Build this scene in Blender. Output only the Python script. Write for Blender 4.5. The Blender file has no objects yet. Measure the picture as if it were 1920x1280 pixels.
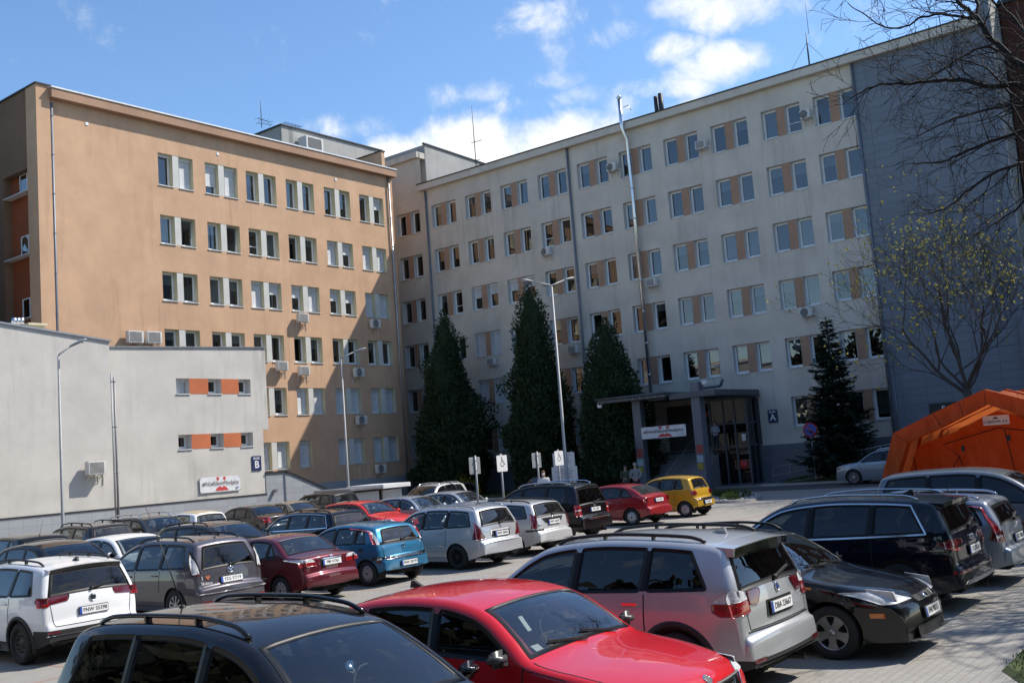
import bpy, bmesh, math, random
from math import sin, cos, pi, radians, sqrt, atan2, hypot, exp
from mathutils import Vector, Matrix, Euler, noise
random.seed(7)
S = bpy.context.scene
COL = S.collection
R = math.radians

def clamp(a, lo=0.0, hi=1.0): return max(lo, min(hi, a))
def sstep(a, b, x):
    t = clamp((x-a)/(b-a)); return t*t*(3-2*t)
def lerp(a, b, t): return a+(b-a)*t

# ------------------------------------------------------------------ objects
def tag(o, label=None, cat=None, group=None, kind=None):
    if label: o['label'] = label
    if cat: o['category'] = cat
    if group: o['group'] = group
    if kind: o['kind'] = kind
    return o

def empty(name, loc=(0, 0, 0), rz=0.0, label=None, cat=None, group=None):
    o = bpy.data.objects.new(name, None); COL.objects.link(o)
    o.empty_display_size = 0.2
    o.location = loc; o.rotation_euler = (0, 0, rz)
    return tag(o, label, cat, group)

def inst(name, me, parent=None, loc=(0, 0, 0), rot=(0, 0, 0), sc=None):
    o = bpy.data.objects.new(name, me); COL.objects.link(o)
    o.location = loc; o.rotation_euler = rot
    if sc: o.scale = sc
    if parent: o.parent = parent
    return o

class MB:
    """collects shapes, becomes one mesh object"""
    def __init__(s): s.v = []; s.f = []; s.sm = []; s.mi = []; s.m = 0
    def add(s, vs, fs, smooth=False):
        b = len(s.v); s.v.extend([tuple(p) for p in vs])
        for f in fs:
            s.f.append(tuple(b+i for i in f)); s.sm.append(smooth); s.mi.append(s.m)
        return s
    def quad(s, a, b, c, d, smooth=False): return s.add([a, b, c, d], [(0, 1, 2, 3)], smooth)
    def box(s, x0, x1, y0, y1, z0, z1):
        v = [(x0, y0, z0), (x1, y0, z0), (x1, y1, z0), (x0, y1, z0), (x0, y0, z1), (x1, y0, z1), (x1, y1, z1), (x0, y1, z1)]
        return s.add(v, [(3, 2, 1, 0), (4, 5, 6, 7), (0, 1, 5, 4), (1, 2, 6, 5), (2, 3, 7, 6), (3, 0, 4, 7)])
    def bbox(s, x0, x1, y0, y1, z0, z1, r=.01):
        """box with chamfered vertical and horizontal edges"""
        bm = bmesh.new()
        bmesh.ops.create_cube(bm, size=1.0)
        for v in bm.verts:
            v.co = ((x0+x1)/2+v.co.x*(x1-x0), (y0+y1)/2+v.co.y*(y1-y0), (z0+z1)/2+v.co.z*(z1-z0))
        bmesh.ops.bevel(bm, geom=bm.edges[:], offset=r, segments=2, affect='EDGES')
        return s.bm(bm, False)
    def bm(s, bm, smooth=True, M=None):
        bm.verts.index_update()
        vs = [(M @ v.co if M else v.co.copy()) for v in bm.verts]
        fs = [[v.index for v in f.verts] for f in bm.faces]
        bm.free(); return s.add(vs, fs, smooth)
    def bar(s, p, q, w, h=None, up=(0, 0, 1)):
        """rectangular bar from p to q"""
        h = h or w; p = Vector(p); q = Vector(q); d = (q-p).normalized(); u = Vector(up)
        if abs(d.dot(u)) > .95: u = Vector((1, 0, 0))
        a = d.cross(u).normalized()*w/2; b = a.cross(d).normalized()*h/2
        v = [p-a-b, p+a-b, p+a+b, p-a+b, q-a-b, q+a-b, q+a+b, q-a+b]
        return s.add(v, [(0, 1, 2, 3), (7, 6, 5, 4), (1, 0, 4, 5), (2, 1, 5, 6), (3, 2, 6, 7), (0, 3, 7, 4)])
    def tube(s, pts, r, n=8, cap=True, smooth=True):
        pts = [Vector(p) for p in pts]; k = len(pts)
        rs = r if isinstance(r, (list, tuple)) else [r]*k
        vs = []; fs = []; pa = None
        for i, p in enumerate(pts):
            d = (pts[min(i+1, k-1)]-pts[max(i-1, 0)])
            d = d.normalized() if d.length > 1e-9 else Vector((0, 0, 1))
            if pa is None:
                u = Vector((0, 0, 1)) if abs(d.z) < .9 else Vector((1, 0, 0))
                a = d.cross(u).normalized()
            else:
                a = pa-d*pa.dot(d); a = a.normalized() if a.length > 1e-6 else d.orthogonal().normalized()
            pa = a; b = d.cross(a)
            for j in range(n):
                t = 2*pi*j/n; vs.append(p+(a*cos(t)+b*sin(t))*rs[i])
        for i in range(k-1):
            for j in range(n):
                j2 = (j+1) % n; fs.append((i*n+j, i*n+j2, (i+1)*n+j2, (i+1)*n+j))
        if cap:
            fs.append(tuple(range(n-1, -1, -1))); fs.append(tuple((k-1)*n+j for j in range(n)))
        return s.add(vs, fs, smooth)
    def lathe(s, prof, n=24, M=None, smooth=True, closed=False):
        """prof: list of (r,z); axis z unless M"""
        vs = []; fs = []; k = len(prof)
        for (r, z) in prof:
            for j in range(n):
                t = 2*pi*j/n; p = Vector((r*cos(t), r*sin(t), z)); vs.append(M @ p if M else p)
        for i in range(k-1 if not closed else k):
            i2 = (i+1) % k
            for j in range(n):
                j2 = (j+1) % n; fs.append((i*n+j, i*n+j2, i2*n+j2, i2*n+j))
        return s.add(vs, fs, smooth)
    def sphere(s, c, rad, nu=12, nv=8, M=None):
        rx, ry, rz = rad if isinstance(rad, (tuple, list)) else (rad,)*3
        prof = [(sin(pi*i/nv), -cos(pi*i/nv)) for i in range(nv+1)]
        T = Matrix.Translation(Vector(c)) @ (M or Matrix()) @ Matrix.Diagonal((rx, ry, rz, 1))
        return s.lathe(prof, nu, T)
    def prism(s, poly, axis, a, b):
        """2-D polygon extruded along axis ('x','y','z') from a to b"""
        n = len(poly)
        def mk(p, t):
            return {'x': (t, p[0], p[1]), 'y': (p[0], t, p[1]), 'z': (p[0], p[1], t)}[axis]
        vs = [mk(p, a) for p in poly]+[mk(p, b) for p in poly]
        fs = [tuple(range(n-1, -1, -1)), tuple(range(n, 2*n))]+[(i, (i+1) % n, n+(i+1) % n, n+i) for i in range(n)]
        return s.add(vs, fs)
    def mesh(s, name, mats):
        me = bpy.data.meshes.new(name)
        me.from_pydata(s.v, [], s.f)
        if not isinstance(mats, (list, tuple)): mats = [mats]
        for m in mats: me.materials.append(m)
        me.polygons.foreach_set('use_smooth', s.sm)
        if len(mats) > 1: me.polygons.foreach_set('material_index', s.mi)
        me.update(); return me
    def build(s, name, mats, parent=None, fixn=False, **kw):
        me = s.mesh(name, mats)
        if fixn: fix_normals(me)
        return inst(name, me, parent, **kw)

def fix_normals(me):
    bm = bmesh.new(); bm.from_mesh(me)
    bmesh.ops.recalc_face_normals(bm, faces=bm.faces[:]); bm.to_mesh(me); bm.free()

def text_mesh(txt, size, mat, depth=.002, bold=0.0, align='CENTER', sx=1.0):
    cu = bpy.data.curves.new('lettering', 'FONT'); cu.body = txt; cu.size = size
    cu.align_x = align; cu.align_y = 'CENTER'; cu.extrude = depth; cu.offset = bold
    o = bpy.data.objects.new('lettering', cu); COL.objects.link(o)
    dg = bpy.context.evaluated_depsgraph_get()
    me = bpy.data.meshes.new_from_object(o.evaluated_get(dg))
    bpy.data.objects.remove(o)
    if sx != 1.0:
        for v in me.vertices: v.co.x *= sx
    me.materials.clear(); me.materials.append(mat); me.name = 'lettering'
    return me

# ------------------------------------------------------------------ materials
class NT:
    def __init__(s, name):
        s.m = bpy.data.materials.new(name); s.m.use_nodes = True
        s.t = s.m.node_tree; s.n = s.t.nodes; s.n.clear()
        s.out = s.n.new('ShaderNodeOutputMaterial')
    def node(s, typ, **kw):
        n = s.n.new(typ)
        for k, v in kw.items():
            if k in n.inputs.keys() if isinstance(k, str) else False: n.inputs[k].default_value = v
            else: setattr(n, k, v)
        return n
    def link(s, a, b): s.t.links.new(a, b)
    def inp(s, n, k, v):
        if hasattr(v, 'is_output') or isinstance(v, bpy.types.NodeSocket): s.link(v, n.inputs[k])
        else: n.inputs[k].default_value = v
    def noise(s, scale, detail=4, rough=.55, vec=None, dist=0.0):
        n = s.n.new('ShaderNodeTexNoise'); n.inputs['Scale'].default_value = scale
        n.inputs['Detail'].default_value = detail; n.inputs['Roughness'].default_value = rough
        n.inputs['Distortion'].default_value = dist
        if vec: s.link(vec, n.inputs['Vector'])
        return n.outputs['Fac']
    def coord(s, kind='Object', scale=None):
        c = s.n.new('ShaderNodeTexCoord').outputs[kind]
        if scale:
            m = s.n.new('ShaderNodeMapping'); m.inputs['Scale'].default_value = scale
            s.link(c, m.inputs['Vector']); c = m.outputs['Vector']
        return c
    def ramp(s, fac, stops):
        r = s.n.new('ShaderNodeValToRGB'); e = r.color_ramp.elements
        while len(e) < len(stops): e.new(.5)
        for i, (p, c) in enumerate(stops):
            e[i].position = p; e[i].color = tuple(c)+(1,) if len(c) == 3 else c
        s.link(fac, r.inputs['Fac']); return r.outputs['Color']
    def mix(s, fac, a, b, typ='MIX'):
        n = s.n.new('ShaderNodeMix'); n.data_type = 'RGBA'; n.blend_type = typ
        for sock, v in ((n.inputs[0], fac), (n.inputs[6], a), (n.inputs[7], b)):
            if isinstance(v, bpy.types.NodeSocket): s.link(v, sock)
            else: sock.default_value = (tuple(v)+(1,) if isinstance(v, (tuple, list)) and len(v) == 3 else v)
        return n.outputs[2]
    def math(s, op, a, b=None, cl=False):
        n = s.n.new('ShaderNodeMath'); n.operation = op; n.use_clamp = cl
        for i, v in enumerate((a, b)):
            if v is None: continue
            if isinstance(v, bpy.types.NodeSocket): s.link(v, n.inputs[i])
            else: n.inputs[i].default_value = v
        return n.outputs[0]
    def bump(s, h, strength=.3, dist=.02, normal=None):
        b = s.n.new('ShaderNodeBump'); b.inputs['Strength'].default_value = strength
        b.inputs['Distance'].default_value = dist; s.link(h, b.inputs['Height'])
        return b.outputs['Normal']
    def principled(s, base, rough=.6, metal=0.0, normal=None, coat=0.0, coat_rough=.03, spec=.5, **kw):
        p = s.n.new('ShaderNodeBsdfPrincipled')
        if isinstance(base, (tuple, list)) and len(base) == 3: base = tuple(base)+(1,)
        s.inp(p, 'Base Color', base); s.inp(p, 'Roughness', rough); s.inp(p, 'Metallic', metal)
        s.inp(p, 'Coat Weight', coat); s.inp(p, 'Coat Roughness', coat_rough); s.inp(p, 'Specular IOR Level', spec)
        if normal: s.link(normal, p.inputs['Normal'])
        for k, v in kw.items(): s.inp(p, k, v)
        return p.outputs[0]
    def done(s, sh): s.link(sh, s.out.inputs['Surface']); return s.m

MATS = {}
def simple(name, base, rough=.6, metal=0.0, coat=0.0, var=.12, scale=3.0, bump=0.0, bscale=60.0, spec=.5):
    """plain material with a little irregular variation"""
    if name in MATS: return MATS[name]
    t = NT(name); c = t.coord('Object')
    f = t.noise(scale, 5, .6, c)
    lo = tuple(x*(1-var) for x in base); hi = tuple(min(1, x*(1+var)) for x in base)
    col = t.ramp(f, [(.3, lo), (.7, hi)])
    rr = t.math('ADD', t.math('MULTIPLY', f, .15), rough-.07)
    nm = t.bump(t.noise(bscale, 3, .6, c), bump, .01) if bump else None
    MATS[name] = t.done(t.principled(col, rr, metal, nm, coat, spec=spec)); return MATS[name]

def paint(name, base, metal=.0, rough=.35, dust=.06, coat=1.0, spec=.12):
    """car paint: clear coat, faint flake and a film of dust on upward faces"""
    t = NT(name); c = t.coord('Object')
    d = t.noise(2.2, 6, .65, c)
    geo = t.n.new('ShaderNodeNewGeometry'); sep = t.n.new('ShaderNodeSeparateXYZ')
    t.link(geo.outputs['Normal'], sep.inputs[0])
    up = t.math('MULTIPLY', t.math('MAXIMUM', sep.outputs['Z'], 0.0), t.math('MULTIPLY', d, dust*1.2))
    low = t.n.new('ShaderNodeSeparateXYZ'); t.link(c, low.inputs[0])
    lowf = t.math('MULTIPLY', t.math('SUBTRACT', 1.0, t.math('MULTIPLY', low.outputs['Z'], 1.6), True), t.math('MULTIPLY', d, .22))
    fac = t.math('ADD', up, lowf, True)
    col = t.mix(fac, base, (.20, .18, .155))
    rr = t.math('ADD', t.math('MULTIPLY', fac, .5), rough)
    cr = t.math('ADD', t.math('MULTIPLY', fac, .5), .03)
    fr = t.principled(col, rr, metal, None, coat, cr, spec=spec)
    inn = t.principled((.012, .012, .013), .9)
    mx = t.n.new('ShaderNodeMixShader'); t.link(geo.outputs['Backfacing'], mx.inputs[0])
    t.link(fr, mx.inputs[1]); t.link(inn, mx.inputs[2])
    return t.done(mx.outputs[0])

def glass(name, tint, ior=1.52, gloss=(1, 1, 1), rough=.0, dirt=.03):
    """thin pane: Fresnel mirror over tinted see-through, with a little dust"""
    t = NT(name)
    tr = t.n.new('ShaderNodeBsdfTransparent'); tr.inputs[0].default_value = tuple(tint)+(1,)
    gl = t.n.new('ShaderNodeBsdfGlossy'); gl.inputs['Color'].default_value = tuple(gloss)+(1,); gl.inputs['Roughness'].default_value = rough
    fr = t.n.new('ShaderNodeFresnel'); fr.inputs['IOR'].default_value = ior
    geo = t.n.new('ShaderNodeNewGeometry')
    f2 = t.math('MULTIPLY', fr.outputs[0], t.math('SUBTRACT', 1.0, geo.outputs['Backfacing']))
    f2 = t.math('MULTIPLY', f2, 1.6, True)
    mx = t.n.new('ShaderNodeMixShader'); t.link(f2, mx.inputs[0]); t.link(tr.outputs[0], mx.inputs[1]); t.link(gl.outputs[0], mx.inputs[2])
    df = t.n.new('ShaderNodeBsdfDiffuse'); df.inputs[0].default_value = (.35, .34, .32, 1)
    m2 = t.n.new('ShaderNodeMixShader')
    dn = t.math('MULTIPLY', t.noise(5, 5, .7, t.coord('Object')), dirt*2)
    t.link(dn, m2.inputs[0]); t.link(mx.outputs[0], m2.inputs[1]); t.link(df.outputs[0], m2.inputs[2])
    return t.done(m2.outputs[0])

M_TYRE = simple('tyre rubber', (.018, .018, .019), .85, bump=.2)
M_BLK = simple('black plastic', (.016, .016, .017), .55)
M_BLKG = simple('gloss black', (.008, .008, .009), .12, coat=.5)
M_CHROME = simple('chrome', (.75, .75, .76), .12, 1.0, var=.05)
M_ALLOY = simple('wheel alloy', (.42, .42, .43), .32, .85, var=.1)
M_ALLOYD = simple('dark alloy', (.03, .03, .032), .4, .6)
M_COVER = simple('silver wheel cover', (.45, .45, .46), .38, .5)
M_DARK = simple('underbody dark', (.010, .010, .011), .9)
M_SEAT = simple('seat cloth', (.030, .030, .034), .9, scale=20)
M_SEATG = simple('pale seat cover', (.38, .37, .35), .9, scale=20)
M_PLATE = simple('plate white', (.75, .75, .74), .4, var=.04)
M_PLATEB = simple('plate blue', (.02, .07, .36), .4)
M_INK = simple('black ink', (.012, .012, .012), .5)
M_RED = simple('tail lamp red', (.24, .006, .008), .15, coat=1.0, var=.2, scale=14)
M_REDD = simple('tail lamp dark red', (.10, .006, .010), .12, coat=1.0, var=.2, scale=14)
M_CLEAR = simple('lamp clear', (.50, .51, .52), .30, .0, coat=.2, var=.22, scale=26)
M_AMBER = simple('indicator amber', (.55, .14, .01), .2, coat=1.0)
M_LAMPD = simple('lamp inner dark', (.05, .05, .055), .15, .5, coat=1.0)
M_GLASS = glass('car glass', (.50, .55, .54), 1.5, dirt=.006)
M_GLASSD = glass('tinted car glass', (.09, .10, .11), 1.45, dirt=.003)
M_FRIT = simple('glass edge black', (.006, .006, .007), .42, spec=.25)
M_PILLAR = simple('black pillar trim', (.008, .008, .009), .38, spec=.3)
M_MIRR = simple('grey mirror shell', (.05, .05, .054), .38)
M_GLASSR = glass('dusty rear glass', (.34, .37, .37), 1.5, dirt=.022)
# ================================================================== CAMERA, SKY, SUN, GROUND
RW = ((.618, -.040, -.785), (-.783, -.128, -.609), (-.076, .991, -.110))
X_ = Vector((.61783, -.78256, -.07622)); 
cam = bpy.data.cameras.new('camera'); cam_o = bpy.data.objects.new('camera', cam); COL.objects.link(cam_o)
_vx = Vector((2476-960, -(738-640), -1927.155)).normalized(); _vy = Vector((-1516-960, -(1045-640), -1927.155)).normalized()
_vz = _vx.cross(_vy).normalized(); _vy = _vz.cross(_vx)
Mw = Matrix((_vx, _vy, _vz)).to_4x4(); Mw.translation = (0, 0, 2.65)
cam_o.matrix_world = Mw
cam.sensor_fit = 'HORIZONTAL'; cam.sensor_width = 36.0; cam.lens = 1927.155/1920*36
cam.clip_start = .1; cam.clip_end = 3000
S.camera = cam_o
CAMP = Vector((0, 0, 2.65))
def pray(u, v):
    return (Mw.to_3x3() @ Vector((u-960, -(v-640), -1927.155))).normalized()
def px(u, v, Y=None, X=None, z=None):
    """world point seen at photo pixel (u, v) on the plane X=, Y= or z=  (used to measure positions)"""
    r = pray(u, v)
    t = (Y/r.y) if Y is not None else (X/r.x) if X is not None else (z-2.65)/r.z
    return CAMP+r*t

SUN = Vector((.533, -.379, .757)).normalized()
sl = bpy.data.lights.new('sun', 'SUN'); sl.energy = 5.0; sl.angle = R(.53); sl.color = (1, .94, .845)
so = bpy.data.objects.new('sun', sl); COL.objects.link(so); so.rotation_euler = (-SUN).to_track_quat('-Z', 'Y').to_euler()

def make_world():
    W = bpy.data.worlds.new('World'); S.world = W; W.use_nodes = True
    nt = W.node_tree; n = nt.nodes; n.clear(); L = nt.links.new
    out = n.new('ShaderNodeOutputWorld'); bg = n.new('ShaderNodeBackground')
    sky = n.new('ShaderNodeTexSky'); sky.sky_type = 'NISHITA'; sky.sun_disc = False
    sky.sun_elevation = math.asin(SUN.z); sky.sun_rotation = atan2(SUN.x, SUN.y)
    sky.air_density = 1.0; sky.dust_density = .35; sky.ozone_density = 3.2; sky.altitude = 80
    def m(op, a, b=None, c=None, cl=False):
        q = n.new('ShaderNodeMath'); q.operation = op; q.use_clamp = cl
        for i, v in enumerate((a, b, c)):
            if v is None: continue
            if isinstance(v, (int, float)): q.inputs[i].default_value = v
            else: L(v, q.inputs[i])
        return q.outputs[0]
    tc = n.new('ShaderNodeTexCoord').outputs['Generated']
    sp = n.new('ShaderNodeSeparateXYZ'); L(tc, sp.inputs[0])
    az = m('MULTIPLY', m('ARCTAN2', sp.outputs[1], sp.outputs[0]), 180/pi)
    el = m('MULTIPLY', m('ARCSINE', sp.outputs[2]), 180/pi)
    def noise_(sc, det, ro, dist=.0):
        q = n.new('ShaderNodeTexNoise'); q.inputs['Scale'].default_value = sc; q.inputs['Detail'].default_value = det
        q.inputs['Roughness'].default_value = ro; q.inputs['Distortion'].default_value = dist; L(tc, q.inputs['Vector']); return q.outputs['Fac']
    nz = noise_(16, 8, .62, .25); n2 = noise_(4.5, 6, .6)
    # (azimuth, elevation, half width, half height, weight): where the cumulus stand
    blobs = [(39.4, 16.6, 3.4, 2.1, 1.3), (43.6, 16.2, 3.0, 1.6, 1.15), (34.4, 16.6, 4.2, 1.9, 1.25), (30.6, 16.9, 2.2, .9, .8), (35.6, 19.1, 2.4, .6, .60), (40.8, 20.0, 1.2, .75, .66), (38.2, 19.9, 2.0, .5, .48), (32.2, 19.3, 1.2, .6, .5),
             (30.8, 18.9, 1.2, .9, .5), (24.6, 20.0, 2.8, .95, .90), (27.4, 21.2, 1.5, .8, .72), (26.4, 19.2, 1.6, .6, .66), (23.8, 22.7, 3.2, .9, .85), (26.2, 23.3, 2.0, .7, .75), (34.4, 23.8, 2.4, 1.0, .45), (46.0, 18.6, 2.4, .7, .50), (36.4, 20.2, 3.4, .5, .42), (29.0, 19.4, 2.0, .5, .45), (46.6, 16.6, 1.6, .8, .7), (30.3, 22.3, 1.6, .6, .40), (26.0, 17.6, 3.0, .8, .7), (20.5, 22.5, 1.6, .7, .4),
             (95, 20, 20, 4, .6), (-70, 30, 26, 9, .7), (-20, 38, 18, 6, .6)]
    acc = None
    for (a, e, wa, we, wt) in blobs:
        da = m('DIVIDE', m('SUBTRACT', az, a if a <= 180 else a-360), wa); de = m('DIVIDE', m('SUBTRACT', el, e), we)
        d2 = m('ADD', m('MULTIPLY', da, da), m('MULTIPLY', de, de))
        v = m('MULTIPLY', m('SUBTRACT', 1.0, m('MULTIPLY', d2, .5)), wt)
        acc = v if acc is None else m('MAXIMUM', acc, v)
    acc = m('MAXIMUM', acc, m('SUBTRACT', m('MULTIPLY', n2, 1.2), .62))
    dens = m('ADD', acc, m('MULTIPLY', m('SUBTRACT', nz, .51), 2.5))
    al = n.new('ShaderNodeMapRange'); al.interpolation_type = 'SMOOTHSTEP'; L(dens, al.inputs[0])
    al.inputs[1].default_value = .14; al.inputs[2].default_value = 1.02
    alpha = m('MULTIPLY', al.outputs[0], m('MULTIPLY', el, .2, cl=True), cl=True)
    shade = n.new('ShaderNodeMapRange'); L(dens, shade.inputs[0]); shade.inputs[1].default_value = .3; shade.inputs[2].default_value = 1.5
    cr = n.new('ShaderNodeValToRGB'); cr.color_ramp.elements[0].color = (CLB*.80, CLB*.87, CLB*.98, 1); cr.color_ramp.elements[1].color = (CLB*1.12, CLB*1.12, CLB*1.12, 1); L(shade.outputs[0], cr.inputs[0])
    hs = n.new('ShaderNodeHueSaturation'); hs.inputs['Saturation'].default_value = SKSAT; hs.inputs['Value'].default_value = SKVAL; L(sky.outputs[0], hs.inputs['Color'])
    mx = n.new('ShaderNodeMix'); mx.data_type = 'RGBA'; L(alpha, mx.inputs[0]); L(hs.outputs[0], mx.inputs[6]); L(cr.outputs[0], mx.inputs[7])
    L(mx.outputs[2], bg.inputs[0]); bg.inputs[1].default_value = SKSTR; L(bg.outputs[0], out.inputs[0])
SKSTR = .102; CLB = 8.4; SKSAT = 1.10; SKVAL = 1.58
make_world()
S.view_settings.view_transform = 'Standard'; S.view_settings.look = 'None'; S.view_settings.exposure = 0.34; S.view_settings.gamma = 1.0
S.cycles.max_bounces = 8; S.cycles.transparent_max_bounces = 16; S.cycles.sample_clamp_indirect = 6.0

# ------------------------------------------------------------------ ground
def gz(x, y):
    d = -.20*exp(-((y-18.0)/4.5)**2)*(1-sstep(8, 31, x))
    return d
def paving_mat():
    t = NT('concrete paving'); c = t.coord('Object')
    b = t.n.new('ShaderNodeTexBrick'); t.link(c, b.inputs['Vector'])
    b.inputs['Scale'].default_value = 1.0; b.inputs['Brick Width'].default_value = .20; b.inputs['Row Height'].default_value = .10
    b.inputs['Mortar Size'].default_value = .006; b.inputs['Mortar Smooth'].default_value = .3; b.inputs['Bias'].default_value = 0.0
    b.inputs['Color1'].default_value = (.30, .285, .26, 1); b.inputs['Color2'].default_value = (.265, .25, .228, 1); b.inputs['Mortar'].default_value = (.19, .18, .16, 1)
    f1 = t.noise(.35, 6, .6, c); f2 = t.noise(3.2, 6, .68, c); f3 = t.noise(45, 2, .5, c)
    col = t.mix(t.ramp(f1, [(.35, (0, 0, 0)), (.7, (1, 1, 1))]), b.outputs['Color'], t.mix(.35, b.outputs['Color'], (.22, .20, .175)))
    col = t.mix(t.ramp(f2, [(.52, (0, 0, 0)), (.78, (.55, .55, .55))]), col, (.20, .185, .165))
    col = t.mix(t.math('MULTIPLY', f3, .25), col, (.24, .225, .2))
    # rows of reddish blocks between the bays and oil spots
    sx = t.n.new('ShaderNodeSeparateXYZ'); t.link(c, sx.inputs[0])
    mod = t.math('MODULO', t.math('ADD', sx.outputs['X'], 100.45), 2.6)
    inb = t.math('MULTIPLY', t.math('LESS_THAN', mod, .10), t.math('MULTIPLY', t.math('GREATER_THAN', sx.outputs['Y'], 15.6), t.math('LESS_THAN', sx.outputs['Y'], 21.2)))
    rowb = t.math('MULTIPLY', t.math('GREATER_THAN', sx.outputs['Y'], 15.4), t.math('LESS_THAN', sx.outputs['Y'], 15.6))
    col = t.mix(t.math('MULTIPLY', t.math('ADD', inb, rowb, True), .55), col, (.27, .14, .11))
    oil = t.ramp(t.noise(.9, 3, .5, c), [(.68, (0, 0, 0)), (.76, (.6, .6, .6))])
    col = t.mix(oil, col, (.11, .10, .095))
    h = t.math('ADD', b.outputs['Fac'], t.math('MULTIPLY', f3, -.4))
    nm = t.bump(t.math('MULTIPLY', h, -1.0), .5, .006)
    return t.done(t.principled(col, .88, 0, nm))
def asphalt_mat():
    t = NT('asphalt'); c = t.coord('Object')
    f = t.noise(1.1, 6, .62, c); g = t.noise(120, 2, .5, c)
    col = t.mix(f, (.045, .045, .048), (.075, .073, .072)); col = t.mix(t.math('MULTIPLY', g, .4), col, (.11, .108, .105))
    return t.done(t.principled(col, .9, 0, t.bump(g, .4, .006)))
def grass_mat():
    t = NT('lawn earth'); c = t.coord('Object')
    f = t.noise(2.2, 6, .65, c)
    col = t.ramp(f, [(.3, (.035, .048, .014)), (.55, (.06, .085, .022)), (.75, (.10, .085, .05))])
    return t.done(t.principled(col, .95, 0, t.bump(t.noise(30, 4, .7, c), .7, .05)))
M_PAVE = paving_mat(); M_ASPH = asphalt_mat(); M_LAWN = grass_mat()
M_KERB = simple('kerb concrete', (.36, .35, .33), .9, bump=.3)

def sheet(name, x0, x1, y0, y1, mat, dz, step=1.0, fn=None):
    nx = max(1, int((x1-x0)/step)); ny = max(1, int((y1-y0)/step)); b = MB(); vs = []; fs = []
    for i in range(nx+1):
        for j in range(ny+1):
            x = lerp(x0, x1, i/nx); y = lerp(y0, y1, j/ny); vs.append((x, y, (fn or gz)(x, y)+dz))
    for i in range(nx):
        for j in range(ny):
            a = i*(ny+1)+j; fs.append((a, a+ny+1, a+ny+2, a+1))
    b.add(vs, fs, True); return tag(b.build(name, mat), kind='structure')
# far ground first, then the paved lot on top
far = MB(); far.quad((-900, -900, -.32), (900, -900, -.32), (900, 900, -.32), (-900, 900, -.32)); tag(far.build('ground', M_LAWN), kind='structure')
sheet('parking_lot', -30, 62, -14, 52, M_PAVE, 0, 1.0)
sheet('road', 47.5, 52.0, -10, 27.0, M_ASPH, .004, 1.0)
b = MB(); b.bbox(52.0, 52.15, -10, 24.2, -.05, .12, .02); tag(b.build('road_kerb', M_KERB), kind='structure')
sheet('lawn', 52.15, 56.6, -10, 23.4, M_LAWN, .1, .5, lambda x, y: .14*sstep(52.15, 53.5, x)+.05*sin(x*1.7+y*.9))
sheet('lawn', 51.0, 56.6, 34.0, 50.4, M_LAWN, .1, .5, lambda x, y: .12*sstep(51.0, 51.9, x)+.05*sin(x*1.7+y*.9))
b = MB(); b.bbox(50.85, 51.0, 33.9, 50.2, -.05, .12, .02); tag(b.build('lawn_kerb', M_KERB), kind='structure')
# verge in the bottom right corner
b = MB(); pts = [(10.9, -6), (11.15, 2.6), (11.9, 3.02), (13.2, 3.05), (22, 2.2), (22, -6)]
n_ = len(pts); b.add([(x, y, .004) for x, y in pts]+[(x+.06, y-.05, .05) for x, y in pts], [tuple(range(n_, 2*n_))]+[(i, (i+1) % n_, n_+(i+1) % n_, n_+i) for i in range(n_)])
tag(b.build('grass_verge', M_LAWN), kind='structure')
# ================================================================== BUILDINGS
def stucco(name, base, stain=.35, streak=1.0, tint=(.10, .095, .085), bump=.35):
    t = NT(name); c = t.coord('Object')
    f = t.noise(.55, 6, .6, c); g = t.noise(55, 3, .6, c)
    cs = t.coord('Object', (1.3, 1.3, .09)); s1 = t.noise(1.6, 7, .65, cs); f3 = t.noise(.22, 4, .55, c)
    hi = tuple(min(1, x*1.10) for x in base); lo = tuple(x*.86 for x in base)
    col = t.ramp(f, [(.3, lo), (.7, hi)])
    col = t.mix(t.math('MULTIPLY', g, .22), col, tuple(x*.72 for x in base))
    st = t.math('MULTIPLY', t.ramp(s1, [(.50, (0, 0, 0)), (.80, (1, 1, 1))]), t.ramp(f3, [(.42, (0, 0, 0)), (.66, (1, 1, 1))]))
    col = t.mix(t.math('MULTIPLY', st, stain*streak), col, tint)
    nm = t.bump(t.math('ADD', t.noise(16, 5, .7, c), g), bump, .015)
    return t.done(t.principled(col, .93, 0, nm, spec=.25))
def tile_mat(name, base, w, h, joint, axis, MORT=.5):
    t = NT(name); c = t.coord('Object'); sx = t.n.new('ShaderNodeSeparateXYZ'); t.link(c, sx.inputs[0])
    cb = t.n.new('ShaderNodeCombineXYZ'); t.link(sx.outputs['Y' if axis == 'x' else 'X'], cb.inputs[0]); t.link(sx.outputs['Z'], cb.inputs[1])
    b = t.n.new('ShaderNodeTexBrick'); t.link(cb.outputs[0], b.inputs['Vector']); b.offset = 0.0
    b.inputs['Scale'].default_value = 1; b.inputs['Brick Width'].default_value = w; b.inputs['Row Height'].default_value = h; b.inputs['Mortar Size'].default_value = joint; b.inputs['Bias'].default_value = 0
    b.inputs['Color1'].default_value = tuple(x*1.07 for x in base)+(1,); b.inputs['Color2'].default_value = tuple(x*.93 for x in base)+(1,); b.inputs['Mortar'].default_value = tuple(x*MORT for x in base)+(1,)
    f = t.noise(.7, 5, .6, c); col = t.mix(t.math('MULTIPLY', f, .3), b.outputs['Color'], tuple(x*.7 for x in base))
    return t.done(t.principled(col, .55, 0, t.bump(t.math('MULTIPLY', b.outputs['Fac'], -1), .6, .01)))
M_OR = stucco('apricot render', (.57, .365, .232), .6, 1.0, (.22, .13, .08))
M_BRW = stucco('brown end render', (.20, .12, .075), .3)  # browner than the apricot render, with the end wall's shade put into the colour
M_ORD = stucco('terracotta render', (.33, .095, .040), .25)
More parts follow.
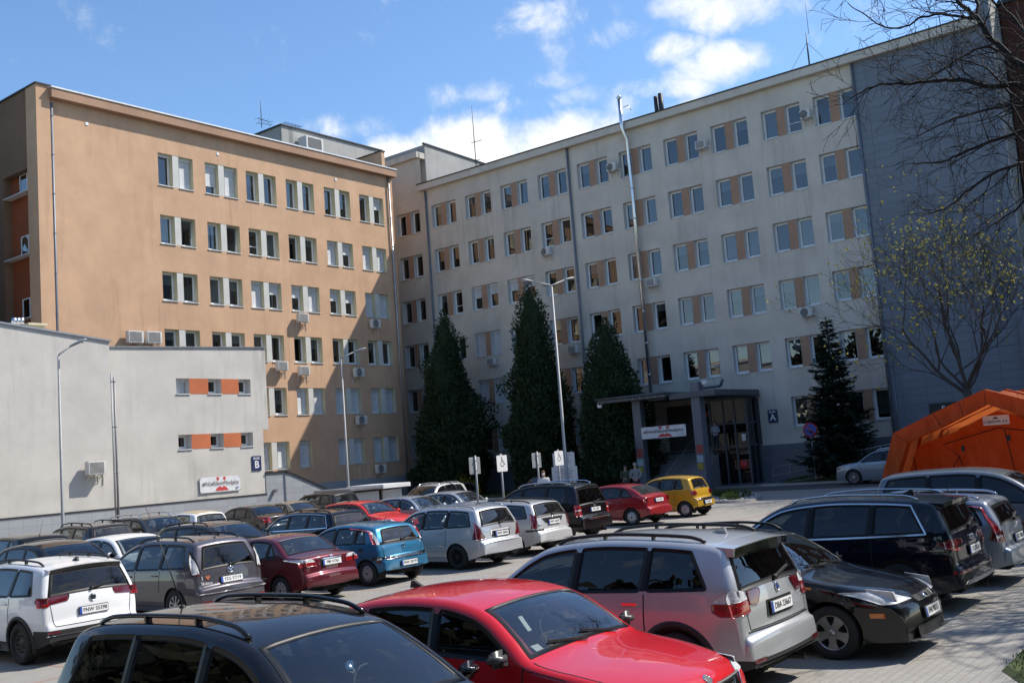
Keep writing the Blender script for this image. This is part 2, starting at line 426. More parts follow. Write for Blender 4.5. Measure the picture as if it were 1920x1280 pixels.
M_ORP = stucco('salmon pier render', (.40, .25, .17), .2)
M_CR = stucco('cream render', (.595, .545, .47), .6, 1.0, (.13, .125, .12))
M_CRG = stucco('weathered grey render', (.40, .39, .37), .95, 1.0, (.09, .09, .09))
M_WH = stucco('white render', (.56, .53, .485), .8, 1.0, (.20, .19, .175))
M_ORX = stucco('orange panel render', (.50, .155, .070), .2)
M_REVY = stucco('pale yellow reveal', (.58, .53, .37), .1)
M_REVG = stucco('pale grey pier', (.58, .57, .53), .1)
M_REVC = stucco('light grey reveal', (.60, .59, .57), .1)
M_BRN = stucco('red brown render', (.085, .034, .026), .4)
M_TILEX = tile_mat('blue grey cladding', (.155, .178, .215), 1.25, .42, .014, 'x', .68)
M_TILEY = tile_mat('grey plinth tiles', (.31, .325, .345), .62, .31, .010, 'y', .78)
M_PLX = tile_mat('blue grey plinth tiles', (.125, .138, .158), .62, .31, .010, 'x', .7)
M_ROOF = simple('roof felt', (.06, .06, .062), .95)
M_ZINC = simple('zinc flashing', (.34, .35, .37), .4, .7)
M_WFLASH = simple('pale flashing', (.62, .62, .62), .45, .2)
M_PIPE = simple('grey downpipe', (.17, .185, .215), .5, .3)
M_STEEL = simple('stainless flue', (.60, .61, .63), .22, .95)
M_PVC = simple('white window frame', (.78, .78, .77), .4)
M_SILL = simple('light window sill', (.58, .58, .57), .5)
M_SHUT = simple('white roller shutter', (.62, .64, .66), .55)
M_BLIND = simple('fabric blind', (.48, .50, .50), .9)
M_BLINDG = simple('warm fabric blind', (.40, .36, .30), .9)
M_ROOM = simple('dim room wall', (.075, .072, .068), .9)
M_WIN = glass('window glass', (.34, .37, .38), 1.72, dirt=.006)
M_AC = simple('air conditioner casing', (.60, .59, .56), .5)
M_ACD = simple('air conditioner grille', (.10, .10, .105), .6)
M_IRON = simple('dark ironwork', (.035, .036, .04), .55, .4)
M_NAVY = simple('navy sign', (.018, .030, .10), .45)
M_WSIGN = simple('white sign', (.72, .72, .72), .5, var=.05)

def facade(mb, fn, u0, u1, z0, z1, holes):
    """wall skin with rectangular openings; fn(u,z) -> point"""
    us = sorted(set([u0, u1]+[h[0] for h in holes]+[h[1] for h in holes])); zs = sorted(set([z0, z1]+[h[2] for h in holes]+[h[3] for h in holes]))
    us = [u for u in us if u0-1e-6 <= u <= u1+1e-6]; zs = [z for z in zs if z0-1e-6 <= z <= z1+1e-6]
    for j in range(len(zs)-1):
        run = None
        for i in range(len(us)-1):
            cu = (us[i]+us[i+1])/2; cz = (zs[j]+zs[j+1])/2
            hole = any(h[0] < cu < h[1] and h[2] < cz < h[3] for h in holes)
            if not hole: mb.quad(fn(us[i], zs[j]), fn(us[i+1], zs[j]), fn(us[i+1], zs[j+1]), fn(us[i], zs[j+1]))

WM = {}
def wmesh(key, f, mats):
    if key not in WM:
        b = MB(); f(b); WM[key] = b.mesh(key[0], mats)
    return WM[key]
def twin_window(parent, loc, rz, w, h, pier, depth, states, mats, flush=.012, split=True):
    """a pair of casements either side of a rendered pier: reveal > frames, panes, sills, blinds"""
    a = (w-pier)/2; D = depth; key = (round(w, 2), round(h, 2), round(pier, 2), mats[0].name)
    def rev(b):
        e = .003
        spans = ((0, a), (a+pier, w)) if pier > 0 else ((0, w),)
        for x0, x1 in spans:
            b.m = 0
            b.quad((x0+e, 0.0, 0), (x0+e, D+.1, 0), (x0+e, D+.1, h), (x0+e, 0.0, h)); b.quad((x1-e, D+.1, 0), (x1-e, 0.0, 0), (x1-e, 0.0, h), (x1-e, D+.1, h))
            b.quad((x0, 0.0, h-e), (x0, D+.1, h-e), (x1, D+.1, h-e), (x1, 0.0, h-e)); b.quad((x0, D+.1, .002), (x0, 0.0, .002), (x1, 0.0, .002), (x1, D+.1, .002))
        if pier > 0:
            b.m = 1; b.box(a, a+pier, flush, D+.1, .0, h)
    win = inst('window', wmesh(('window',)+key, rev, [mats[0], mats[1]]), parent, loc, (0, 0, rz))
    casements = ((0, a), (a+pier, w)) if pier > 0 else ((0, w),)
    for i, (x0, x1) in enumerate(casements):
        stt = states[i % len(states)]
        ww = x1-x0
        def frm(b):
            t = .075; y0, y1 = D-.03, D+.05
            b.box(.004, t, y0, y1, .03, h-.006); b.box(ww-t, ww-.004, y0, y1, .03, h-.006); b.box(t, ww-t, y0, y1, .03, .03+t); b.box(t, ww-t, y0, y1, h-.006-t, h-.006)
            t2 = t+.045; y0 -= .012
            b.box(t-.02, t2, y0, y1-.03, .07, h-t+.02); b.box(ww-t2, ww-t+.02, y0, y1-.03, .07, h-t+.02); b.box(t2, ww-t2, y0, y1-.03, .07, .03+t2); b.box(t2, ww-t2, y0, y1-.03, h-t2, h-t+.02)
            if stt == 'm': b.box(t2, ww-t2, y0+.005, y1-.035, h*.36, h*.36+.035)
        inst('frame', wmesh(('frame',)+key+(round(ww, 2), stt == 'm'), frm, M_PVC), win, (x0, 0, 0))
        def pane(b): b.quad((.08, 0, .07), (ww-.08, 0, .07), (ww-.08, 0, h-.07), (.08, 0, h-.07))
        p = inst('pane', wmesh(('pane',)+key+(round(ww, 2),), pane, M_WIN), win, (x0, D, 0), (random.uniform(-.012, .012), 0, random.uniform(-.012, .012)))
        if stt == 't': p.rotation_euler = (.07, 0, 0); p.location.y = D-.0
        def sill(b): b.box(-.03, ww+.03, -.055, D-.01, -.035, .006)
        inst('sill', wmesh(('sill',)+key+(round(ww, 2),), sill, M_SILL), win, (x0, 0, 0))
        if stt in 'hqc':
            fr = {'h': .42, 'q': .72, 'c': .97}[stt]; fr = clamp(fr+random.uniform(-.06, .03), 0, .97)
            def shut(b):
                b.box(.02, ww-.02, D-.16, D-.035, h-.16, h-.008)
                n = max(2, int(h*fr/.055)); 
                for k in range(n):
                    z1 = h-.15-k*(h-.16)*fr/n; z0 = z1-(h-.16)*fr/n+.006
                    b.add([(.03, D-.075, z0), (ww-.03, D-.075, z0), (ww-.03, D-.075-.012, (z0+z1)/2), (.03, D-.075-.012, (z0+z1)/2), (.03, D-.075, z1), (ww-.03, D-.075, z1)], [(0, 1, 2, 3), (3, 2, 5, 4)])
            b = MB(); shut(b); b.build('roller_shutter', M_SHUT, win, loc=(x0, 0, 0))
        elif stt == 'x':
            b = MB(); b.box(.02, ww-.02, D-.16, D-.035, h-.16, h-.008); b.build('roller_shutter', M_SHUT, win, loc=(x0, 0, 0))
        elif stt in 'bBsg':
            fr = {'b': .40, 'B': .96, 's': .62, 'g': .9}[stt]; fr = clamp(fr+random.uniform(-.12, .04), .1, .96)
            b = MB()
            if stt == 's':
                n = 9
                for k in range(n): b.quad((.06, D+.07, h-.06-(k+.72)*h*fr/n), (ww-.06, D+.07, h-.06-(k+.72)*h*fr/n), (ww-.06, D+.07, h-.06-k*h*fr/n), (.06, D+.07, h-.06-k*h*fr/n))
            else: b.quad((.06, D+.07, h-.06-h*fr*.92), (ww-.06, D+.07, h-.06-h*fr*.92), (ww-.06, D+.07, h-.06), (.06, D+.07, h-.06))
            b.build('blind', M_BLINDG if stt == 'g' else M_BLIND, win, loc=(x0, 0, 0))
    return win

# ------------------------------------------------------------------ apricot wing (faces -Y, in the sun)
YO = 50.4; XO0 = 26.15; XO1 = 52.3
ow = empty('hospital_wing', (0, 0, 0), 0, 'tall apricot rendered wing in the sun behind the low white block', 'building')
cols = [33.28, 36.44, 39.42, 42.55, 45.78, 48.98]
rows = [(19.53, 21.44), (16.12, 17.80), (12.84, 14.52), (9.54, 11.22), (6.24, 7.93), (2.93, 4.60)]
st_o = [['xc', 'qc', 'bo', 'Bb', 'xb', 'xh'], ['Bt', 'bt', 'mB', 'ob', 'ch', 'cc'], ['bo', 'Bb', 'ch', 'hc', 'hh', 'cc'], ['bo', 'ob', 'go', 'ob', 'oo', 'bo'], ['oo', 'oo', 'os', 'cc', 'cc', 'cc'], ['cc', 'cc', 'cc', 'c', 'cc', 'cc']]
holes = []
for r, (z0, z1) in enumerate(rows):
    for c, x in enumerate(cols):
        w = 2.32
        if r == 5 and c == 3: w = 1.0
        holes.append((x, x+w, z0, z1, r, c, w))
b = MB(); facade(b, lambda u, z: (u, YO, z), XO0+.75, XO1, 1.9, 23.2, holes); b.build('wall', M_OR, ow)
for (x0, x1, z0, z1, r, c, w) in holes:
    if w < 2: twin_window(ow, (x0, YO, z0), 0, w, z1-z0, 0, .38, st_o[r][c], (M_REVY, M_REVG))
    else: twin_window(ow, (x0, YO, z0), 0, w, z1-z0, .42, .38, st_o[r][c], (M_REVY, M_REVG))
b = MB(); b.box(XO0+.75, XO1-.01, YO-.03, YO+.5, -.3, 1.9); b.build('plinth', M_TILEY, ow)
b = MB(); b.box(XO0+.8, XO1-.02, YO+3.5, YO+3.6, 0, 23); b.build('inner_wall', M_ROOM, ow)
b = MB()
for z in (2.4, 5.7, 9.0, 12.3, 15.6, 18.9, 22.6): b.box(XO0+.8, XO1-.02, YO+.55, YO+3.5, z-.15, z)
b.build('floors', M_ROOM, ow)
# near end wall (faces -X): a pier, then a recessed strip of windows over terracotta panels
b = MB(); b.box(XO0, XO0+.75, YO-.12, YO+.95, -.3, 23.75); b.build('corner_pier', M_OR, ow)
b = MB(); hol = [(51.35, 54.0, z0, z0+3.35) for z0 in (1.5,)] + [(51.35, 54.0, 4.9, 19.5)]
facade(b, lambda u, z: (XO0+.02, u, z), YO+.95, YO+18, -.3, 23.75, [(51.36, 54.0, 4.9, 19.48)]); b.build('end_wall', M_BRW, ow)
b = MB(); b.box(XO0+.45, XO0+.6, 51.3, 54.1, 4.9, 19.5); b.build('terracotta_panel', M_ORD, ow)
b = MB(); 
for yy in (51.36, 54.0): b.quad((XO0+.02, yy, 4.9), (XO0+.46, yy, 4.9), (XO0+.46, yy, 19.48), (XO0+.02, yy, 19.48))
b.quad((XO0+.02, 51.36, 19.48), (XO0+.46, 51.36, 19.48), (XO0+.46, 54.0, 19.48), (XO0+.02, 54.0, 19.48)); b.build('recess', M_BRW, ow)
for zz in (18.35, 15.0, 11.65, 8.3):
    # low wide window standing proud of the panel
    q = MB(); t = .06; y0, y1, h = 51.42, 53.0, 1.15
    x = XO0+.40
    for (a0, a1, c0, c1) in ((y0, y1, zz, zz+t), (y0, y1, zz+h-t, zz+h), (y0, y0+t, zz+t, zz+h-t), (y1-t, y1, zz+t, zz+h-t), ((y0+y1)/2-.04, (y0+y1)/2+.04, zz+t, zz+h-t)): q.box(x, x+.06, a0, a1, c0, c1)
    f = q.build('window', M_PVC, ow)
    q = MB(); q.quad((x+.03, y1-.05, zz+.05), (x+.03, y0+.05, zz+.05), (x+.03, y0+.05, zz+h-.05), (x+.03, y1-.05, zz+h-.05)); q.build('pane', M_WIN, f)
    q = MB(); q.box(XO0-.04, x, 51.36, 53.98, zz-.06, zz-.01); q.build('sill', M_SILL, f)
# cornice, parapet, roof
b = MB(); b.box(XO0+.70, XO1+.10, YO-.42, YO+.2, 23.12, 23.62); b.build('cornice', M_ORP, ow)
b = MB(); b.box(XO0+.66, XO1+.14, YO-.47, YO+.3, 23.62, 23.70); b.build('cornice_flashing', M_WFLASH, ow)
b = MB(); b.box(XO0-.06, XO0+.9, YO-.2, YO+18, 23.75, 23.83); b.build('end_flashing', M_IRON, ow)
b = MB(); b.box(XO0+.1, XO1, YO+.1, YO+17.9, 23.2, 23.5); b.build('roof', M_ROOF, ow)
b = MB(); b.box(XO1-.2, XO1-.0, YO+.3, YO+17.9, -.3, 23.4); b.box(XO0+.1, XO1, YO+17.8, YO+17.95, -.3, 23.4); b.build('back_wall', M_OR, ow)
b = MB(); b.box(51.80, 52.1, 50.75, 56.5, 23.5, 25.1); b.add([], []); b.build('roof_upstand', M_OR, ow)
b = MB(); b.box(51.74, 52.16, 50.7, 56.6, 25.1, 25.18); b.build('upstand_flashing', M_IRON, ow)
for z, xx in ((22.2, 29.0), (22.1, 37.4), (22.1, 46.9)):
    b = MB(); b.bbox(xx-.09, xx+.09, YO-.03, YO+.02, z-.09, z+.09, .01); b.build('wall_plate', M_WSIGN, ow)
# rooftop plant room
b = MB(); b.box(46.3, 56.2, 55, 62, 23.4, 27.0); rr = b.build('plant_room', M_CRG, ow); b = MB(); b.box(46.2, 56.25, 54.9, 62.1, 27.0, 27.1); b.build('plant_room_flashing', M_IRON, rr)

def downpipe(parent, x, y, z0, z1, r=.06, mat=None, joints=True, cat=False):
    b = MB(); b.tube([(x, y, z0), (x, y, z1)], r, 10)
    if joints:
        z = z0+1.2
        while z < z1: b.tube([(x, y, z-.03), (x, y, z+.03)], r+.012, 10); z += 2.1
    return b.build('downpipe', mat or M_PIPE, parent)
downpipe(ow, 26.99, YO-.10, 0, 22.9, .065); downpipe(ow, 51.85, YO-.12, 0, 23.1, .065, M_ZINC)

# ------------------------------------------------------------------ cream main block (faces -X, in shade)
XC = 56.3; YC0 = 11.3; YC1 = 51.2
cb = empty('hospital_block', (0, 0, 0), 0, 'long cream six storey main block in shade with paired windows', 'building')
yl = [50.32-3.313*k for k in range(10)]; yl[9] = 20.62
crow = [(19.93-3.375*k, 21.66-3.375*k) for k in range(6)]
holes = []
for k, y in enumerate(yl):
    for r, (z0, z1) in enumerate(crow):
        if r == 5 and k in (5, 6, 7): continue
        holes.append((y-2.40, y, z0, z1, r, k))
for r, (z0, z1) in enumerate(crow):
    holes.append((51.25+.35, 51.25+2.75, z0-.02, z1-.02, r, 99)); holes.append((54.95, 57.3, z0-.02, z1-.02, r, 98))
random.seed(21)
b = MB(); facade(b, lambda u, z: (XC, u, z), 18.0, YC1, 2.15, 22.95, [h for h in holes if h[5] < 90])
facade(b, lambda u, z: (XC+.05, u, z), YC1, 70, 2.15, 26.0, [h for h in holes if h[5] >= 90]); b.build('wall', M_CR, cb)
cst = [['bo', 'bb', 'BB', 'bo', 'bo', 'oB', 'oo', 'ob', 'Bm', 'oo'], ['oo', 'oo', 'oo', 'mo', 'oo', 'BB', 'oo', 'bo', 'bb', 'bo'], ['bm', 'hh', 'hh', 'oo', 'bo', 'bo', 'bb', 'BB', 'oB', 'bB'], ['oo', 'cc', 'oo', 'oo', 'oo', 'ob', 'oo', 'bb', 'bB', 'oB'], ['oo', 'cc', 'oo', 'oo', 'oo', 'Bo', 'bm', 'bo', 'bo', 'oo'], ['oo', 'oo', 'oo', 'oo', 'oo', 'oo', 'oo', 'oo', 'gB', 'og']]
for (y0, y1, z0, z1, r, k) in holes:
    s_ = cst[r][k] if k < 90 else 'oo'
    twin_window(cb, (XC+(.05 if k >= 90 else 0), y1, z0), -pi/2, y1-y0, z1-z0, .52, .34, s_, (M_REVC, M_ORP), .03)
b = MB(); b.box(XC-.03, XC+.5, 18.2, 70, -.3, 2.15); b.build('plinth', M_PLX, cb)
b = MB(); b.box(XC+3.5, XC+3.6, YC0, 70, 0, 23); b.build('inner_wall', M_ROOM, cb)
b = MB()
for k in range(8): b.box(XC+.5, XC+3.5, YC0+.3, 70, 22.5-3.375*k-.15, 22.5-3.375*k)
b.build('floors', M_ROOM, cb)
b = MB(); b.box(XC-.40, XC+.3, YC0+.05, YC1+.05, 22.92, 23.38); b.build('cornice', M_CR, cb)
b = MB(); b.box(XC-.46, XC+.4, YC0, YC1+.1, 23.38, 23.45); b.build('cornice_flashing', M_IRON, cb)
b = MB(); b.box(XC+.1, XC+14, YC0, YC1, 22.9, 23.3); b.build('roof', M_ROOF, cb)
b = MB(); b.box(XC+.2, XC+13.9, YC0+.1, YC0+.3, -.3, 23.2); b.box(XC+13.8, XC+14, YC0, 70, -.3, 26); b.box(XC+.1, XC+14, 69.8, 70, -.3, 26); b.build('back_wall', M_CR, cb)
# taller part behind the corner: weathered wall facing -Y with a sloping top
b = MB(); b.add([(57.0, YC1+.02, 23.2), (71, YC1+.02, 23.2), (71, YC1+.02, 26.2), (57.0, YC1+.02, 26.75)], [(0, 1, 2, 3)]); b.add([(57.0, YC1+.02, 23.2), (57, YC1+.02, 26.75), (57, 70, 26.75), (57, 70, 23.2)], [(0, 1, 2, 3)]); b.build('tower_wall', M_CRG, cb)
b = MB(); b.add([(56.85, YC1-.06, 26.75), (71, YC1-.06, 26.2), (71, YC1+.12, 26.2), (56.85, YC1+.12, 26.75), (56.85, YC1-.06, 26.87), (71, YC1-.06, 26.32), (71, YC1+.12, 26.32), (56.85, YC1+.12, 26.87)], [(0, 1, 5, 4), (4, 5, 6, 7), (1, 2, 6, 5), (2, 3, 7, 6), (3, 0, 4, 7), (3, 2, 1, 0)]); b.build('tower_flashing', M_IRON, cb)
b = MB(); b.box(XC-.25, 57.0, YC1+.05, 70, 25.6, 26.05); b.build('tower_cornice', M_CR, cb)
b = MB(); b.box(XC, 57.1, YC1+.2, 70, 26.05, 26.12); b.box(57, 71, YC1+.2, 70, 26.0, 26.1); b.build('tower_roof', M_ROOF, cb)
# blue grey clad staircase bay at the right-hand end, with its fin
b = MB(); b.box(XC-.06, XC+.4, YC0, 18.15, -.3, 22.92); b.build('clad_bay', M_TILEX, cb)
b = MB(); b.box(XC-.35, XC+1.3, YC0-.45, YC0+.06, -.3, 24.3); b.build('clad_fin', M_TILEX, cb)
b = MB(); b.box(XC-.34, XC+14, YC0-.50, YC0-.45, -.3, 24.2); b.build('end_wall', M_CRG, cb)
b = MB(); b.box(XC-.40, XC+14, YC0-.55, YC0+.1, 24.3, 24.38); b.build('fin_flashing', M_IRON, cb)
for y, z1, z0 in ((50.75, 22.85, 0), (37.68, 22.9, 0), (18.17, 22.9, 0), (17.9, 7.0, 0)): downpipe(cb, XC-.12, y, z0, z1, .075 if y != 17.9 else .05)
# stainless flue: cranked at the eaves
b = MB(); b.tube([(XC-.30, 32.75, 3.2), (XC-.30, 32.80, 19), (XC-.32, 32.85, 22.2), (XC-.60, 32.95, 22.9), (XC-.60, 32.97, 24.9)], .12, 14)
for z in (5, 7, 9, 11, 13, 15, 17, 19): b.tube([(XC-.30, 32.75, z), (XC-.30, 32.75, z+.08)], .135, 14)
b.lathe([(.0, .28), (.2, .12), (.12, .0)], 14, Matrix.Translation((XC-.60, 32.97, 24.9))); b.tube([(XC-.48, 32.97, 24.3), (XC-.2, 32.6, 24.5), (XC-.2, 32.4, 24.1)], .03, 6)
tag(b.build('flue_pipe', M_STEEL), 'shiny stainless flue climbing the cream facade past the eaves', 'flue')
for yy in (31.0, 30.72):
    pass
b = MB(); b.tube([(XC+1.0, 31.2, 23.2), (XC+1.0, 31.2, 24.95)], .14, 10); b.tube([(XC+1.0, 30.85, 23.2), (XC+1.0, 30.85, 25.05)], .16, 10); b.bbox(XC+.75, XC+1.25, 30.6, 31.4, 23.2, 23.5, .02)
tag(b.build('roof_vent', M_IRON), 'short black twin vent on the cream roof right of the flue', 'roof vent')

# ------------------------------------------------------------------ red brown block beyond
rb = empty('brown_building', (0, 0, 0), 0, 'red brown building at the right edge behind bare branches', 'building')
holes = [(y, y+1.9, z, z+1.7) for y in (6.6, 2.6, -1.6, -6) for z in (2.6, 6.2, 9.8, 13.4, 17, 20.4)]
b = MB(); facade(b, lambda u, z: (58.0, u, z), -24, 10.7, -.3, 24.3, holes); b.box(58.1, 74, 10.6, 10.7, -.3, 24.3); b.box(58.1, 74, -24, -23.9, -.3, 24.3); b.build('wall', M_BRN, rb)
b = MB(); b.box(57.8, 74, -24, 10.75, 24.3, 24.5); b.build('roof', M_IRON, rb)
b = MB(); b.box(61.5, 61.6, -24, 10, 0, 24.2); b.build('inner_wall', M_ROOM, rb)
for h in holes: twin_window(rb, (58.0, h[1], h[2]), -pi/2, 1.9, 1.7, .3, .2, 'ob', (M_REVC, M_BRN), .02)

# ------------------------------------------------------------------ low white block B (faces -Y)
YW = 44.0
wb = empty('low_block', (0, 0, 0), 0, 'low white rendered block with small square windows and orange panels', 'building')
wr = [(29.62, 31.08, 32.80), ]
holes = []
for z0, z1 in ((6.93, 7.70), (4.20, 4.92)):
    for u0, u1 in ((331, 355.5), (391, 415.5), (448, 470.5)): holes.append((px(u0, 740, Y=YW).x, px(u1, 740, Y=YW).x, z0, z1))
HX = sorted(set((h[0], h[1]) for h in holes))
b = MB(); facade(b, lambda u, z: (u, YW, z), 25.9, 35.1, 5.04, 9.1, holes); facade(b, lambda u, z: (u, YW, z), 25.9, 34.72, 1.66, 5.04, holes); b.build('wall', M_WH, wb)
b = MB(); b.box(11.0, 25.92, YW-.28, YW+6.2, 1.66, 9.1); b.add([(11.0, YW-.28, 9.1), (25.92, YW-.28, 9.1), (25.92, YW-.28, 9.32), (11.0, YW-.28, 11.06), (11.0, YW+6.2, 9.1), (25.92, YW+6.2, 9.1), (25.92, YW+6.2, 9.32), (11.0, YW+6.2, 11.06)], [(0, 1, 2, 3), (1, 5, 6, 2), (5, 4, 7, 6), (4, 0, 3, 7), (3, 2, 6, 7)]); b.build('near_wall', M_WH, wb)
b = MB(); b.add([(25.93, YW, 9.1), (35.1, YW, 9.1), (35.1, YW, 9.38), (25.93, YW, 9.1), (25.93, YW+.25, 9.1), (35.1, YW+.25, 9.1), (35.1, YW+.25, 9.38)], [(0, 1, 2), (1, 5, 6, 2), (0, 2, 6, 4)]); b.box(35.0, 35.1, YW+.25, YO, 5.04, 9.2); b.box(34.6, 34.72, YW+.01, YO, -.3, 5.04); b.quad((34.72, YW, 5.04), (35.1, YW, 5.04), (35.1, YO, 5.04), (34.72, YO, 5.04)); b.build('side_wall', M_WH, wb)
b = MB(); b.add([(25.96, YW-.07, 9.1), (35.16, YW-.07, 9.39), (35.16, YW+.35, 9.39), (25.96, YW+.35, 9.1), (25.96, YW-.07, 9.16), (35.16, YW-.07, 9.45), (35.16, YW+.35, 9.45), (25.96, YW+.35, 9.16)], [(0, 1, 5, 4), (1, 2, 6, 5), (2, 3, 7, 6), (3, 0, 4, 7), (4, 5, 6, 7), (3, 2, 1, 0)]); b.build('parapet_flashing', M_ZINC, wb)
b = MB(); b.add([(10.9, YW-.36, 11.07), (25.99, YW-.36, 9.32), (25.99, YW+.1, 9.32), (10.9, YW+.1, 11.07), (10.9, YW-.36, 11.15), (25.99, YW-.36, 9.40), (25.99, YW+.1, 9.40), (10.9, YW+.1, 11.15)], [(0, 1, 5, 4), (1, 2, 6, 5), (2, 3, 7, 6), (3, 0, 4, 7), (4, 5, 6, 7), (3, 2, 1, 0)]); b.build('parapet_flashing', M_ZINC, wb)
b = MB(); b.box(26.0, 35.0, YW+.3, YO-.03, 8.75, 8.95); b.build('roof', M_ROOF, wb)
b = MB(); b.box(26.2, 34.5, YW+2.5, YW+2.6, 1.7, 8.7); b.box(26.2, 34.5, YW+.3, YW+2.5, 5.5, 5.6); b.build('inner_wall', M_ROOM, wb)
b = MB(); b.box(11.0, 25.92, YW-.31, YW+6.2, -.3, 1.66); b.box(25.92, 34.72, YW-.035, YW+1, -.3, 1.66); b.build('plinth', M_TILEY, wb)
b = MB(); b.box(11.0, 25.94, YW-.335, YW-.2, 1.63, 1.70); b.box(25.94, 34.76, YW-.06, YW+.05, 1.63, 1.70); b.build('plinth_flashing', M_IRON, wb)
for (x0, x1, z0, z1) in holes: twin_window(wb, (x0, YW, z0), 0, x1-x0, z1-z0, 0, .46, 'c' if (x0 < 30 and z0 > 6) else 'o', (M_REVC, M_REVC))
for z0, z1 in ((6.93, 7.70), (4.20, 4.92)):
    for x0, x1 in ((HX[0][1], HX[1][0]), (HX[1][1], HX[2][0])):
        b = MB(); b.box(x0, x1, YW-.012, YW+.1, z0, z1); b.build('orange_panel', M_ORX, wb)
M_PIPE2 = simple('mid grey downpipe', (.25, .26, .28), .55, .2)
downpipe(wb, 26.05, YW-.12, 0, 7.9, .06, M_PIPE2); downpipe(wb, 26.22, YW-.10, 0, 7.7, .05, M_PIPE2)
# ramp wall running on from it
b = MB(); P = [(34.73, -.3), (38.75, -.3), (38.75, 1.65), (36.35, 2.62), (35.9, 2.72), (34.73, 2.72)]; b.prism(P, 'y', YW-.035, YW+.25)
rw_ = tag(b.build('ramp_wall', M_TILEY), 'grey tiled ramp wall stepping down beside the white block', 'wall')
b = MB(); P = [(34.72, 2.72), (35.92, 2.72), (36.37, 2.62), (38.85, 1.62), (38.85, 1.70), (36.40, 2.70), (35.94, 2.80), (34.72, 2.80)]; b.prism(P, 'y', YW-.10, YW+.32); b.build('coping', M_IRON, rw_)
for xx, zz in ((35.2, 1.75), (37.3, 1.30)):
    b = MB(); b.bbox(xx-.10, xx+.10, YW-.28, YW-.03, zz-.04, zz+.12, .03); b.build('wall_lamp', M_ZINC, rw_)
# wall lamp basement door in apricot plinth
b = MB(); b.bbox(41.0, 42.1, YO-.06, YO+.02, .1, 1.7, .01); b.build('basement_door', M_PVC, ow); b = MB(); b.bbox(41.3, 41.85, YO-.075, YO-.05, .7, 1.5, .01); b.build('door_pane', M_ACD, ow); b = MB(); b.bbox(40.6, 40.95, YO-.07, YO, 1.1, 1.6, .01); b.build('meter_box', M_ORX, ow)
# ================================================================== CARS
def pchip(pts):
    n = len(pts); xs = [p[0] for p in pts]; ys = [p[1] for p in pts]
    h = [xs[i+1]-xs[i] for i in range(n-1)]; d = [(ys[i+1]-ys[i])/h[i] for i in range(n-1)]
    m = [0]*n; m[0] = d[0]; m[-1] = d[-1]
    for i in range(1, n-1):
        if d[i-1]*d[i] <= 0: m[i] = 0
        else:
            w1 = 2*h[i]+h[i-1]; w2 = h[i]+2*h[i-1]; m[i] = (w1+w2)/(w1/d[i-1]+w2/d[i])
    def f(x):
        if x <= xs[0]: return ys[0]
        if x >= xs[-1]: return ys[-1]
        lo, hi = 0, n-1
        while hi-lo > 1:
            k = (lo+hi)//2
            if xs[k] <= x: lo = k
            else: hi = k
        t = (x-xs[lo])/h[lo]; t2 = t*t; t3 = t2*t
        return (2*t3-3*t2+1)*ys[lo]+(t3-2*t2+t)*h[lo]*m[lo]+(-2*t3+3*t2)*ys[hi]+(t3-t2)*h[lo]*m[hi]
    return f

def inpoly(p, poly):
    x, y = p; c = False; n = len(poly); j = n-1
    for i in range(n):
        xi, yi = poly[i]; xj, yj = poly[j]
        if (yi > y) != (yj > y) and x < (xj-xi)*(y-yi)/(yj-yi)+xi: c = not c
        j = i
    return c

def area2(poly):
    return sum(poly[i][0]*poly[(i+1) % len(poly)][1]-poly[(i+1) % len(poly)][0]*poly[i][1] for i in range(len(poly)))/2

def inset(poly, d):
    n = len(poly); sg = 1 if area2(poly) > 0 else -1; out = []
    for i in range(n):
        a = Vector(poly[i-1]); b = Vector(poly[i]); c = Vector(poly[(i+1) % n])
        e1 = (b-a); e2 = (c-b)
        if e1.length < 1e-7 or e2.length < 1e-7: out.append(tuple(b)); continue
        e1.normalize(); e2.normalize()
        n1 = Vector((-e1.y, e1.x))*sg; n2 = Vector((-e2.y, e2.x))*sg
        k = n1+n2
        k = k/max(k.length_squared/2, .5)
        q = b+k*d; out.append((q.x, q.y))
    return out

def roundpoly(poly, r, n=4):
    """round the corners of a polygon"""
    out = []; N = len(poly)
    for i in range(N):
        a = Vector(poly[i-1]); b = Vector(poly[i]); c = Vector(poly[(i+1) % N])
        u = a-b; v = c-b; rr = min(r, u.length*.45, v.length*.45)
        p = b+u.normalized()*rr; q = b+v.normalized()*rr
        for k in range(n+1):
            t = k/n; z = (1-t)**2*p+2*t*(1-t)*b+t*t*q; out.append((z.x, z.y))
    return out

def resample(poly, step):
    out = []; N = len(poly)
    for i in range(N):
        a = Vector(poly[i]); b = Vector(poly[(i+1) % N]); k = max(1, int((b-a).length/step))
        for j in range(k):
            p = a+(b-a)*(j/k); out.append((p.x, p.y))
    return out

